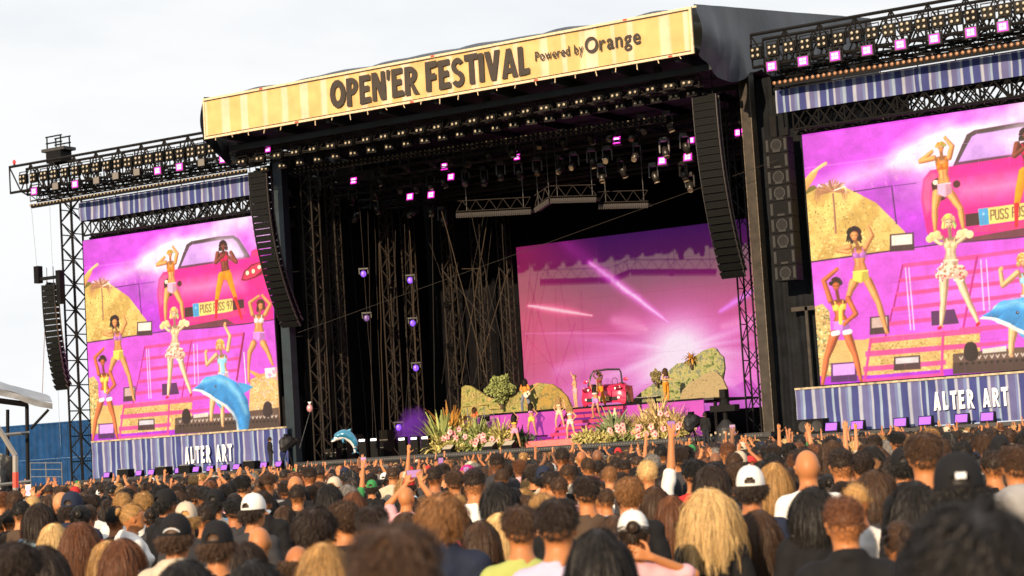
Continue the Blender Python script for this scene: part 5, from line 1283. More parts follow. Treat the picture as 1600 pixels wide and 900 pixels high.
def wash(label, q, lit=True, s=1.0, rz=0., tilt=0.):
    t = thing('wash_light', label, 'stage light', q, rz, 'square wash lights', s)
    t.rotation_euler = (tilt, 0, rz)
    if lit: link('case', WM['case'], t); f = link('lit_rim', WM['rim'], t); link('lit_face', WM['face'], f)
    else: link('case', WM['case_off'], t); link('dark_face', WM['face_off'], t)
    link('yoke', WM['yoke'], t)
for k, p_ in enumerate(((55, 299), (119, 288), (248, 267), (282, 261), (350, 249))): wash(ordinal(k, 5, 'glowing magenta wash light') + ' on the left lighting truss', at(*p_, 92.6))
for k, p_ in enumerate(((88, 291), (152, 282), (182, 275), (215, 269), (316, 254))): wash(ordinal(k, 5, 'unlit grey wash light') + ' on the left lighting truss', at(*p_, 92.7), False, .9)
for k, p_ in enumerate(((1207, 104), (1256, 96), (1306, 88), (1356, 79), (1408, 70), (1461, 61), (1518, 51), (1568, 42))): wash(ordinal(k, 8, 'glowing magenta wash light') + ' on the right lighting truss', at(*p_, 92.6), True, 1.05)
PK = ((420, 234, 91.2, .75), (554, 283, 97, .9), (696, 261, 98, .95), (706, 277, 99, .9), (642, 308, 100, .95), (675, 305, 100, .95), (809, 246, 98, .8), (965, 220, 98, .95), (1036, 252, 98.5, 1.0), (1076, 246, 98, 1.0), (1081, 220, 98, .8), (1155, 208, 97.5, .9))
PKL = ('below the left end of the roof banner', 'alone at upper left inside the stage', 'upper of the two lit close together left of centre', 'lower of the two lit close together left of centre', 'left one of the lowest lit pair', 'right one of the lowest lit pair', 'half hidden near the middle of the rig', 'right of centre high in the rig', 'left one of the lit pair beside the right speaker array', 'right one of the lit pair beside the right speaker array', 'half hidden above the pair near the right speaker array', 'behind the lattice tower at the right corner')
for (px, py, y, s), l in zip(PK, PKL): wash('magenta wash light ' + l, at(px, py, y), True, s, tilt=-.2)
# moving heads hanging in the dark rig
HEADM = mat('moving_head_shell', (.022, .020, .019), .35, .1, .6, noise=.2, nscale=6)
MHL = mat('moving_head_lens', (.30, .24, .18), .15, .3, .8)
b = MB(); b.tube([(0, 0, .0), (0, 0, -.16), (0, 0, -.34), (0, 0, -.62)], [.13, .20, .21, .16], 12); MH_head = b.mesh('moving_head_barrel', HEADM, True)
b = MB(); b.disc((0, 0, -.625), .15, 12, 'z', 1); b.tube([(0, 0, -.6), (0, 0, -.66)], .165, 12, False); MH_lens = b.mesh('moving_head_lens', MHL)
b = MB(); b.box(-.22, .22, -.18, .18, .42, .62); b.bar((-.26, 0, .45), (-.26, 0, -.2), .07, .14); b.bar((.26, 0, .45), (.26, 0, -.2), .07, .14); MH_yoke = b.mesh('moving_head_yoke', HEADM)
MHP = [(380 + x / 3.6, 200 + y / 3.6) for x, y in ((395, 280), (410, 335), (520, 320), (530, 385), (648, 240), (785, 230), (907, 205), (760, 280), (745, 360), (968, 320), (885, 330), (1055, 310), (1165, 160), (1120, 290), (1055, 185), (1380, 130), (1512, 115), (1255, 290), (1360, 275), (1450, 245), (1275, 170), (970, 470), (1055, 450), (1120, 500), (615, 385), (640, 490), (740, 440))] + \
      [(780 + x / 3.6, 180 + y / 3.6) for x, y in ((220, 155), (215, 295), (110, 310), (75, 185), (355, 140), (350, 285), (425, 265), (505, 115), (520, 245), (637, 95), (610, 235), (780, 215), (805, 60), (755, 100), (950, 40), (930, 190), (1045, 165), (1035, 320), (870, 330), (1075, 385), (690, 300), (580, 330))]
MHP.sort()
for k, (px, py) in enumerate(MHP):
    y = 95.5 + (py - 210) / 18 + rnd.uniform(-.4, .4); q = at(px, py, y); z = 'left' if px < 620 else 'middle' if px < 900 else 'right'
    lab = f'dark moving head lamp, {ORD[k] if k < 30 else ORD[len(MHP) - 1 - k] if len(MHP) - 1 - k < 30 else ""} from the {"left" if k < 30 else "right"} in the rig inside the stage'
    t = thing('moving_head_light', lab, 'stage light', q, rnd.uniform(-.5, .5), 'moving heads')
    h = link('head', MH_head, t, None, (0, 0, .1), (rnd.uniform(-.9, .5), rnd.uniform(-.3, .3), 0)); link('lens', MH_lens, h); link('yoke', MH_yoke, t)
for k, (y, z, lab) in enumerate(((97.0, 18.55, 'front'), (99.6, 18.2, 'second'), (102.4, 17.7, 'third'), (105.5, 17.9, 'rear'))):
    truss('rig_truss', f'{lab} dark cross truss of the lamp rig inside the stage', (-73.2, y, z + .65), (-43.2, y, z + .65), .5, .5, 1.0, cr=.035, br=.02, m=mat('rig_truss_dark', (.018, .016, .016), .6), group='cross trusses in the rig')
# stepped batten pods over the middle of the stage
POD = mat('pod_grey', (.035, .03, .028), .45, .2, noise=.2, nscale=6)
def pod(label, pa, pb, y0, y1):
    a, c = at(*pa, y0), at(*pb, y1); d = c - a; t = thing('batten_pod', label, 'stage light', a, 0, 'batten pods')
    b = MB(); b.bar((0, 0, 0), d, .5, .16); b.build('tray', DARKGREY, t)
    n = max(6, int(d.length / .13)); bb = MB(); bb.box(-.045, .045, -.28, -.255, -.20, .10); me = bb.mesh('pod_fin', POD)
    for k in range(n): link('fin', me, t, None, d * ((k + .5) / n))
    for s in (.0, .62): rod(t, 'rail', Vector((0, -.2, .2 + s)), d + Vector((0, -.2, .2 + s)), .025, POD)
    m = max(4, int(d.length / .45))
    for k in range(m): rod(t, 'brace', d * (k / m) + Vector((0, -.2, .2 + .62 * (k % 2))), d * ((k + 1) / m) + Vector((0, -.2, .2 + .62 * ((k + 1) % 2))), .016, POD, 5)
    for s in (.12, .88): rod(t, 'hanger', d * s + Vector((0, 0, .2)), d * s + Vector((0, 0, 20.8 - a.z)), .018, ALU, 5)
pod('stepped batten pod at left, lowest of the row over the stage', (716, 336), (833, 330), 99.5, 99.5)
pod('short slanted batten pod linking the lower left pod and the middle pod', (839, 328), (861, 313), 99.5, 99.2)
pod('middle batten pod, highest of the row over the stage', (863, 313), (935, 311), 99.2, 99.2)
pod('dim batten pod at right end of the row over the stage', (938, 322), (1016, 320), 100.2, 100.2)
# purple beam lamps on the interior towers
PUR = glow('violet_lens', (.22, .06, 1.0), 1.6)
for k, (px, py, y, lab) in enumerate(((568, 428, 100, 'upper violet lamp of the left pair inside the stage'), (573, 497, 100, 'faint lower violet lamp of the left pair inside the stage'), (641, 438, 103, 'topmost violet lamp on the inner tower'), (645, 505, 103, 'middle violet lamp on the inner tower'), (650, 575, 103, 'lowest violet lamp on the inner tower'), (623, 668, 101, 'small violet lamp standing on the deck beside the smoke'))):
    q = at(px, py, y); t = thing('violet_spot', lab, 'stage light', q, .5, 'violet spots')
    b = MB(); b.tube([(0, .45, 0), (0, .1, 0), (0, -.05, 0)], [.12, .22, .23], 12); b.build('barrel', HEADM, t, True); b = MB(); b.ellipsoid((0, -.07, 0), (.17, .05, .2), 12, 6); b.build('lens', PUR if k != 1 else glow('violet_lens_dim', (.35, .12, .5), .5), t, True); b = MB(); b.box(-.3, .3, -.05, .3, .28, .36); b.bar((-.27, .1, 0), (-.27, .1, .3), .05); b.bar((.27, .1, 0), (.27, .1, .3), .05); b.build('yoke', HEADM, t)
# cables, ropes and hoses hanging in the dark
CAB = mat('tan_cable', (.06, .042, .026), .6); CABD = mat('dim_cable', (.026, .021, .017), .6)
cr_ = random.Random(5)
CB = [((545, 330), (577, 720)), ((562, 330), (590, 715)), ((600, 350), (545, 700)), ((650, 420), (630, 690)), ((480, 290), (505, 690)), ((668, 370), (700, 460)), ((700, 370), (735, 600)), ((715, 410), (690, 600)), ((757, 330), (690, 665)), ((763, 330), (720, 600)), ((690, 330), (760, 590)), ((735, 330), (790, 560)), ((770, 340), (745, 590)), ((690, 420), (775, 520)), ((722, 420), (750, 420)), ((780, 420), (740, 600)), ((795, 420), (752, 560)), ((592, 380), (600, 700)), ((618, 360), (612, 640)), ((640, 360), (655, 640)), ((520, 330), (532, 710)), ((585, 340), (597, 690)), ((552, 360), (536, 640)), ((500, 320), (512, 700)), ((575, 330), (583, 700)), ((632, 350), (640, 690)), ((675, 340), (680, 680)), ((748, 350), (752, 600)), ((785, 350), (795, 590)), ((528, 340), (520, 700))]
CB.sort()
for k, (pa, pb) in enumerate(CB):
    y = 97 + (k * 1.7) % 9; bright = k % 4 == 1
    wire(('bright tan ' if bright else 'thin dim ') + f'cable inside the dark stage, {ORD[k]} from the left by its top end', at(*pa, y), at(*pb, y), .022 if bright else .014, CAB if bright else CABD, group='cables inside the stage', wob=.03, seed=k)
wire('long thin wire running diagonally across the open stage', at(465, 520, 92), at(1215, 250, 93.5), .012, CABD, 'guy_wire')

# ------------------------------------------------------------------ line arrays and speaker column
GRILL = mat('speaker_grille', (.006, .0075, .0075), .7, 0, .2, noise=.4, nscale=40, bump=.4, bscale=60)
SPK = mat('speaker_cabinet', (.005, .005, .006), .65, 0, .12, noise=.25, nscale=5)
b = MB(); b.add([(-.65, -.35, -.17), (.65, -.35, -.17), (.5, .4, -.13), (-.5, .4, -.13), (-.65, -.35, .17), (.65, -.35, .17), (.5, .4, .13), (-.5, .4, .13)], [(0, 3, 2, 1), (4, 5, 6, 7), (0, 1, 5, 4), (1, 2, 6, 5), (2, 3, 7, 6), (3, 0, 4, 7)]); LA_box = b.mesh('array_cabinet', SPK)
b = MB()
for j in range(4): b.box(-.62, .62, -.375, -.352, -.145 + j * .075, -.10 + j * .075)
LA_gr = b.mesh('array_grille', GRILL)
b = MB(); b.box(-.02, .02, -.055, .055, -.19, .19)
LA_rig = b.mesh('array_rigging', mat('worn_rigging', (.12, .11, .11), .4, .6, noise=.4, nscale=20))
def line_array(label, p_top, p_bot, n, s=1.0, rz=0., curve=2.3, end_tilt=.8):
    top = Vector(p_top); t = thing('line_array', label, 'loudspeaker', top, rz, 'hanging loudspeaker arrays', s)
    drop = (top.z - p_bot[2]) / s; dx = (p_bot[0] - top.x) / s; h = drop / n
    for k in range(n):
        u = (k + .5) / n; tilt = end_tilt * u ** 2.2
        c = link('cabinet', LA_box, t, None, (dx * u ** curve, (p_bot[1] - top.y) / s * u ** curve, -h * (k + .5)), (tilt, 0, 0), (1, 1, h / .36)); link('grille', LA_gr, c); link('rigging_bar', LA_rig, c, None, (-.66, -.28, 0)); link('rigging_bar', LA_rig, c, None, (.66, -.28, 0)); link('rigging_bar', LA_rig, c, None, (.57, .24, 0))
    b = MB(); b.bar((0, -.4, .12), (0, .5, .12), .12); b.bar((-.5, 0, .05), (.5, 0, .05), .1); b.build('top_frame', BLACK, t)
    for x in (-.35, .35): rod(t, 'chain', (x, 0, .1), (x, 0, 1.4), .025, BLACK)
line_array('long curved black speaker array hanging at the left corner of the stage', (at(407, 268, 92).x, 92.0, 19.5), (at(458, 497, 94.3).x, 94.3, 10.5), 24)
line_array('long curved black speaker array hanging at the right corner of the stage', (at(1104, 152, 92).x, 92.0, 19.65), (at(1148, 418, 94.3).x, 94.3, 10.55), 24)
q1, q2 = at(79, 445, 93), at(100, 606, 94.0)
line_array('smaller curved speaker array hanging outside the left lattice tower', (q1.x, 93.0, q1.z), (q2.x, 94.0, q2.z), 18, .82)
t = thing('array_bumper', 'small black hanging bracket with motor above the outer left speaker array', 'hoist', at(62, 440, 93))
b = MB(); b.box(-.1, 1.9, -.1, .1, .05, .25); b.build('beam', BLACK, t); b = MB(); b.box(-.3, .1, -.2, .2, -.1, 1.0); b.build('motor', BLACK, t); b = MB(); b.box(1.6, 1.95, -.2, .2, -1.6, .55); b.build('counterweight', BLACK, t); rod(t, 'tie_line', (.6, 0, 0), at(66, 620, 93) - at(62, 440, 93), .02, mat('rust_line', (.2, .1, .06), .6), 5)
# stacked square speakers between right post and right wall
t = thing('speaker_stack', 'column of square black speaker cabinets left of the right video wall', 'loudspeaker', (-40.75, 94.2, 9.9))
b = MB(); b.box(-.62, .62, -.4, .4, -.40, .40); SC_box = b.mesh('column_cabinet', SPK)
b = MB(); b.tube([(0, -.40, 0), (0, -.42, 0), (0, -.42, 0), (0, -.405, 0), (0, -.405, 0)], [.31, .31, .26, .10, .09], 20); SC_cone = b.mesh('speaker_cone', mat('cone_dark', (.012, .012, .013), .5, noise=.2, nscale=12))
b = MB()
for s in (-1, 1): b.box(s * .5 - .07, s * .5 + .07, -.42, -.402, -.3, .3)
b.box(-.2, .2, -.43, -.402, -.36, -.26); SC_gr = b.mesh('cabinet_fittings', mat('fitting_grey', (.02, .02, .02), .45, .3))
for k in range(9):
    c = link('cabinet', SC_box, t, None, (0, 0, .42 + k * .825))
    if k not in (1, 4, 7): link('cone', SC_cone, c)
    link('fittings', SC_gr, c)
b = MB(); b.box(-.4, -.05, -.1, .2, 7.5, 8.6); b.box(.2, .6, -.15, .15, 7.5, 7.9); b.build('hoist_motor', BLACK, t); rod(t, 'chain', (-.2, 0, 8.5), (-.2, 0, 11), .03, BLACK)
# floor lights on the wing platforms
FL = glow('violet_floor_panel', (.55, .13, 1.0), 1.0)
def floor_light(label, q, s=1.):
    t = thing('floor_light', label, 'stage light', q, 0, 'floor lights on the wings', s)
    b = MB(); b.add([(-.3, -.2, 0), (.3, -.2, 0), (.3, .2, 0), (-.3, .2, 0), (-.3, -.05, .46), (.3, -.05, .46), (.3, .15, .46), (-.3, .15, .46)], [(0, 3, 2, 1), (4, 5, 6, 7), (0, 1, 5, 4), (1, 2, 6, 5), (2, 3, 7, 6), (3, 0, 4, 7)]); b.build('case', CASE, t)
    b = MB(); b.add([(-.26, -.198, .10), (.26, -.198, .10), (.26, -.075, .42), (-.26, -.075, .42)], [(0, 1, 2, 3)]); b.build('glowing_panel', FL, t)
PL = (505, 655, 713, 840, 923, 988, 1055, 1112, 1172, 1240, 1310)
for k, zx in enumerate(PL): q = at(zx / 3, 741 - (zx - 505) * .0218, 93.2); floor_light(ordinal(k, len(PL), 'violet floor light') + ' below the left striped banner', (q.x, 93.2, 2.05), .85)
PR = (600, 735, 960, 1090, 1280, 1415)
for k, zx in enumerate(PR): q = at(1120 + zx / 3.333, 660, 93.0); floor_light(ordinal(k, len(PR), 'violet floor light') + ' below the right striped banner', (q.x, 93.0, 2.05), 1.15)
for k, (px, side) in enumerate(((198, 'left'), (258, 'left'), (294, 'left'), (395, 'left'))):
    q = at(px, 735, 93.4); t = thing('amplifier_case', f'{ORD[k]} small black equipment case from the left under the left striped banner', 'case', (q.x, 93.3, 2.05), 0, 'equipment cases'); b = MB(); b.box(-.45, .45, -.3, .3, 0, .5); b.build('case', CASE, t); b = MB(); b.bar((-.3, -.3, .52), (.3, -.3, .52), .05); b.build('handle', ALU, t)
q = at(1272, 665, 93.4); t = thing('subwoofer', 'black twin subwoofer box at left end of the right platform', 'loudspeaker', (q.x, 93.3, 2.05)); b = MB(); b.box(-.7, .7, -.4, .4, 0, .75); b.build('cabinet', SPK, t)
for s in (-.35, .35): b = MB(); b.tube([(s, -.4, .38), (s, -.42, .38), (s, -.41, .38)], [.28, .28, .08], 16); b.build('cone', MATS['cone_dark'], t)
# ------------------------------------------------------------------ stage set
RZ = 4.45
PINK = mat('pink_paint', (.42, .03, .12), .45, noise=.12, nscale=3)
FASCIA = mat('magenta_fascia', (.26, .03, .22), .5, emit=(.70, .08, .75), es=.22, noise=.15, nscale=1.2)
t = thing('stage_riser', 'long raised platform with glowing magenta front across the stage', 'platform', (-57, 101.0, DECK))
MB().box(-8.4, 8.2, .06, 6.0, RZ - DECK - .12, RZ - DECK).build('deck', deckm, t); MB().box(-6.6, 7.6, -.02, .06, 0, RZ - DECK - .02).build('front_fascia', FASCIA, t)
MB().box(-6.6, 7.6, -.05, -.02, RZ - DECK - .09, RZ - DECK + .02).build('edge_trim', BLACK, t)
for k in range(7): MB().box(-8.2 + k * 2.7, -8.05 + k * 2.7, .4, .55, 0, RZ - DECK - .12).build('leg', BLACK, t)
t = thing('pink_steps', 'pink open-tread steps leading up to the magenta riser', 'stairs', (-56.3, 98.3, DECK))
MB().box(-2.6, 2.3, -1.3, 0.0, 0, .34).build('base_platform', mat('orange_pink_paint', (.72, .16, .16), .5, noise=.15, nscale=3), t)
for k in range(6):
    MB().box(-2.0 + k * .10, 2.0, .05 + k * .44, .43 + k * .44, .32 + k * .33, .40 + k * .33).build('tread', PINK, t); MB().box(-2.0 + k * .10, 2.0, .04 + k * .44, .07 + k * .44, .22 + k * .33, .398 + k * .33).build('tread_lip', PINK, t)
for x in (-1.85, .1, 1.95):
    rod(t, 'stringer', (x, .1, .05), (x, 2.6, 1.98), .06, PINK); rod(t, 'post', (x, 2.5, 0), (x, 2.5, 1.95), .04, ALU); rod(t, 'post', (x, 1.3, 0), (x, 1.3, 1.1), .04, ALU)
def flat(name, label, px, y, m, thick=.18, base=RZ, group=None):
    """painted scenic cut-out, stood up with real thickness and a brace behind"""
    P = [at(a, b_, y) for a, b_ in px]; x0 = P[0].x; t = thing(name, label, 'scenery', (x0, y, base), 0, group)
    b = MB(); n = len(P); vs = [(p.x - x0, 0, p.z - base) for p in P] + [(p.x - x0, thick, p.z - base) for p in P]
    b.add(vs, [tuple(range(n))[::-1], tuple(range(n, 2 * n))] + [(k, (k + 1) % n, n + (k + 1) % n, n + k) for k in range(n)]); b.build('painted_board', m, t)
    w_ = max(p.x for p in P) - x0
    for s in (.3, .7): rod(t, 'brace', (w_ * s, thick, 1.2), (w_ * s, thick + 1.0, 0), .04, BLACK)
    return t
def hill_mat(name, cols, scale=1.3):
    m = bpy.data.materials.new(name); m.use_nodes = True; nt = m.node_tree; p = nt.nodes['Principled BSDF']; p.inputs['Roughness'].default_value = .8
    tc = nt.nodes.new('ShaderNodeTexCoord'); n = nt.nodes.new('ShaderNodeTexNoise'); n.inputs['Scale'].default_value = scale; n.inputs['Detail'].default_value = 9; n.inputs['Roughness'].default_value = .68; n.inputs['Distortion'].default_value = .6
    nt.links.new(tc.outputs['Object'], n.inputs['Vector']); r = nt.nodes.new('ShaderNodeValToRGB')
    while len(r.color_ramp.elements) < len(cols): r.color_ramp.elements.new(.5)
    for e, (ps, c) in zip(r.color_ramp.elements, cols): e.position = ps; e.color = (*c, 1)
    nt.links.new(n.outputs[0], r.inputs[0]); nt.links.new(r.outputs[0], p.inputs['Base Color']); return m
HILL = hill_mat('painted_hill', [(.34, (.025, .045, .012)), (.44, (.20, .24, .06)), (.48, (.44, .33, .11)), (.53, (.08, .12, .03)), (.59, (.50, .36, .15)), (.66, (.04, .07, .02))], 2.6)
HILLB = hill_mat('painted_green_hill', [(.36, (.02, .04, .018)), (.43, (.18, .23, .08)), (.50, (.36, .33, .14)), (.56, (.07, .12, .11)), (.63, (.30, .29, .11)), (.72, (.05, .08, .03))], 1.8)
flat('hill_flat', 'painted grassy hill cut-out behind the drum kit at left of the set', [(720, 650), (721, 606), (727, 602), (735, 603), (748, 611), (762, 620), (776, 624), (790, 620), (806, 616), (822, 604), (840, 598), (858, 600), (872, 606), (884, 618), (893, 636), (890, 642), (800, 648)], 102.6, HILL, base=DECK)
flat('hill_flat', 'painted yellow slope cut-out right of the guitarist', [(838, 641), (842, 618), (850, 604), (862, 600), (874, 608), (886, 620), (892, 636)], 102.0, hill_mat('painted_yellow_slope', [(.3, (.16, .12, .03)), (.45, (.36, .23, .05)), (.55, (.22, .17, .05)), (.7, (.10, .10, .03))], 3))
flat('mountain_flat', 'tall green painted mountain cut-out at right in front of the rear wall', [(978, 632), (990, 624), (1000, 614), (1020, 600), (1038, 590), (1046, 578), (1058, 568), (1070, 566), (1086, 556), (1100, 547), (1113, 543), (1119, 545), (1124, 553), (1130, 558), (1132, 575), (1128, 600), (1122, 628)], 104.6, HILLB)
flat('mountain_flat', 'pale bushy cut-out in front of the green painted mountain', [(1060, 632), (1066, 610), (1078, 598), (1092, 590), (1104, 583), (1118, 580), (1128, 590), (1136, 608), (1138, 628)], 103.6, hill_mat('painted_pale_bush', [(.3, (.18, .16, .08)), (.5, (.34, .27, .15)), (.7, (.12, .11, .06))], 5))
# leafy things
def leaf_mat(name, c, var=.5, trans=.2):
    m = bpy.data.materials.new(name); m.use_nodes = True; nt = m.node_tree; p = nt.nodes['Principled BSDF']; p.inputs['Roughness'].default_value = .5
    g = nt.nodes.new('ShaderNodeNewGeometry'); mr = nt.nodes.new('ShaderNodeMapRange'); mr.inputs[3].default_value = 1 - var; mr.inputs[4].default_value = 1 + var; nt.links.new(g.outputs['Random Per Island'], mr.inputs[0])
    mu = nt.nodes.new('ShaderNodeMix'); mu.data_type = 'RGBA'; mu.blend_type = 'MULTIPLY'; mu.inputs[0].default_value = 1; mu.inputs[6].default_value = (*c, 1); nt.links.new(mr.outputs[0], mu.inputs[7]); nt.links.new(mu.outputs[2], p.inputs['Base Color']); return m
LG, LY, LO, LT = leaf_mat('leaf_green', (.30, .35, .12)), leaf_mat('leaf_yellow', (.52, .46, .17)), leaf_mat('leaf_orange', (.55, .27, .06)), leaf_mat('leaf_straw', (.60, .46, .22))
PETAL = leaf_mat('pink_petal', (.72, .36, .38), .3); PETALC = mat('petal_centre', (.6, .10, .12), .6)
def blades(n, L, wd, spread, droop, seed, curve=.5):
    r = random.Random(seed); b = MB()
    for k in range(n):
        az = r.uniform(0, 6.283); tl = r.uniform(.05, spread); l = L * r.uniform(.6, 1.1); dx, dy = math.cos(az), math.sin(az); p = Vector((dx * .08, dy * .08, 0)); d = Vector((dx * math.sin(tl), dy * math.sin(tl), math.cos(tl))); vs = []; m = 5
        sd = Vector((-dy, dx, 0))
        for j in range(m + 1):
            w_ = wd * math.sin(math.pi * (.12 + .88 * (1 - j / m) ** .8)) * .5 + .004; vs += [p - sd * w_, p + sd * w_]; d = (d + Vector((0, 0, -droop)) * (j + 1) / m).normalized(); p = p + d * l / m
        b.add(vs, [(2 * j, 2 * j + 1, 2 * j + 3, 2 * j + 2) for j in range(m)])
    return b
def plant(label, px, py, y, top_py, m, n=60, wd=.09, spread=1.1, droop=.35, seed=1, flowers=0, name='tropical_plant', z=None):
    z = DECK if z is None else z
    q = at(px, py, y); H = max(.4, at(px, top_py, y).z - z); t = thing(name, label, 'plant', (q.x, y, z), 0, 'plants on the stage front', 1.22)
    blades(int(n * 1.6), H * 1.15, wd, spread + .1, droop, seed).build('foliage', m, t)
    r = random.Random(seed + 7); ub = MB()
    for k in range(420):
        d = Vector((r.gauss(0, 1), r.gauss(0, 1), r.gauss(0, 1))).normalized() * r.random() ** .35; lob = 1 + .3 * math.sin(d.x * 5 + seed) * math.cos(d.z * 4)
        c = Vector((d.x * .85 * lob, d.y * .5, max(.03, H * .36 + d.z * H * .40 * lob))); u = (d + Vector((r.gauss(0, .6), r.gauss(0, .6), r.gauss(0, .6) + .3))).normalized() * r.uniform(.08, .17); v = u.cross(Vector((r.gauss(0, 1), r.gauss(0, 1), r.gauss(0, 1)))).normalized() * r.uniform(.03, .055)
        ub.add([c - u, c + v, c + u, c - v], [(0, 1, 2, 3)])
    ub.build('undergrowth', m, t)
    MB().tube([(0, 0, 0), (0, 0, H * .3)], .06, 6).build('stem', mat('plant_stem', (.10, .08, .03), .8), t)
    r = random.Random(seed + 50)
    fb = None
    for k in range(flowers):
        a = r.uniform(0, 6.28); rr = r.uniform(.1, .75); c = Vector((math.cos(a) * rr, -abs(math.sin(a)) * rr * .7 - .1, H * r.uniform(.3, .95))); b = MB()
        for j in range(5):
            th = 2 * math.pi * j / 5 + a; e = Vector((math.cos(th), -.35, math.sin(th))) * .15; s2 = Vector((-math.sin(th), 0, math.cos(th))) * .075
            b.add([(0, 0, 0), e * .6 + s2, e * 1.1, e * .6 - s2], [(0, 1, 2, 3)])
        f = b.build('flower', PETAL, t, loc=c); MB().ellipsoid((0, -.05, 0), (.04, .05, .04), 6, 5).build('flower_centre', PETALC, f)
    return t
plant('tall yellow-green spiky plant at left end of the stage flowers', 690, 690, 97.4, 660, LG, 90, .12, 1.1, .2, 1)
plant('orange-tipped spiky plant behind the leftmost stage plant', 704, 680, 98.2, 652, LO, 60, .10, 1.1, .3, 2)
plant('pink hibiscus bush near left end of the stage flowers', 716, 700, 96.3, 676, LG, 70, .10, 1.3, .5, 3, 9, 'hibiscus_bush')
plant('low green plant at front left corner of the stage flowers', 686, 704, 96.0, 684, LY, 80, .08, 1.3, .5, 4)
plant('broad green fern between the two pink hibiscus bushes', 746, 698, 97.0, 666, LG, 110, .08, 1.25, .4, 5)
plant('pale pink hibiscus bush under the broad green fern', 748, 702, 95.9, 684, LG, 60, .09, 1.3, .5, 6, 8, 'hibiscus_bush')
plant('yellow fern beside the dancer in yellow top', 785, 698, 97.0, 665, LY, 110, .07, 1.25, .4, 7)
plant('coral flower bush at the feet of the dancer in yellow top', 780, 703, 95.9, 686, LY, 60, .09, 1.3, .5, 8, 5, 'hibiscus_bush')
plant('dark green tuft right of the dancer in yellow top', 814, 698, 97.2, 676, leaf_mat('leaf_dark', (.06, .10, .05)), 50, .08, 1.1, .3, 9)
plant('low yellow fern right of the pink steps', 918, 692, 96.0, 672, LY, 100, .07, 1.35, .5, 10)
plant('pale green agave right of the pink steps', 960, 685, 97.0, 651, leaf_mat('leaf_agave', (.32, .38, .20)), 80, .13, 1.15, .25, 11)
plant('pink flower bush in front of the pale agave', 972, 690, 96.0, 668, LG, 60, .08, 1.3, .5, 12, 8, 'hibiscus_bush')
plant('big straw-coloured grass tussock in front of the keyboard player', 1032, 684, 97.2, 634, LT, 240, .045, 1.0, .5, 13, name='grass_tussock')
plant('rounded green bush between agave and grass tussock', 998, 688, 96.2, 667, LG, 100, .09, 1.4, .6, 14)
plant('pink flower bush below the grass tussock', 1014, 690, 95.8, 668, LY, 60, .08, 1.3, .5, 15, 8, 'hibiscus_bush')
plant('straw-yellow plant at right end of the stage flowers', 1056, 683, 96.4, 648, LT, 150, .06, 1.1, .4, 16, 3)
plant('low pink flower bush at right end of the stage flowers', 1048, 688, 95.7, 670, LY, 60, .08, 1.3, .5, 17, 6, 'hibiscus_bush')

plant('yellow-green bush filling in behind the two left hibiscus bushes', 728, 694, 98.4, 662, LY, 110, .09, 1.2, .4, 21)
plant('tangled green undergrowth behind the broad fern at left', 764, 692, 98.2, 670, LG, 120, .08, 1.3, .45, 22)
plant('low golden undergrowth at the lip of the stage at left', 704, 705, 95.6, 690, LY, 110, .07, 1.4, .6, 23)
plant('golden bush right behind the pale agave', 984, 684, 98.2, 656, LT, 140, .06, 1.2, .5, 24)
plant('yellow undergrowth at the lip of the stage at right', 940, 693, 95.6, 676, LY, 120, .07, 1.4, .6, 25)
plant('straw tussock between the big grass tussock and the right end', 1010, 684, 98.0, 648, LT, 170, .05, 1.1, .5, 26, name='grass_tussock')
# small scenic trees
def tree(label, px, base_py, top_py, y, crown_px, m, palm=False):
    q = at(px, base_py, y); H = at(px, top_py, y).z - q.z; R_ = crown_px / 26.5 / 2; t = thing('scenic_palm' if palm else 'scenic_tree', label, 'tree', q, 0, 'trees on the set')
    b = MB(); b.tube([(0, 0, 0), (.05, 0, H * .35), (-.03, 0, H * .6)], [.10, .07, .05], 7); 
    if not palm:
        for a in range(4): b.tube([(0, 0, H * .4), (R_ * .5 * math.cos(a * 1.6), R_ * .4 * math.sin(a * 1.6), H * .7)], [.05, .02], 5)
    b.build('trunk', mat('scenic_bark', (.09, .06, .04), .9), t)
    if palm: bb = blades(70, R_ * 1.2, .07, 2.0, .5, 33)
    else:
        r = random.Random(px); bb = MB()
        for k in range(1500):
            d = Vector((r.gauss(0, 1), r.gauss(0, 1), r.gauss(0, 1))).normalized() * r.random() ** .4; lob = .85 + .28 * math.sin(d.x * 4 + px) * math.cos(d.z * 5 + 1)
            c = Vector((d.x * R_ * lob, d.y * R_ * .7, H * .60 + d.z * H * .42 * lob)); u = Vector((r.gauss(0, 1), r.gauss(0, 1), r.gauss(0, 1))).normalized() * .10; v = u.orthogonal().normalized() * .06
            bb.add([c - u, c + v, c + u, c - v], [(0, 1, 2, 3)])
    o_ = bb.build('crown', m, t)
    if palm: o_.location = (0, 0, H * .6)
tree('bushy green tree on the painted hill left of the guitarist', 784, 640, 582, 102.2, 54, LG)
tree('small palm on the ridge of the painted mountain', 1080, 576, 551, 104.4, 22, LO, True)
tree('small bushy tree at left foot of the painted mountain', 1026, 604, 578, 104.3, 18, leaf_mat('leaf_olive', (.26, .22, .10)))
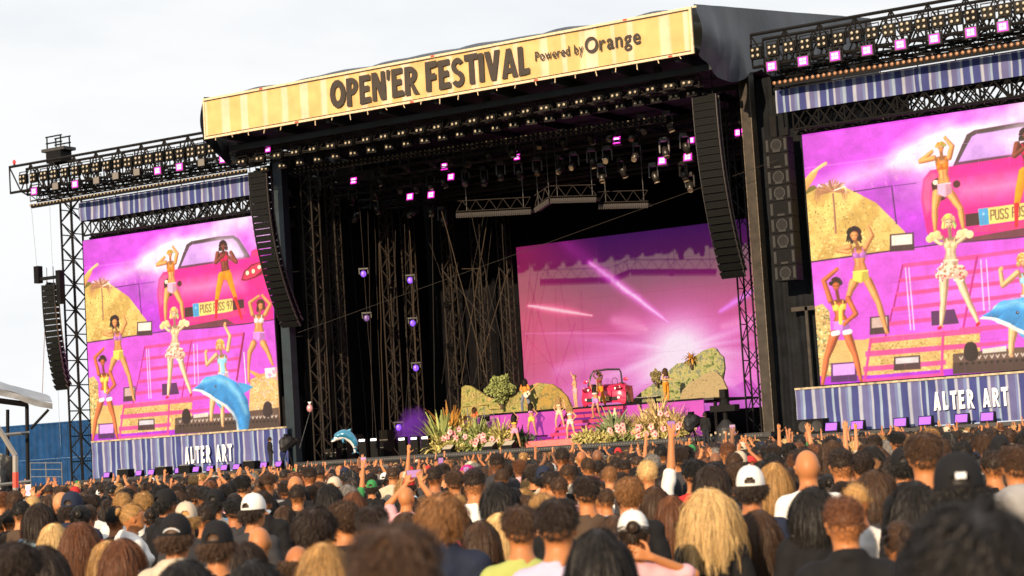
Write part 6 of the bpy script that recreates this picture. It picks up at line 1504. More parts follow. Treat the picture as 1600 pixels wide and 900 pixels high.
# car prop
CARP = mat('pink_car_paint', (.62, .035, .12), .25, 0, .5, coat=.6, noise=.05, nscale=2)
cq = at(941, 632, 102.0); t = thing('pink_sports_car', 'glossy pink open-top sports car facing the crowd on the riser', 'car', (cq.x, 102.0, RZ), 0, None, (1.02, .45, 1.10))
prof = [(.10, .16, 1.30), (-.02, .32, 1.42), (-.06, .50, 1.46), (-.02, .68, 1.46), (.12, .84, 1.42), (.45, .98, 1.36), (.95, 1.10, 1.30), (1.35, 1.16, 1.26), (2.0, 1.14, 1.26), (2.6, 1.0, 1.3), (2.7, .3, 1.3)]
V = []; nu = 24
for (yy, zz, hw) in prof:
    for k in range(nu + 1):
        u = -1 + 2 * k / nu; fend = .13 * math.exp(-((abs(u) - .80) / .17) ** 2) * (1 if .6 < zz else .2); V.append((u * hw, yy + .55 * abs(u) ** 3.2, zz - .16 * abs(u) ** 4 + fend))
F = [(j * (nu + 1) + k, j * (nu + 1) + k + 1, (j + 1) * (nu + 1) + k + 1, (j + 1) * (nu + 1) + k) for j in range(len(prof) - 1) for k in range(nu)]
link('body', np_mesh('car_body', V, F, CARP), t)
b = MB()
for s in (-1, 1): b.box(s * 1.38 - .05, s * 1.38 + .05, .6, 2.7, .12, .98)
for s, nm in ((-1, 0), (1, 0)): MB().box(s * 1.36 - .06, s * 1.36 + .04, .62, 2.68, .14, 1.0).build('side_panel', CARP, t)
DK = mat('car_dark_trim', (.02, .018, .02), .4)
for s in (-1, 1): w = MB().tube([(s * 1.22, .95, .34), (s * 1.44, .95, .34)], .34, 18).build('wheel', mat('tyre', (.02, .02, .02), .8), t); MB().tube([(s * 1.445, .95, .34), (s * 1.455, .95, .34)], .2, 12).build('rim', ALU, w)
MB().box(-1.0, 1.0, -.075, .0, .28, .46).build('grille', DK, t)
wf = MB(); wf.tube([(-1.12, 1.1, 1.13), (-.98, 1.55, 1.72), (-.86, 1.68, 1.90), (0, 1.72, 1.96), (.86, 1.68, 1.90), (.98, 1.55, 1.72), (1.12, 1.1, 1.13)], .055, 8); wf = wf.build('windscreen_frame', DK, t)
gl = bpy.data.materials.new('windscreen_glass'); gl.use_nodes = True; gp = gl.node_tree.nodes['Principled BSDF']; gp.inputs['Transmission Weight'].default_value = .95; gp.inputs['Roughness'].default_value = .02; gp.inputs['IOR'].default_value = 1.02; gp.inputs['Base Color'].default_value = (.9, .85, .95, 1)
MB().add([(-1.1, 1.12, 1.15), (1.1, 1.12, 1.15), (.86, 1.68, 1.88), (-.86, 1.68, 1.88)], [(0, 1, 2, 3)]).build('windscreen', gl, t)
b = MB(); b.tube([(.5 + .19 * math.cos(a / 10 * 6.283), 1.75, 1.28 + .19 * math.sin(a / 10 * 6.283)) for a in range(11)], .02, 6); b.build('steering_wheel', DK, t)
for s in (-1, 1):
    MB().ellipsoid((s * 1.32, 1.25, 1.36), (.17, .09, .10), 10, 7).build('mirror', CARP, t, True)
    h = MB().ellipsoid((s * 1.02, .18, .90), (.27, .16, .13), 12, 7).build('headlight', mat('headlight_red', (.16, .01, .03), .3), t, True)
    for k in range(3): MB().ellipsoid((s * (.88 + k * .14), .05 + k * .05, .89 + k * .035), (.055, .05, .055), 8, 6).build('lamp', mat('headlamp_white', (.85, .8, .65), .2, emit=(1, .9, .7), es=.6), h, True)
    MB().ellipsoid((s * 1.05, .10, .40), (.09, .05, .06), 8, 6).build('fog_lamp', MATS['headlamp_white'], t, True)
pl = MB().box(-.62, .5, -.13, -.10, .26, .52).build('number_plate', mat('yellow_plate', (.75, .55, .18), .5), t); MB().box(-.62, -.47, -.135, -.131, .265, .515).build('blue_band', mat('plate_blue', (.10, .35, .62), .5), pl)
text_letters('PUSS PUSS 97', .17, -.44, .47, .30, -.138, INK, pl, .01)
# instruments
def drum_kit():
    q = at(742, 668, 100.2); t = thing('drum_kit', 'drum kit with orange bass drum and cymbals behind the flowers', 'drum kit', (q.x, 100.2, DECK + 1.0), 0, None, 1.15)
    MB().box(-1.3, 1.3, -.7, 1.3, -.87, 0).build('drum_riser', BLACK, t); CH = mat('chrome', (.6, .6, .6), .2, .9)
    MB().tube([(-.2, -.4, .32), (-.2, .1, .32)], .30, 20).build('bass_drum', mat('orange_drumhead', (.5, .16, .03), .4), t)
    for x, y, z, r_ in ((-.55, -.1, .62, .17), (-.1, -.1, .72, .15), (.25, -.1, .70, .16), (.7, .1, .45, .22), (-.95, .2, .42, .22), (1.0, .3, .62, .16)): d = MB().tube([(x, y, z - .16), (x, y, z + .14)], r_, 14).build('drum', mat('purple_drum', (.20, .06, .28), .3, .3), t); MB().tube([(x, y, z + .14), (x, y, z + .15)], r_ * 1.04, 14).build('drum_skin', mat('drum_skin', (.7, .7, .68), .5), d)
    for x, y, z in ((-1.15, 0, 1.25), (-.6, .3, 1.45), (.45, .3, 1.45), (1.2, 0, 1.2)): c = MB().tube([(x, y, z), (x, y, z + .02), (x, y, z + .05)], [.28, .26, .03], 16).build('cymbal', mat('brass', (.62, .42, .14), .25, .9), t); rod(t, 'stand', (x, y, 0), (x, y, z), .02, CH)
drum_kit()
def performer(label, px, feet_py, y, z, height, kind, hairs, hc, topc, lowc, skin, legs=None, top='bikini', short=True, rz=0., fem=True):
    q = at(px, feet_py, y); s = height * 1.13 / 1.755; t = thing('person', label, 'person', (q.x, y, z), rz, 'performers on stage', s); key = ('perf', kind, legs is not None, fem)
    if key not in _bodies: V, Q = make_body(kind, fem, .016, legs, .06, True); _bodies[key] = np_mesh('performer_body', V, Q, SKIN)
    o_ = link('body', _bodies[key], t); o_.color = (*skin, 1); o_ = link('hair', HAIR[hairs], t); o_.color = (*hc, 1); o_ = link('top', top_mesh(kind, fem, top), t); o_.color = (*topc, 1)
    k2 = ('low', short, legs is not None)
    if k2 not in _lower: V, Q = make_trousers(.012, short, legs); _lower[k2] = np_mesh('shorts' if short else 'trousers', V, Q, CLOTH)
    o_ = link('shorts' if short else 'trousers', _lower[k2], t); o_.color = (*lowc, 1); return t
APART = (((-.088, -.005, .90), (-.20, .06, .49), (-.24, -.02, .085), (-.30, .10, .035)), ((.088, -.005, .90), (.19, .08, .50), (.22, -.01, .085), (.28, .11, .035)))
HK_, BR_, BL_ = (.018, .012, .010), (.09, .045, .02), (.48, .32, .13)
SKL, SKM, SKD = (.62, .36, .22), (.46, .24, .13), (.16, .075, .045)
build_hair()
TO = math.pi                                            # facing the crowd
performer('dancer in yellow top and pink shorts at front left of the set', 806, 702, 96.2, DECK, 1.72, 'dance2', 'straight', HK_, (.75, .50, .06), (.65, .30, .50), SKM, APART, rz=TO + .3)
MB().box(-59.4, -57.6, 99.6, 100.9, DECK, 2.98).build('x', BLACK) if False else None
t = thing('step_block', 'small black block under the dancer in lilac top', 'platform', (at(832, 681, 99.9).x, 99.9, DECK)); MB().box(-.7, .7, -.5, .6, .60, .68).build('top', deckm, t); MB().box(-.68, .68, -.48, .58, 0, .60).build('base', FASCIA, t)
performer('dancer in lilac top and yellow shorts in front of the magenta riser', 832, 681, 99.9, DECK + .68, 1.70, 'dance', 'straight', HK_, (.55, .25, .60), (.75, .55, .10), SKM, APART, rz=TO)
performer('dancer in pink shorts standing left of the pink car', 900, 635, 101.7, RZ, 1.72, 'dance2', 'tied', BL_, (.60, .30, .16), (.68, .36, .44), SKL, None, rz=TO - .6)
performer('dancer with dark red top and orange trousers in front of the car', 939, 634, 101.35, RZ, 1.74, 'phone', 'mop', HK_, (.30, .02, .06), (.75, .26, .02), SKD, APART, short=False, rz=TO)
performer('blonde singer in cream ruffled outfit on the pink steps', 876, 680, 99.4, DECK + .95, 1.66, 'hips', 'wavy', BL_, (.72, .58, .40), (.70, .52, .42), SKL, APART, rz=TO + .2)
performer('curly blonde dancer in pale blue top at foot of the steps', 893, 689, 97.4, DECK + .34, 1.66, 'dance', 'shag', BL_, (.45, .60, .66), (.66, .58, .58), SKL, APART, rz=TO)
performer('dancer in white top and violet shorts on the steps below the car', 933, 664, 100.0, DECK + 1.45, 1.70, 'both', 'straight', HK_, (.74, .66, .68), (.45, .22, .60), SKM, APART, rz=TO - .2)
g = performer('guitarist with long dark hair and orange top on the riser', 822, 637, 101.7, RZ, 1.74, 'play', 'wavy', HK_, (.70, .28, .05), (.16, .18, .26), SKL, APART, short=False, top='tee', rz=TO + .2)
performer('keyboard player with long brown hair and orange trousers at right', 1043, 640, 101.8, RZ, 1.68, 'play', 'straight', BR_, (.40, .25, .50), (.70, .26, .03), SKL, None, short=False, rz=TO + 1.2)
performer('drummer in orange top behind the drum kit', 742, 655, 101.0, DECK + .95, 1.50, 'play', 'wavy', BR_, (.65, .12, .05), (.03, .03, .03), SKM, None, short=False, top='tee', rz=TO)
gq = at(828, 612, 101.3); t = thing('electric_guitar', 'pale electric guitar held by the guitarist on the riser', 'guitar', gq, 0); t.rotation_euler = (0, -.62, 0)
b = MB(); b.tube([(-.32, -.03, .02), (-.32, .03, .02)], .17, 14); b.tube([(-.12, -.03, 0), (-.12, .03, 0)], .13, 14); b.build('body', mat('cream_guitar', (.72, .66, .52), .25, coat=.4), t); MB().box(-.1, .62, -.045, -.02, -.03, .03).build('neck', mat('guitar_neck', (.42, .25, .10), .4), t); MB().box(.62, .80, -.045, -.015, -.045, .06).build('headstock', mat('guitar_neck', (.42, .25, .10), .4), t)
kq = at(1012, 622, 100.9); t = thing('keyboard', 'black keyboard on a tall stand in front of the keyboard player', 'keyboard', (kq.x, 100.9, DECK)); hz = kq.z - DECK; b = MB(); b.box(-.75, .75, -.2, .2, hz - .06, hz + .06); b.build('case', CASE, t); MB().box(-.68, .68, -.18, .02, hz + .06, hz + .075).build('keys', mat('ivory_keys', (.6, .58, .55), .4), t)
for s in (-1, 1): rod(t, 'stand_leg', (s * .6, 0, 0), (-s * .05 + s * .5, 0, hz - .06), .03, BLACK); rod(t, 'stand_leg', (s * .6, .3, 0), (s * .5, 0, hz - .06), .03, BLACK)
for k, (px, y, lab) in enumerate(((700, 95.0, 'left'), (765, 94.8, 'middle'), (795, 94.8, 'right'))):
    q = at(px, 700, y); t = thing('floor_monitor', f'{lab} black wedge monitor on the stage edge before the flowers', 'loudspeaker', (q.x, y, DECK), 0, 'stage wedges'); b = MB(); b.add([(-.35, -.3, 0), (.35, -.3, 0), (.35, .3, 0), (-.35, .3, 0), (-.35, -.22, .18), (.35, -.22, .18), (.35, .25, .45), (-.35, .25, .45)], [(0, 3, 2, 1), (4, 5, 6, 7), (0, 1, 5, 4), (1, 2, 6, 5), (2, 3, 7, 6), (3, 0, 4, 7)]); b.build('cabinet', CASE, t); MB().add([(-.3, -.215, .2), (.3, -.215, .2), (.3, .22, .44), (-.3, .22, .44)], [(0, 1, 2, 3)]).build('grille', mat('pale_grille', (.45, .40, .32), .6), t)
STROBE = glow('strobe_white', (1, .92, .85), 3.0); STROBEV = glow('strobe_violet', (.75, .55, 1), 3.0)
for k, (px, py, m_, lab) in enumerate(((567, 688, STROBE, 'leftmost white floor strobe'), (585, 687, STROBE, 'second white floor strobe from the left'), (629, 686, STROBE, 'white floor strobe left of the smoke'), (648, 685, STROBEV, 'violet floor strobe under the smoke'), (665, 684, STROBE, 'white floor strobe right of the smoke'))):
    q = at(px, py, 95.6); t = thing('floor_strobe', lab + ' on the dark side of the stage', 'stage light', (q.x, 95.6, DECK), 0, 'floor strobes'); MB().box(-.26, .26, -.1, .15, 0, max(.2, q.z - DECK + .12)).build('case', CASE, t); MB().box(-.2, .2, -.115, -.102, max(.05, q.z - DECK - .06), max(.17, q.z - DECK + .06)).build('glowing_tube', m_, t)
for k, (px, w_, h_, y) in enumerate(((540, .9, 1.0, 99), (556, .6, 1.5, 100), (598, .8, .9, 98.5), (690, .7, .8, 100.5), (605, .7, 1.7, 103), (520, .7, .7, 97.5))):
    q = at(px, 690, y); t = thing('equipment_case', f'{ORD[k]} dark flight case standing in the shadowy left half of the stage', 'case', (q.x, y, DECK), rnd.uniform(-.3, .3), 'flight cases'); MB().box(-w_ / 2, w_ / 2, -.35, .35, 0, h_).build('case', CASE, t); MB().box(-w_ / 2 - .01, w_ / 2 + .01, -.36, -.352, h_ * .62, h_ * .66).build('rim', ALU, t); MB().box(-.1, .1, -.365, -.354, h_ * .3, h_ * .4).build('latch', ALU, t)
# smoke puff: the violet lamp light is put into its colour
sm = bpy.data.materials.new('purple_lit_smoke'); sm.use_nodes = True; nt = sm.node_tree; nt.nodes.remove(nt.nodes['Principled BSDF']); pv = nt.nodes.new('ShaderNodeVolumePrincipled'); pv.inputs['Color'].default_value = (.36, .10, .95, 1)
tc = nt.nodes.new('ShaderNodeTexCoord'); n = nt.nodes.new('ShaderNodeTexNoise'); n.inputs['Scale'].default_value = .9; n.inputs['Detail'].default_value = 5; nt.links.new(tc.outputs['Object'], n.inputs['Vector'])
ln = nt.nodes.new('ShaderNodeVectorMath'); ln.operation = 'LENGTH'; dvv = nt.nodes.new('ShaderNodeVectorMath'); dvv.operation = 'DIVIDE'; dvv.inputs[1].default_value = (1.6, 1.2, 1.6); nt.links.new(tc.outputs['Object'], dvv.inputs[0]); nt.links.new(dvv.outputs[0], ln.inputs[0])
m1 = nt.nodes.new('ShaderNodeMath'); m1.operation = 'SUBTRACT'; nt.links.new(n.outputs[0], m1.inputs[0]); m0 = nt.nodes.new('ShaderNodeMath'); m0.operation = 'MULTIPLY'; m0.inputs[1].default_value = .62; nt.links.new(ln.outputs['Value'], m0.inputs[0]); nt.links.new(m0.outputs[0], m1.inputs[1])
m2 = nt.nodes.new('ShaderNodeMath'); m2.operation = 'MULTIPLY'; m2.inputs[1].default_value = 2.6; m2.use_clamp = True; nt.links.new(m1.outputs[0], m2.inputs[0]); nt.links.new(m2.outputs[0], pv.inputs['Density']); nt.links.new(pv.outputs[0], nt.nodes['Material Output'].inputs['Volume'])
q = at(645, 668, 98.5); o_ = MB().ellipsoid((0, 0, 0), (1.5, 1.1, 1.45), 16, 10).build('smoke_puff', sm); o_.location = (q.x, 98.5, max(q.z, DECK + 1.4)); tag(o_, 'small puff of violet-lit smoke over the floor strobes', 'smoke', kind='stuff')

# ------------------------------------------------------------------ camera crew
def crew_camera(label, px, y, z, h, cover=True):
    q = at(px, 690, y); t = thing('broadcast_camera', label, 'camera', (q.x, y, z), -.4)
    for a in (0, 2.1, 4.2): rod(t, 'tripod_leg', (math.cos(a) * .5, math.sin(a) * .5, 0), (0, 0, h - .3), .035, BLACK)
    MB().box(-.2, .2, -.35, .35, h - .15, h + .22).build('camera_body', CASE, t); MB().tube([(0, .35, h + .05), (0, .8, h + .05)], [.11, .14], 12).build('lens', CASE, t); MB().box(-.14, .14, -.15, .05, h + .22, h + .48).build('viewfinder', CASE, t)
    if cover:
        V, Q = surface(sdf_grid([('ell', (0, 0, h), (.34, .55, .36), None, .05), ('ell', (.1, -.3, h - .25), (.24, .3, .35), None, .08), ('ell', (0, .5, h + .02), (.2, .3, .2), None, .06)], axis(-.5, .6, .035), axis(-.9, 1, .035), axis(h - .8, h + .6, .035), lambda X, Y, Z: .025 * np.sin(14 * X + 9 * Z) * np.sin(11 * Y - 7 * Z)), axis(-.5, .6, .035), axis(-.9, 1, .035), axis(h - .8, h + .6, .035)); link('rain_cover', np_mesh('rain_cover', V, Q, mat('camera_cover', (.012, .012, .014), .6)), t)
crew_camera('camera under a black rain cover on the left platform', 449, 92.4, 2.05, 1.45)
person('camera operator in black with cap standing on the left platform', (at(424, 735, 92.9).x, 92.9, 2.05), -.6, 1.80, False, 'down', 'crop', (.06, .03, .02), 'jacket', (.012, .012, .014), (.5, .3, .2), (.02, .02, .022))
t = thing('camera_tower', 'low black camera platform in front of the stage at right', 'platform', (-44.8, 92.6, 0)); MB().box(-2.2, 1.6, -.9, .9, 1.6, 1.75).build('deck', deckm, t); MB().box(-2.15, 1.55, -.85, -.8, 0, 1.6).build('skirt', sk_, t); 
for x in (-2.1, 1.5):
    for y in (-.7, .8): rod(t, 'leg', (x, y, 0), (x, y, 1.6), .05, BLACK)
crew_camera('camera under a black cover beside a crouching operator at right', 1084, 92.4, 1.75, 1.35)
person('camera operator in black jacket behind the covered camera at right', (at(1104, 690, 92.6).x, 92.6, 1.75), .4, 1.74, False, 'down', 'crop', (.05, .03, .02), 'jacket', (.014, .014, .016), (.5, .3, .2), (.02, .02, .022))
q = at(1136, 690, 92.4); t = thing('camera_crane', 'black camera on a thick remote pedestal right of the covered camera', 'camera', (q.x, 92.4, 1.75))
MB().tube([(0, 0, 0), (0, 0, .35), (0, 0, .9), (0, 0, 1.3)], [.75, .62, .5, .16], 16).build('pedestal_base', mat('pedestal_cover', (.014, .014, .016), .6, bump=.6, bscale=5), t); MB().tube([(0, 0, 1.2), (0, 0, 1.75)], .12, 10).build('column', CASE, t); MB().box(-.7, .7, -.3, .3, 1.72, 2.05).build('camera_head', CASE, t); MB().tube([(0, 0, 2.05), (0, 0, 2.5)], [.3, .12], 10).build('cover_peak', CASE, t); MB().box(-.16, .16, -.2, .25, 2.4, 2.85).build('remote_camera', CASE, t)
for a in range(5): MB().box(-.6 + a * .25, -.5 + a * .25, -.66, -.6, .5 + .1 * (a % 2), .62 + .1 * (a % 2)).build('cable_clip', PALE, t)

# ------------------------------------------------------------------ left background and foreground
CONT = mat('blue_container_paint', (.008, .045, .14), .6, 0, .1, noise=.25, nscale=1.5)
def container(label, x, y, z, L=12.2):
    t = thing('shipping_container', label, 'container', (x, y, z), math.radians(4), 'blue shipping containers'); H = 2.59; b = MB(); n = int(L / .14)
    xs = [k * L / n for k in range(n + 1)]; vs = []
    for k, xx in enumerate(xs): d = .0 if (k // 2) % 2 else .045; vs += [(xx, d, .16), (xx, d, H - .12)]
    b.add(vs, [(2 * k, 2 * k + 2, 2 * k + 3, 2 * k + 1) for k in range(n)]); b.build('corrugated_side', CONT, t)
    MB().box(0, L, .05, 2.44, .1, H - .02).build('shell', CONT, t)
    for nm, a in (('bottom_rail', (0, L, -.02, .04, 0, .16)), ('top_rail', (0, L, -.02, .04, H - .12, H))): MB().box(*a).build(nm, CONT, t)
    for xx in (0, L - .16): MB().box(xx, xx + .16, -.03, .05, 0, H).build('corner_post', CONT, t)
    for k in range(7): 
        xx = L - 1.0 - k * .62; rod(t, 'locking_bar', (xx, -.03, .2), (xx, -.03, H - .15), .022, mat('container_bar', (.02, .08, .2), .5, 0, .2))
c0 = at(35, 662, 105); 
for k, (dx, dz, lab) in enumerate(((-4.2, 3.75, 'upper blue shipping container left of the lattice tower'), (-4.4, 1.15, 'lower blue shipping container left of the lattice tower'))): container(lab, c0.x + dx, 105, dz)
t = thing('container_plinth', 'pale concrete block base under the blue containers', 'plinth', (c0.x - 4.5, 104.6, 0)); 
for k in range(7): MB().box(k * 1.85, k * 1.85 + 1.8, 0, 2.6, 0, 1.14).build('block', mat('pale_concrete', (.55, .54, .50), .8, noise=.15, nscale=2), t)
t = thing('safety_fence', 'thin metal rail fence in front of the blue containers', 'fence', at(48, 745, 100)); L_ = at(97, 745, 100) - at(48, 745, 100)
for s in (0, .5, 1): rod(t, 'post', L_ * s - Vector((0, 0, 1)), L_ * s + Vector((0, 0, 1.0)), .04, ALU)
for h in (0.0, .5, .95): rod(t, 'rail', Vector((0, 0, h)), L_ + Vector((0, 0, h)), .03, ALU)
# tent edge at the left border
D0 = 32.0
def tp(px, py, dd=D0): return at_dist(px, py, dd)
t = thing('scaffold_tent', 'grey canopy on black scaffold with dark side sheet at left edge', 'tent', (tp(20, 700).x, tp(20, 700).y, 0)); B0 = Vector(t.location)
TENT = mat('grey_canopy', (.20, .21, .23), .3, 0, .6, noise=.3, nscale=3, bump=.3, bscale=5)
TSH = mat('dark_tent_sheet', (.016, .018, .022), .35, 0, .5, noise=.4, nscale=3, bump=.7, bscale=5)
V = []; n1, n2 = 16, 8
edge = [(-60, 612), (-20, 606), (0, 608), (30, 616), (60, 626), (82, 630)]
for i in range(n1 + 1):
    u = i / n1; px = -60 + 142 * u; py = np.interp(px, [e[0] for e in edge], [e[1] for e in edge])
    for j in range(n2 + 1):
        v = j / n2; back = tp(px - 30 * v, py - 6 + 24 * (1 - v) ** 2 * .0, D0 + 3.5 * v) if v else tp(px, py); q = back.copy(); q.z += .10 * math.sin(v * math.pi) + .012 * math.sin(u * 14 + v * 6); V.append(q - B0)
F = [(i * (n2 + 1) + j, (i + 1) * (n2 + 1) + j, (i + 1) * (n2 + 1) + j + 1, i * (n2 + 1) + j + 1) for i in range(n1) for j in range(n2)]
link('canopy', np_mesh('canopy', V, F, TENT), t)
V = []
for i in range(n1 + 1):
    u = i / n1; px = -60 + 142 * u; py = np.interp(px, [e[0] for e in edge], [e[1] for e in edge])
    for j in range(4): q = tp(px, py + j * 3.2 + (.5 * math.sin(u * 18) if j == 3 else 0), D0 - .01 - .01 * math.sin(u * 20 + j)); V.append(q - B0)
F = [(i * 4 + j, i * 4 + j + 1, (i + 1) * 4 + j + 1, (i + 1) * 4 + j) for i in range(n1) for j in range(3)]
link('valance', np_mesh('valance', V, F, TENT), t)
def trod(nm, a, c, r, m, da=D0, dc=None): return rod(t, nm, tp(*a, da) - B0, tp(*c, dc or da) - B0, r, m)
trod('pole', (42, 632), (46, 900), .035, BLACK, D0 + .3); trod('pole', (12, 640), (12, 900), .032, BLACK, D0 + 1); trod('rail', (-20, 682), (46, 676), .03, mat('galvanised_tube', (.22, .22, .22), .4, .7)); trod('rail', (-20, 760), (48, 752), .03, MATS['galvanised_tube']); trod('strut', (48, 670), (76, 640), .025, BLACK); trod('strut', (-10, 625), (44, 632), .05, BLACK, D0 + .2)
trod('pole', (24, 712), (25, 900), .048, mat('pale_pole', (.24, .23, .22), .5, .2), D0 - .6); trod('pole_arm', (-20, 640), (24, 712), .045, MATS['pale_pole'], D0 - .6); rod(t, 'red_band', tp(24.2, 738, D0 - .6) - B0, tp(24.4, 762, D0 - .6) - B0, .051, mat('red_tape', (.5, .05, .03), .5))
V = []
for i in range(13):
    for j in range(15): u, v = i / 12, j / 14; q = tp(-60 + 80 * u, 690 + 24 * u + (215 - 24 * u) * v, D0 + .4 - .12 * math.sin(u * 9 + v * 3) - .06 * math.sin(u * 21 - v * 8)); V.append(q - B0)
link('side_sheet', np_mesh('side_sheet', V, [(i * 15 + j, i * 15 + j + 1, (i + 1) * 15 + j + 1, (i + 1) * 15 + j) for i in range(12) for j in range(14)], TSH), t)
# black barrier line in the crowd at left
a, c = at_dist(30, 786, 42), at_dist(246, 772.5, 42); t = thing('crowd_barrier', 'low black barrier across the crowd at left', 'barrier', (a.x, a.y, 0)); d = c - a; d.z = 0
rod(t, 'top_rail', Vector((0, 0, a.z)), d + Vector((0, 0, a.z)), .06, BLACK)
for k in range(4): rod(t, 'post', d * (k / 3), d * (k / 3) + Vector((0, 0, a.z)), .04, BLACK)
b = MB(); b.bar(Vector((0, 0, a.z / 2)), d + Vector((0, 0, a.z / 2)), .02, a.z * .9); b.build('panel', CASE, t)
# balloons
def curve_tube(pts, rs, n=14, sub=5):
    P = [Vector(p) for p in pts]; out = []; R2 = []
    for i in range(len(P) - 1):
        p0, p1, p2, p3 = P[max(i - 1, 0)], P[i], P[i + 1], P[min(i + 2, len(P) - 1)]
        for k in range(sub): u = k / sub; out.append(.5 * ((2 * p1) + (p2 - p0) * u + (2 * p0 - 5 * p1 + 4 * p2 - p3) * u * u + (3 * p1 - p0 - 3 * p2 + p3) * u ** 3)); R2.append(rs[i] + (rs[i + 1] - rs[i]) * (3 * u * u - 2 * u ** 3))
    out.append(P[-1]); R2.append(rs[-1]); b = MB(); b.tube(out, R2, n); return b
q = at_dist(540, 690, 66); t = thing('dolphin_balloon', 'small shiny blue dolphin balloon held up above the crowd', 'balloon', q, math.radians(31))
DB = mat('dolphin_blue', (.035, .20, .34), .22, .25, .6, coat=.5, noise=.15, nscale=5)
cv = [(-.46, 0, .08), (-.36, 0, .11), (-.24, 0, .20), (-.04, 0, .24), (.14, 0, .16), (.27, 0, .0), (.32, 0, -.18), (.30, 0, -.34)]
curve_tube(cv, [.012, .05, .125, .165, .155, .12, .085, .04]).build('body', DB, t, True)
curve_tube([(x - .02, 0, z - .05) for x, y, z in cv], [.01, .045, .105, .135, .125, .10, .065, .03]).build('belly', mat('dolphin_white', (.65, .66, .68), .3), t, True)
MB().add([(.02, 0, .36), (.20, 0, .42), (.19, 0, .24), (.10, .02, .30), (.10, -.02, .30)], [(0, 3, 1), (0, 1, 4), (1, 3, 2), (1, 2, 4)]).build('dorsal_fin', DB, t)
for s in (-1, 1): MB().add([(-.12, s * .12, .12), (-.02, s * .13, .10), (-.06, s * .26, -.06), (-.1, s * .18, .02)], [(0, 1, 2, 3)]).build('flipper', DB, t); MB().ellipsoid((-.27, s * .10, .23), (.018, .012, .018), 6, 5).build('eye', BLACK, t)
MB().add([(.30, 0, -.30), (.18, -.10, -.42), (.31, 0, -.37), (.44, .10, -.42)], [(0, 1, 2), (0, 2, 3)]).build('tail_fluke', DB, t)
q = at(484, 638, 88); t = thing('fish_balloon', 'tiny pink and white balloon floating before the left corner post', 'balloon', q, .6)
MB().ellipsoid((0, 0, 0), (.17, .12, .22), 12, 8).build('body', mat('pink_foil', (.60, .28, .30), .3, .2), t, True); MB().add([(0, 0, .18), (-.1, 0, .36), (.1, 0, .36)], [(0, 1, 2)]).build('fin', mat('white_foil', (.7, .7, .7), .3), t); rod(t, 'string', (0, 0, -.2), at(472, 700, 88) - q, .008, ALU, 4)
# ------------------------------------------------------------------ the crowd
HB, HDB, HBR, HAU, HBL, HPB, HGR, HGI = (.010, .008, .007), (.024, .014, .009), (.055, .028, .014), (.12, .045, .018), (.34, .19, .065), (.60, .40, .17), (.18, .165, .15), (.22, .10, .035)
HNAME = {HB: 'black', HDB: 'dark brown', HBR: 'brown', HAU: 'auburn', HBL: 'blonde', HPB: 'pale blonde', HGR: 'grey', HGI: 'ginger'}
S1, S2, S3, S4 = (.43, .17, .062), (.35, .13, .048), (.48, .21, .09), (.18, .075, .034)
BK, CH_, WH, NV, GY, BE, PKC, LV, LIME, MAR, BRN, RD, GRN, LB = (.010, .010, .012), (.035, .035, .04), (.70, .69, .67), (.016, .022, .045), (.26, .26, .27), (.50, .42, .32), (.62, .34, .38), (.48, .42, .58), (.36, .40, .12), (.16, .02, .035), (.075, .05, .035), (.45, .03, .03), (.04, .22, .07), (.32, .48, .62)
CNAME = {BK: 'black', CH_: 'charcoal', WH: 'white', NV: 'navy', GY: 'grey', BE: 'beige', PKC: 'pink', LV: 'lavender', LIME: 'lime', MAR: 'maroon', BRN: 'dark brown', RD: 'red', GRN: 'green', LB: 'light blue'}
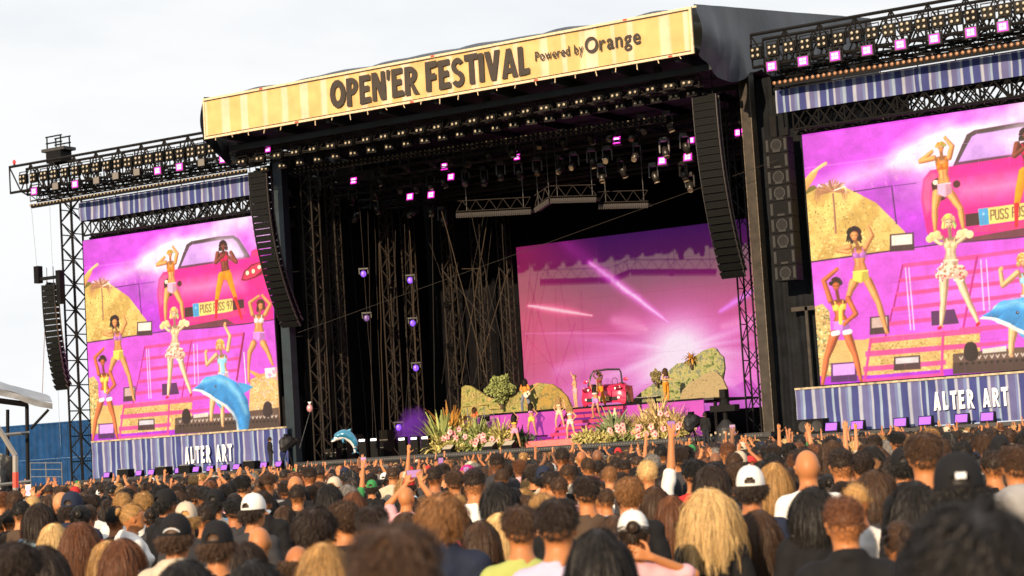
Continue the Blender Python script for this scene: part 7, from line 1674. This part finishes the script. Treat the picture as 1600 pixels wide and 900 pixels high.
# px, top py, distance, female, hair, hair colour, garment, its colour, skin, cap, pose, turn, label
N_ = None
FG = [
 (18, 846, 6.5, 0, 'curly', HDB, 'tee', BK, S2, N_, 'down', 0, 'person with blurred brown curls at the left bottom corner'),
 (61, 851, 8.0, 1, 'straight', HDB, 'jacket', BK, S2, N_, 'down', 0, 'person with long dark hair beside the brown curls at bottom left'),
 (121, 816, 11.3, 1, 'wavy', HAU, 'tee', BK, S1, N_, 'down', 0, 'person with long wavy auburn hair below the left video wall'),
 (163, 843, 10.2, 1, 'straight', HBL, 'tee', CH_, S1, N_, 'down', .1, 'person with straight blonde hair right of the auburn waves'),
 (186, 841, 9.6, 1, 'bob', HAU, 'tee', MAR, S1, N_, 'down', -.2, 'person with auburn bob and maroon top below the pale hoodie'),
 (205, 787, 14.2, 1, 'tied', HBL, 'hoodie', WH, S1, N_, 'down', -1.25, 'person with tied blonde hair in white hoodie turned to the right'),
 (80, 817, 13.2, 1, 'straight', HPB, 'tee', BK, S1, N_, 'down', 0, 'person with ash blonde long hair near the left tent pole'),
 (271, 806, 9.0, 0, 'curly', HBR, 'hoodie', BE, S1, BK, 'down', 0, 'person in black cap with white arc and cream hood'),
 (335, 817, 8.6, 0, 'curly', HBR, 'tee', BK, S1, BK, 'down', 0, 'person in plain black cap over brown curls, neck lit orange'),
 (281, 874, 6.4, 1, 'bob', HB, 'tee', BK, S2, N_, 'down', 0, 'person with black hair low at the bottom edge below the cream hood'),
 (394, 776, 12.4, 0, 'crop', HDB, 'tee', CH_, S1, WH, 'down', -.5, 'person in tall white cap right of the two black caps'),
 (400, 821, 10.6, 0, None, HDB, 'tee', BK, S1, N_, 'down', 0, 'bald person in dark top below the tall white cap'),
 (376, 845, 9.2, 1, 'straight', HDB, 'tee', BK, S2, N_, 'down', -1.2, 'person with dark hair in profile looking right beside the bald head'),
 (288, 789, 12.6, 0, 'crop', HBL, 'tee', CH_, S1, BE, 'down', .2, 'person in beige cap behind the black cap with the arc'),
 (388, 875, 6.4, 1, 'bob', HB, 'jacket', BK, S2, N_, 'down', 0, 'person with black hair at the bottom edge below the bald head'),
 (458, 850, 8.6, 0, 'undercap', HBR, 'tee', BK, S2, N_, 'down', 0, 'person with thinning brown hair right of the bald head'),
 (497, 846, 6.6, 1, 'straight', HBL, 'tee', BRN, S1, N_, 'down', 0, 'person with smooth golden hair at the bottom, left of the blurred dark head'),
 (486, 789, 9.4, 0, 'mop', HDB, 'jacket', BK, S2, N_, 'down', 0, 'person with a thick dark brown mop above the golden hair'),
 (258, 768, 15.2, 0, 'crop', HB, 'jacket', BK, S2, BK, 'down', -.6, 'person in black cap and jacket behind the beige cap'),
 (178, 792, 14.0, 0, 'crop', HB, 'tee', CH_, S2, N_, 'down', 0, 'person with short black hair left of the white hoodie'),
 (318, 788, 13.0, 0, 'crop', HDB, 'tee', BRN, S1, N_, 'down', 0, 'person with cropped dark hair between the beige and white caps'),
 (335, 768, 16.2, 0, 'crop', HB, 'tee', GY, S1, BK, 'down', 0, 'person in small black cap far behind the cropped dark head'),
 (363, 778, 15.0, 0, 'textured', HB, 'tee', CH_, S2, N_, 'down', 0, 'person with round black hair left of the white cap'),
 (409, 768, 16.0, 0, 'fade', HDB, 'jacket', BK, S1, N_, 'down', 0, 'person with short brown hair just behind the tall white cap'),
 (607, 818, 3.7, 0, 'textured', HBR, 'tee', BK, S2, N_, 'down', 0, 'large blurred dark-haired head nearest the camera at bottom centre left'),
 (684, 768, 8.3, 0, 'mop', HGI, 'jacket', NV, S1, N_, 'down', 0, 'person with big golden brown curls in navy jacket'),
 (739, 733, 13.4, 0, 'fade', HDB, 'tee', WH, S1, N_, 'down', 0, 'man with dark fade haircut in plain white T-shirt'),
 (533, 782, 10.0, 0, 'curly', HBR, 'tee', BK, S1, N_, 'down', .6, 'person with brown curls and bare cheek left of centre'),
 (577, 790, 9.2, 0, 'textured', HDB, 'tee', BK, S2, N_, 'down', 0, 'person with dark tousled hair just above the large blurred head'),
 (776, 753, 12.0, 1, 'bob', HB, 'jacket', NV, S1, N_, 'down', 0, 'person with black bob right of the white T-shirt'),
 (773, 804, 11.6, 1, 'straight', HPB, 'tee', CH_, S1, N_, 'down', 0, 'person with streaked blonde hair below the black bob'),
 (744, 822, 10.4, 1, 'straight', HBR, 'tee', BK, S1, N_, 'down', 0, 'person with dull brown straight hair right of the golden curls'),
 (864, 778, 7.0, 0, 'textured', HDB, 'tee', LV, S1, N_, 'down', 0, 'man with thick dark brown hair in lavender top at centre'),
 (806, 790, 8.0, 0, 'textured', HBR, 'tee', LIME, S1, N_, 'down', 0, 'man with brown hair in lime top left of the lavender top'),
 (842, 771, 10.2, 0, 'crop', HBL, 'tee', BK, S3, N_, 'down', .4, 'person with sandy cropped hair behind the lime and lavender tops'),
 (925, 825, 6.0, 1, 'straight', HB, 'tee', BK, S2, N_, 'down', 0, 'person with smooth long black hair at the bottom right of centre'),
 (981, 804, 8.3, 1, 'tied', HDB, 'tee', PKC, S1, WH, 'nape', 0, 'person in white cap with a hand raised to the neck'),
 (979, 745, 11.0, 0, 'curly', HGI, 'tee', BK, S1, N_, 'down', 0, 'man with short ginger curls above the white cap'),
 (912, 743, 11.4, 0, 'textured', HDB, 'tee', BRN, S1, N_, 'down', 0, 'man with dark tousled hair left of the ginger curls'),
 (871, 745, 16.0, 0, 'crop', HBR, 'tee', PKC, S1, N_, 'down', 0, 'man with brown crop and pink top behind the dark tousled man'),
 (1009, 720, 15.0, 0, 'crop', HPB, 'tee', WH, S1, N_, 'right', 0, 'platinum-haired person in white holding a phone high with one arm'),
 (1018, 759, 13.2, 1, 'straight', HBR, 'tee', BK, S1, N_, 'down', 0, 'person with ash brown long hair below the platinum head'),
 (1042, 773, 12.0, 1, 'straight', HAU, 'tee', BK, S1, N_, 'down', 0, 'person with long auburn hair left of the shaggy blonde'),
 (632, 759, 16.0, 0, None, HDB, 'tee', PKC, S1, N_, 'phone', -.2, 'bald person in pink top filming with raised hands'),
 (637, 748, 23.0, 0, 'crop', HDB, 'tee', BK, S1, RD, 'down', 0, 'person in red cap behind the bald person filming'),
 (579, 752, 25.0, 0, 'crop', HDB, 'tee', BK, S1, GRN, 'down', 0, 'person in green cap left of the red cap'),
 (708, 735, 17.0, 0, 'textured', HBR, 'tee', BK, S1, N_, 'down', 0, 'person with brown tousled hair left of the white T-shirt man'),
 (729, 726, 27.0, 1, 'bob', (.55, .02, .26), 'tee', BK, S1, N_, 'down', 0, 'person with bright magenta hair above the white T-shirt man'),
 (782, 733, 20.0, 0, 'crop', HBR, 'tee', WH, S1, N_, 'down', 0, 'person with thin brown hair and white collar right of the magenta hair'),
 (858, 736, 17.0, 0, 'crop', HDB, 'tee', BK, S1, N_, 'down', 0, 'person with sunglasses pushed up on dark hair'),
 (884, 726, 20.0, 0, 'crop', HBR, 'tee', WH, S1, N_, 'down', 0, 'person with neat brown hair above the dark tousled man'),
 (950, 729, 19.0, 0, 'crop', HGI, 'tee', WH, S3, N_, 'down', 0, 'person with short ginger hair and white top behind the ginger curls'),
 (541, 757, 18.0, 1, 'bob', HGR, 'tee', BK, S1, N_, 'down', 0, 'person with grey bob left of the green cap'),
 (549, 768, 16.0, 1, 'straight', HAU, 'tee', RD, S1, N_, 'down', 0, 'person with reddish hair and red top below the grey bob'),
 (511, 756, 17.0, 1, 'bob', HB, 'tee', BK, S1, N_, 'down', 0, 'person with round black hair left of the grey bob'),
 (1100, 761, 9.0, 1, 'shag', HPB, 'tee', BK, S1, N_, 'down', 0, 'person with big shaggy bleached blonde hair glowing in the sun'),
 (1176, 800, 9.0, 1, 'wavy', HBR, 'tee', BK, S1, N_, 'down', 0, 'person with long brown waves right of the shaggy blonde'),
 (1168, 734, 10.0, 0, 'crop', HDB, 'tee', NV, S2, WH, 'down', 0, 'man in white cap and navy T-shirt right of the shaggy blonde'),
 (1205, 722, 13.0, 1, 'straight', HBL, 'tee', CH_, S1, N_, 'down', 0, 'person with long straight honey blonde hair beside the bald man'),
 (1231, 730, 13.6, 1, 'straight', HDB, 'tee', BK, S1, N_, 'down', 0, 'person with long dark hair between honey blonde hair and bald man'),
 (1258, 701, 11.3, 0, None, HDB, 'tee', WH, S1, N_, 'down', 0, 'tall bald man in white jersey with pale blue stripe'),
 (1311, 702, 12.0, 0, 'fade', HDB, 'jacket', BRN, S1, N_, 'down', 0, 'man with dark fade and brown collar right of the tall bald man'),
 (1263, 760, 8.9, 1, 'bob', HB, 'jacket', BK, S1, N_, 'down', -.3, 'person with black tousled bob below the bald man'),
 (1330, 754, 9.5, 0, 'buzz', HBL, 'tee', WH, S2, N_, 'down', 0, 'man with shaved sandy head and white top behind the red-brown fade'),
 (1309, 777, 7.0, 0, 'fade', HAU, 'jacket', BK, S1, N_, 'down', 0, 'man with short red-brown fade in black collared jacket'),
 (1360, 734, 10.6, 1, 'bob', HBR, 'tee', CH_, S1, N_, 'down', -.3, 'person with brown bob right of the shaved head'),
 (1441, 676, 9.3, 0, 'textured', HBR, 'tee', BK, S1, N_, 'down', 0, 'tallest man with thick brown hair at right'),
 (1491, 718, 6.0, 0, 'crop', HB, 'jacket', BK, S2, BK, 'down', 0, 'person in big black cap with small white badge at right'),
 (1508, 778, 3.2, 0, 'mop', HB, 'tee', BK, S2, N_, 'down', 0, 'huge blurred dark head nearest the camera at bottom right'),
 (1420, 752, 8.5, 1, 'wavy', HB, 'tee', BK, S1, N_, 'down', 0, 'person with black wavy hair left of the big black cap'),
 (1393, 825, 7.0, 1, 'tied', HBR, 'tee', BK, S1, N_, 'down', 0, 'person with tied light brown hair low beside the blurred dark head'),
 (1582, 695, 10.0, 0, 'textured', HBR, 'hoodie', GY, S1, N_, 'down', 0, 'man with brown hair and grey hood at the right edge'),
 (1547, 703, 12.0, 0, 'crop', HDB, 'tee', BK, S1, N_, 'down', 0, 'man with dark crop between big black cap and grey hood'),
 (1502, 690, 16.0, 0, 'crop', HB, 'tee', WH, S1, N_, 'down', 0, 'man with black hair just above the big black cap'),
 (1560, 686, 15.0, 0, 'crop', HB, 'tee', CH_, S1, BK, 'down', 0, 'man in black cap behind the grey hood at right'),
 (1108, 725, 12.4, 1, 'bob', HDB, 'tee', CH_, S1, N_, 'down', 0, 'person with dark brown bob behind the shaggy blonde'),
 (1081, 717, 13.4, 0, 'textured', HB, 'tee', RD, S1, N_, 'down', 0, 'man with black hair and patterned red top above the shaggy blonde'),
 (1148, 722, 13.2, 0, 'curly', HBR, 'tee', BK, S1, N_, 'down', 0, 'man with brown curls just behind the white cap at right'),
 (1343, 705, 14.2, 0, 'curly', HDB, 'tee', BK, S1, N_, 'down', 0, 'man with dark curls right of the brown collar'),
 (1394, 713, 13.0, 1, 'wavy', HDB, 'tee', BK, S1, N_, 'down', 0, 'person with dark wavy hair left of the tallest man'),
 (1407, 704, 12.2, 0, 'crop', HB, 'jacket', CH_, S1, BK, 'down', 0, 'man in dark cap right beside the tallest man'),
]
def ground_at(px, dist):
    q = at_dist(px, horizon(px), dist); return Vector((q.x, q.y, 0))
def face_stage(p, turn=0.):
    dx, dy = -57.6 - p.x, 100 - p.y; return math.atan2(-dx, dy) + turn
def kpx(px, dist):
    q = at_dist(px, horizon(px), dist); d = RC.T @ (np.array(q) - CAM); return FPX / -d[2]
PH = {}
b = MB(); b.box(-.039, .039, -.005, .005, -.08, .08); PH['case'] = b.mesh('phone_case', mat('phone_black', (.02, .02, .022), .3))
b = MB(); b.box(-.035, .035, -.0065, -.0052, -.074, .074); PH['scr'] = b.mesh('phone_screen', glow('phone_screen_glow', (.55, .16, .50), .7))
def phone(label, pos, rz, land, s=1.):
    t = thing('phone', label, 'phone', pos, rz, 'phones held up in the crowd', s); t.rotation_euler = (-.15, math.pi / 2 if land else 0, rz); link('case', PH['case'], t); link('screen', PH['scr'], t)
def in_hand(p, rz, s, loc): c_, s_ = math.cos(rz), math.sin(rz); return (p.x + (loc[0] * c_ - loc[1] * s_) * s, p.y + (loc[0] * s_ + loc[1] * c_) * s, loc[2] * s)
def patch(key, cond, off, m, parent, name, label=None):
    """a printed panel lying on a garment: its faces lifted a little"""
    V, Q = ARR[key]; c = V[Q].mean(1); k = cond(c); q = Q[k]; e1 = V[Q[:, 2]] - V[Q[:, 0]]; e2 = V[Q[:, 3]] - V[Q[:, 1]]; fn = np.cross(e1, e2); N = np.zeros_like(V)
    for i in range(4): np.add.at(N, Q[:, i], fn)
    N /= np.linalg.norm(N, axis=1)[:, None] + 1e-9; used = np.unique(q); mp = np.full(len(V), -1); mp[used] = np.arange(len(used))
    o_ = link(name, np_mesh(name, (V + N * off)[used], mp[q], m), parent); return o_
placed = []; fg_pos = []; FGV = []
for i, f in enumerate(FG):
    d = f[2] * (1.24 if f[2] > 5 else 1.15)
    for _ in range(12):
        p = ground_at(f[0], d)
        if all((p - q).length > .40 for q in fg_pos): break
        d += .14
    k = kpx(f[0], d); h = 1.9 - (f[1] - horizon(f[0])) / k
    if h < 1.50: h = 1.50
    if h > 1.97: h = 1.97
    fg_pos.append(p); FGV.append((f[0], max(f[1], horizon(f[0]) + (1.9 - h) * k), p.length, k))
    hs = h / {'mop': 1.02, 'shag': 1.012, 'curly': 1.012, 'textured': 1.008}.get(f[4], 1.006)
    rz = face_stage(p, f[11] + random.Random(i).uniform(-.15, .15))
    t = person(f[12], p, rz, hs, bool(f[3]), f[10], f[4], f[5], f[6], f[7], f[8], f[9], group='people near the camera')
    s = hs / 1.755
    if f[10] == 'right': phone('phone held high in one hand by the platinum-haired person', in_hand(p, rz, s, (.255, .125, 2.045)), rz, False)
    if f[10] == 'phone': phone('phone in both hands of the bald person in pink', in_hand(p, rz, s, (0, .225, 1.885)), rz, True)
    lab = f[12]
    if 'white arc' in lab:
        b = MB(); b.tube([(.052 * math.cos(a), -.088 - .022 * math.sin(a), 1.668 + .040 * math.sin(a)) for a in [math.pi * (.15 + .7 * j / 8) for j in range(9)]], .004, 6); b.build('white_arc', WHITE, t)
    if 'white badge' in lab: b = MB(); b.box(-.018, .018, -.128, -.112, 1.700, 1.722); b.build('badge', WHITE, t)
    if 'pale blue stripe' in lab: o_ = patch(('down', False, 'tee'), lambda c: (c[:, 1] < .03) & (c[:, 0] > -.11) & (c[:, 0] < -.04) & (c[:, 2] < 1.44), .003, CLOTH, t, 'blue_stripe'); o_.color = (*LB, 1)
    if 'white hoodie' in lab:
        r = random.Random(2); b = MB()
        for q in range(9):
            cx, cz = r.uniform(-.11, .11), r.uniform(1.10, 1.32); b.tube([(cx + .022 * math.cos(a), -.165 - .02 * math.cos(cx * 9), cz + .022 * math.sin(a)) for a in [j / 8 * 6.28 for j in range(9)]], .0035, 5)
        o_ = b.build('black_print', INK, t); o_['kind'] = 'stuff'
    if 'sunglasses' in lab: b = MB(); b.tube([(.088 * math.sin(a), .085 * math.cos(a) - .0, 1.715) for a in [-1.9 + 3.8 * j / 10 for j in range(11)]], .006, 6); b.build('sunglasses', CASE, t)
# ------------------------------------------------------------------ everyone else: a jittered field of people up to the stage barrier
rc = random.Random(21)
FW = Vector((ray(800, 712)[0], ray(800, 712)[1], 0)).normalized(); SD = Vector((FW.y, -FW.x, 0))
field = []; dd = 9.5
while dd < 112:
    half = .292 * dd + 1.5; w_ = -half + rc.uniform(0, .4)
    while w_ < half:
        p = FW * (dd + rc.uniform(-.22, .22)) + SD * w_
        step = .62 + .34 * rc.random() + (.25 if dd < 16 else 0)
        w_ += step
        if p.y > 90.6: continue
        if (p.x - B0.x) ** 2 + (p.y - B0.y) ** 2 < 9 or p.x > 40: continue
        if min((p - q).length for q in fg_pos) < (.55 if p.length < 15 else .45): continue
        field.append(p)
    dd += .66 + .006 * dd * .35
HAIRS_M = ['crop'] * 5 + ['fade'] * 3 + ['textured'] * 4 + ['curly', 'mop']; HAIRS_F = ['straight', 'straight', 'wavy', 'bob', 'tied']
HCOL = [HB] * 6 + [HDB] * 10 + [HBR] * 6 + [HAU] * 2 + [HBL] * 2 + [HPB, HGI, HGR]
TCOL = [BK] * 7 + [CH_] * 3 + [WH] * 2 + [NV] * 2 + [GY, BE, MAR, BRN, GRN, RD, PKC, LB]
SKC = [S1, S1, S1, S2, S2, S3, S4]
HAIRW = {'crop': 'short', 'fade': 'faded short', 'textured': 'tousled', 'curly': 'curly', 'mop': 'thick curly', 'straight': 'long straight', 'wavy': 'long wavy', 'bob': 'bobbed', 'tied': 'tied-back', None: 'shaved', 'buzz': 'buzzed'}
ZONES = [(60, 'near the left tent'), (150, 'before the blue containers'), (300, "under left banner's left half"), (470, "under left banner's right half"), (600, 'before the dark stage side'), (700, 'below the violet-lit smoke'), (830, 'below the stage flowers'), (960, 'below the pink steps'), (1090, 'below the grass tussock'), (1240, 'below the right post'), (1420, "under right banner's left half"), (1600, "under right banner's right half")]
specs = []
for p in field:
    c = RC.T @ (np.array([p.x, p.y, 1.7]) - CAM); px = 800 + FPX * c[0] / -c[2]; dist = p.length; kk = FPX / -c[2]; hmax = 1.96
    for fx, fy, fd, fk in FGV:                       # nobody unknown stands in front of a known head
        if fd > dist and abs(px - fx) < .15 * kk + .10 * fk: hmax = min(hmax, 1.9 - (fy + .27 * fk - horizon(px)) / kk)
    if hmax < 1.50: continue
    fem = rc.random() < .42; hair = rc.choice(HAIRS_F if fem else HAIRS_M); hc = rc.choice(HCOL); cap = rc.choice([BK, BK, WH, BE, NV, RD, GRN]) if rc.random() < .10 else None
    if not fem and not cap and rc.random() < .06: hair = None
    if cap and hair in ('mop', 'straight', 'wavy', 'bob', 'tied'): hair = 'crop'
    h = rc.gauss(1.65 if fem else 1.77, .075)
    if dist < 15: h = min(h, 1.60 + .006 * (dist - 9) + rc.uniform(-.05, .03))
    r = rc.random(); kind = 'down'
    if dist > 26: kind = 'phone' if r < .050 else 'right' if r < .075 else 'both' if r < .079 else 'down'
    top = rc.choice(['tee', 'tee', 'tee', 'jacket', 'hoodie']) if kind == 'down' else 'tee' if rc.random() < .6 else 'jacket'
    specs.append(dict(p=p, px=px, dist=dist, fem=fem, hair=hair, hc=hc, cap=cap, h=max(1.5, min(1.95, h, hmax)), kind=kind, top=top, tc=rc.choice(TCOL), sk=rc.choice(SKC), rz=face_stage(p, rc.gauss(0, .22))))
specs.sort(key=lambda s: s['dist'])
vis = [s for s in specs if -10 < s['px'] < 1610]
near = vis[:300 - len(FG) - 3]; ids = set(id(s) for s in near)
labs = {}
for s in near:
    z = next((z for lim, z in ZONES if s['px'] < lim), ZONES[-1][1])
    hd = f"{CNAME[s['cap']]} cap" if s['cap'] else ('shaved head' if s['hair'] is None else f"{HAIRW[s['hair']]} {HNAME[s['hc']]} hair")
    g = {'tee': 'top', 'jacket': 'jacket', 'hoodie': 'hoodie'}[s['top']]
    s['zone'] = z; w = f"{CNAME[s['tc']]} {g}" if s['kind'] == 'down' else {'phone': 'filming', 'right': 'arm raised', 'both': 'arms raised'}[s['kind']]
    s['lab'] = f"person with {hd}, {w}, {z}"; labs.setdefault(s['lab'], []).append(s)
for l, ss in labs.items():
    if len(ss) > 1:
        ss.sort(key=lambda s: s['dist'])
        for k, s in enumerate(ss): s['lab'] = s['lab'].replace('person', ('nearest' if k == 0 else 'farthest' if k == len(ss) - 1 else ORD[k] + ' nearest') + ' person', 1)
np_ = 0
for s in near:
    person(s['lab'], s['p'], s['rz'], s['h'], s['fem'], s['kind'], s['hair'], s['hc'], s['top'], s['tc'], s['sk'], s['cap'], group='people in the middle of the crowd')
    if s['kind'] in ('phone', 'right'):
        np_ += 1; sc_ = s['h'] / 1.755; phone(f"{ORD[min(np_, 30) - 1]} nearest raised phone in the crowd, {s['zone']}", in_hand(s['p'], s['rz'], sc_, (0, .225, 1.885) if s['kind'] == 'phone' else (.255, .125, 2.045)), s['rz'], s['kind'] == 'phone' and np_ % 2 == 0)
# the one who holds up the dolphin
q = at_dist(553, 727, 66); pz = Vector((q.x, q.y, 0)); person('person raising an arm to hold the dolphin balloon', pz, face_stage(pz), 1.88, False, 'right', 'crop', HDB, 'tee', BK, S1, None, group='people in the middle of the crowd')
# ------------------------------------------------------------------ the rest of the crowd, too many to tell apart: one object
SKIN_I = tint_mat('skin_mass', 'inst', .5, .35, .12, 9, attr='skinc'); HAIR_I = tint_mat('hair_mass', 'inst', .45, .4, .5, 26, island=True, attr='hairc'); CLOTH_I = tint_mat('cloth_mass', 'inst', .85, .2, .14, 7, attr='topc'); LOW_I = mat('trousers_mass', (.02, .022, .03), .85)
vcol = bpy.data.collections.new('crowd_variants')
VAR = []
def variant(kind, fem, hair, top, cap=False):
    body_mesh(kind, fem); top_mesh(kind, fem, top); lower_mesh()
    if ('lowbody', kind, fem) not in ARR: ARR[('lowbody', kind, fem)] = make_body(kind, fem, low=True)
    arrs = [(ARR[('lowbody', kind, fem)], 0), (ARR[(kind, fem, top)], 2), (ARR[('low', False)], 3)]
    if hair: arrs.append((ARR[('hair', 'capped' if cap else hair)], 1))
    V = []; F = []; I = []; n = 0
    for (v, q), mi in arrs: V.append(v); F.append(q + n); I.append(np.full(len(q), mi)); n += len(v)
    if cap:
        if not CAPM: CAPM.append(build_cap())
        me = CAPM[0]; v = np.array([x.co for x in me.vertices]); q = np.array([list(p.vertices) for p in me.polygons if len(p.vertices) == 4]); V.append(v); F.append(q + n); I.append(np.full(len(q), 2))
    me = np_mesh('crowd_variant', np.concatenate(V), np.concatenate(F))
    for m_ in (SKIN_I, HAIR_I, CLOTH_I, LOW_I): me.materials.append(m_)
    me.polygons.foreach_set('material_index', np.concatenate(I).astype(np.int32))
    o_ = bpy.data.objects.new('variant_%02d' % len(VAR), me); vcol.objects.link(o_); VAR.append((kind, fem, hair, top, cap))
for a in (('down', False, 'crop', 'tee'), ('down', False, 'textured', 'jacket'), ('down', False, 'curly', 'tee'), ('down', False, 'fade', 'hoodie'), ('down', False, None, 'tee'), ('down', False, 'crop', 'tee', True), ('down', True, 'straight', 'tee'), ('down', True, 'wavy', 'jacket'), ('down', True, 'bob', 'tee'), ('down', True, 'tied', 'tee'), ('phone', False, 'crop', 'tee'), ('right', False, 'textured', 'tee'), ('both', False, 'crop', 'tee')): variant(*a)
rest = [s for s in specs if id(s) not in ids]
for k in range(46):                                   # those standing behind the camera, between it and the sun
    p = Vector((rc.uniform(-9, 9), rc.uniform(-14, 2), 0)); c = RC.T @ (np.array([p.x, p.y, 1.7]) - CAM)
    if p.length < 1.1 or (-c[2] > 0 and abs(c[0] / c[2]) < .36) or min((p - q).length for q in fg_pos) < .5: continue
    rest.append(dict(p=p, fem=k % 2 == 0, hair=rc.choice(['crop', 'textured', 'straight']), hc=rc.choice(HCOL), cap=None, h=rc.uniform(1.52, 1.70), kind='down', top='tee', tc=rc.choice(TCOL), sk=rc.choice(SKC), rz=face_stage(p)))
def pick(s):
    if s['kind'] in ('phone', 'right', 'both'): return {'phone': 10, 'right': 11, 'both': 12}[s['kind']]
    if s['cap']: return 5
    if s['fem']: return {'straight': 6, 'wavy': 7, 'bob': 8, 'tied': 9}.get(s['hair'], 6)
    return {'crop': 0, 'textured': 1, 'curly': 2, 'mop': 2, 'fade': 3, None: 4}.get(s['hair'], 0)
me = bpy.data.meshes.new('crowd_points'); me.vertices.add(len(rest)); me.vertices.foreach_set('co', np.array([s['p'] for s in rest], np.float32).ravel())
def attr(nm, ty, vals, field_): a = me.attributes.new(nm, ty, 'POINT'); a.data.foreach_set(field_, np.asarray(vals, np.float32 if ty != 'INT' else np.int32).ravel())
attr('vidx', 'INT', [pick(s) for s in rest], 'value'); attr('rot', 'FLOAT_VECTOR', [(0, 0, s['rz']) for s in rest], 'vector'); attr('siz', 'FLOAT', [s['h'] / 1.755 for s in rest], 'value')
attr('hairc', 'FLOAT_COLOR', [(*s['hc'], 1) for s in rest], 'color'); attr('topc', 'FLOAT_COLOR', [(*(s['cap'] or s['tc']), 1) for s in rest], 'color'); attr('skinc', 'FLOAT_COLOR', [(*s['sk'], 1) for s in rest], 'color')
cro = bpy.data.objects.new('distant_crowd', me); COL.objects.link(cro); tag(cro, 'dense mass of small heads and raised arms filling the field to the stage', 'crowd', kind='stuff')
ng = bpy.data.node_groups.new('crowd_fill', 'GeometryNodeTree'); ng.interface.new_socket('Geometry', in_out='INPUT', socket_type='NodeSocketGeometry'); ng.interface.new_socket('Geometry', in_out='OUTPUT', socket_type='NodeSocketGeometry')
gi, go = ng.nodes.new('NodeGroupInput'), ng.nodes.new('NodeGroupOutput'); ci = ng.nodes.new('GeometryNodeCollectionInfo'); ci.inputs['Collection'].default_value = vcol; ci.inputs['Separate Children'].default_value = True; ci.inputs['Reset Children'].default_value = True
iop = ng.nodes.new('GeometryNodeInstanceOnPoints'); iop.inputs['Pick Instance'].default_value = True; m2p = ng.nodes.new('GeometryNodeMeshToPoints')
def na(nm, ty): n = ng.nodes.new('GeometryNodeInputNamedAttribute'); n.data_type = ty; n.inputs['Name'].default_value = nm; return n.outputs['Attribute']
L = ng.links.new; L(gi.outputs[0], m2p.inputs['Mesh']); L(m2p.outputs[0], iop.inputs['Points']); L(ci.outputs[0], iop.inputs['Instance']); L(na('vidx', 'INT'), iop.inputs['Instance Index']); L(na('siz', 'FLOAT'), iop.inputs['Scale'])
e2r = ng.nodes.new('FunctionNodeEulerToRotation'); L(na('rot', 'FLOAT_VECTOR'), e2r.inputs[0]); L(e2r.outputs[0], iop.inputs['Rotation']); L(iop.outputs[0], go.inputs[0])
md = cro.modifiers.new('fill', 'NODES'); md.node_group = ng
print('crowd', len(field), 'near', len(near), 'rest', len(rest), 'tris', sum(len(m.polygons) for m in bpy.data.meshes) * 2)
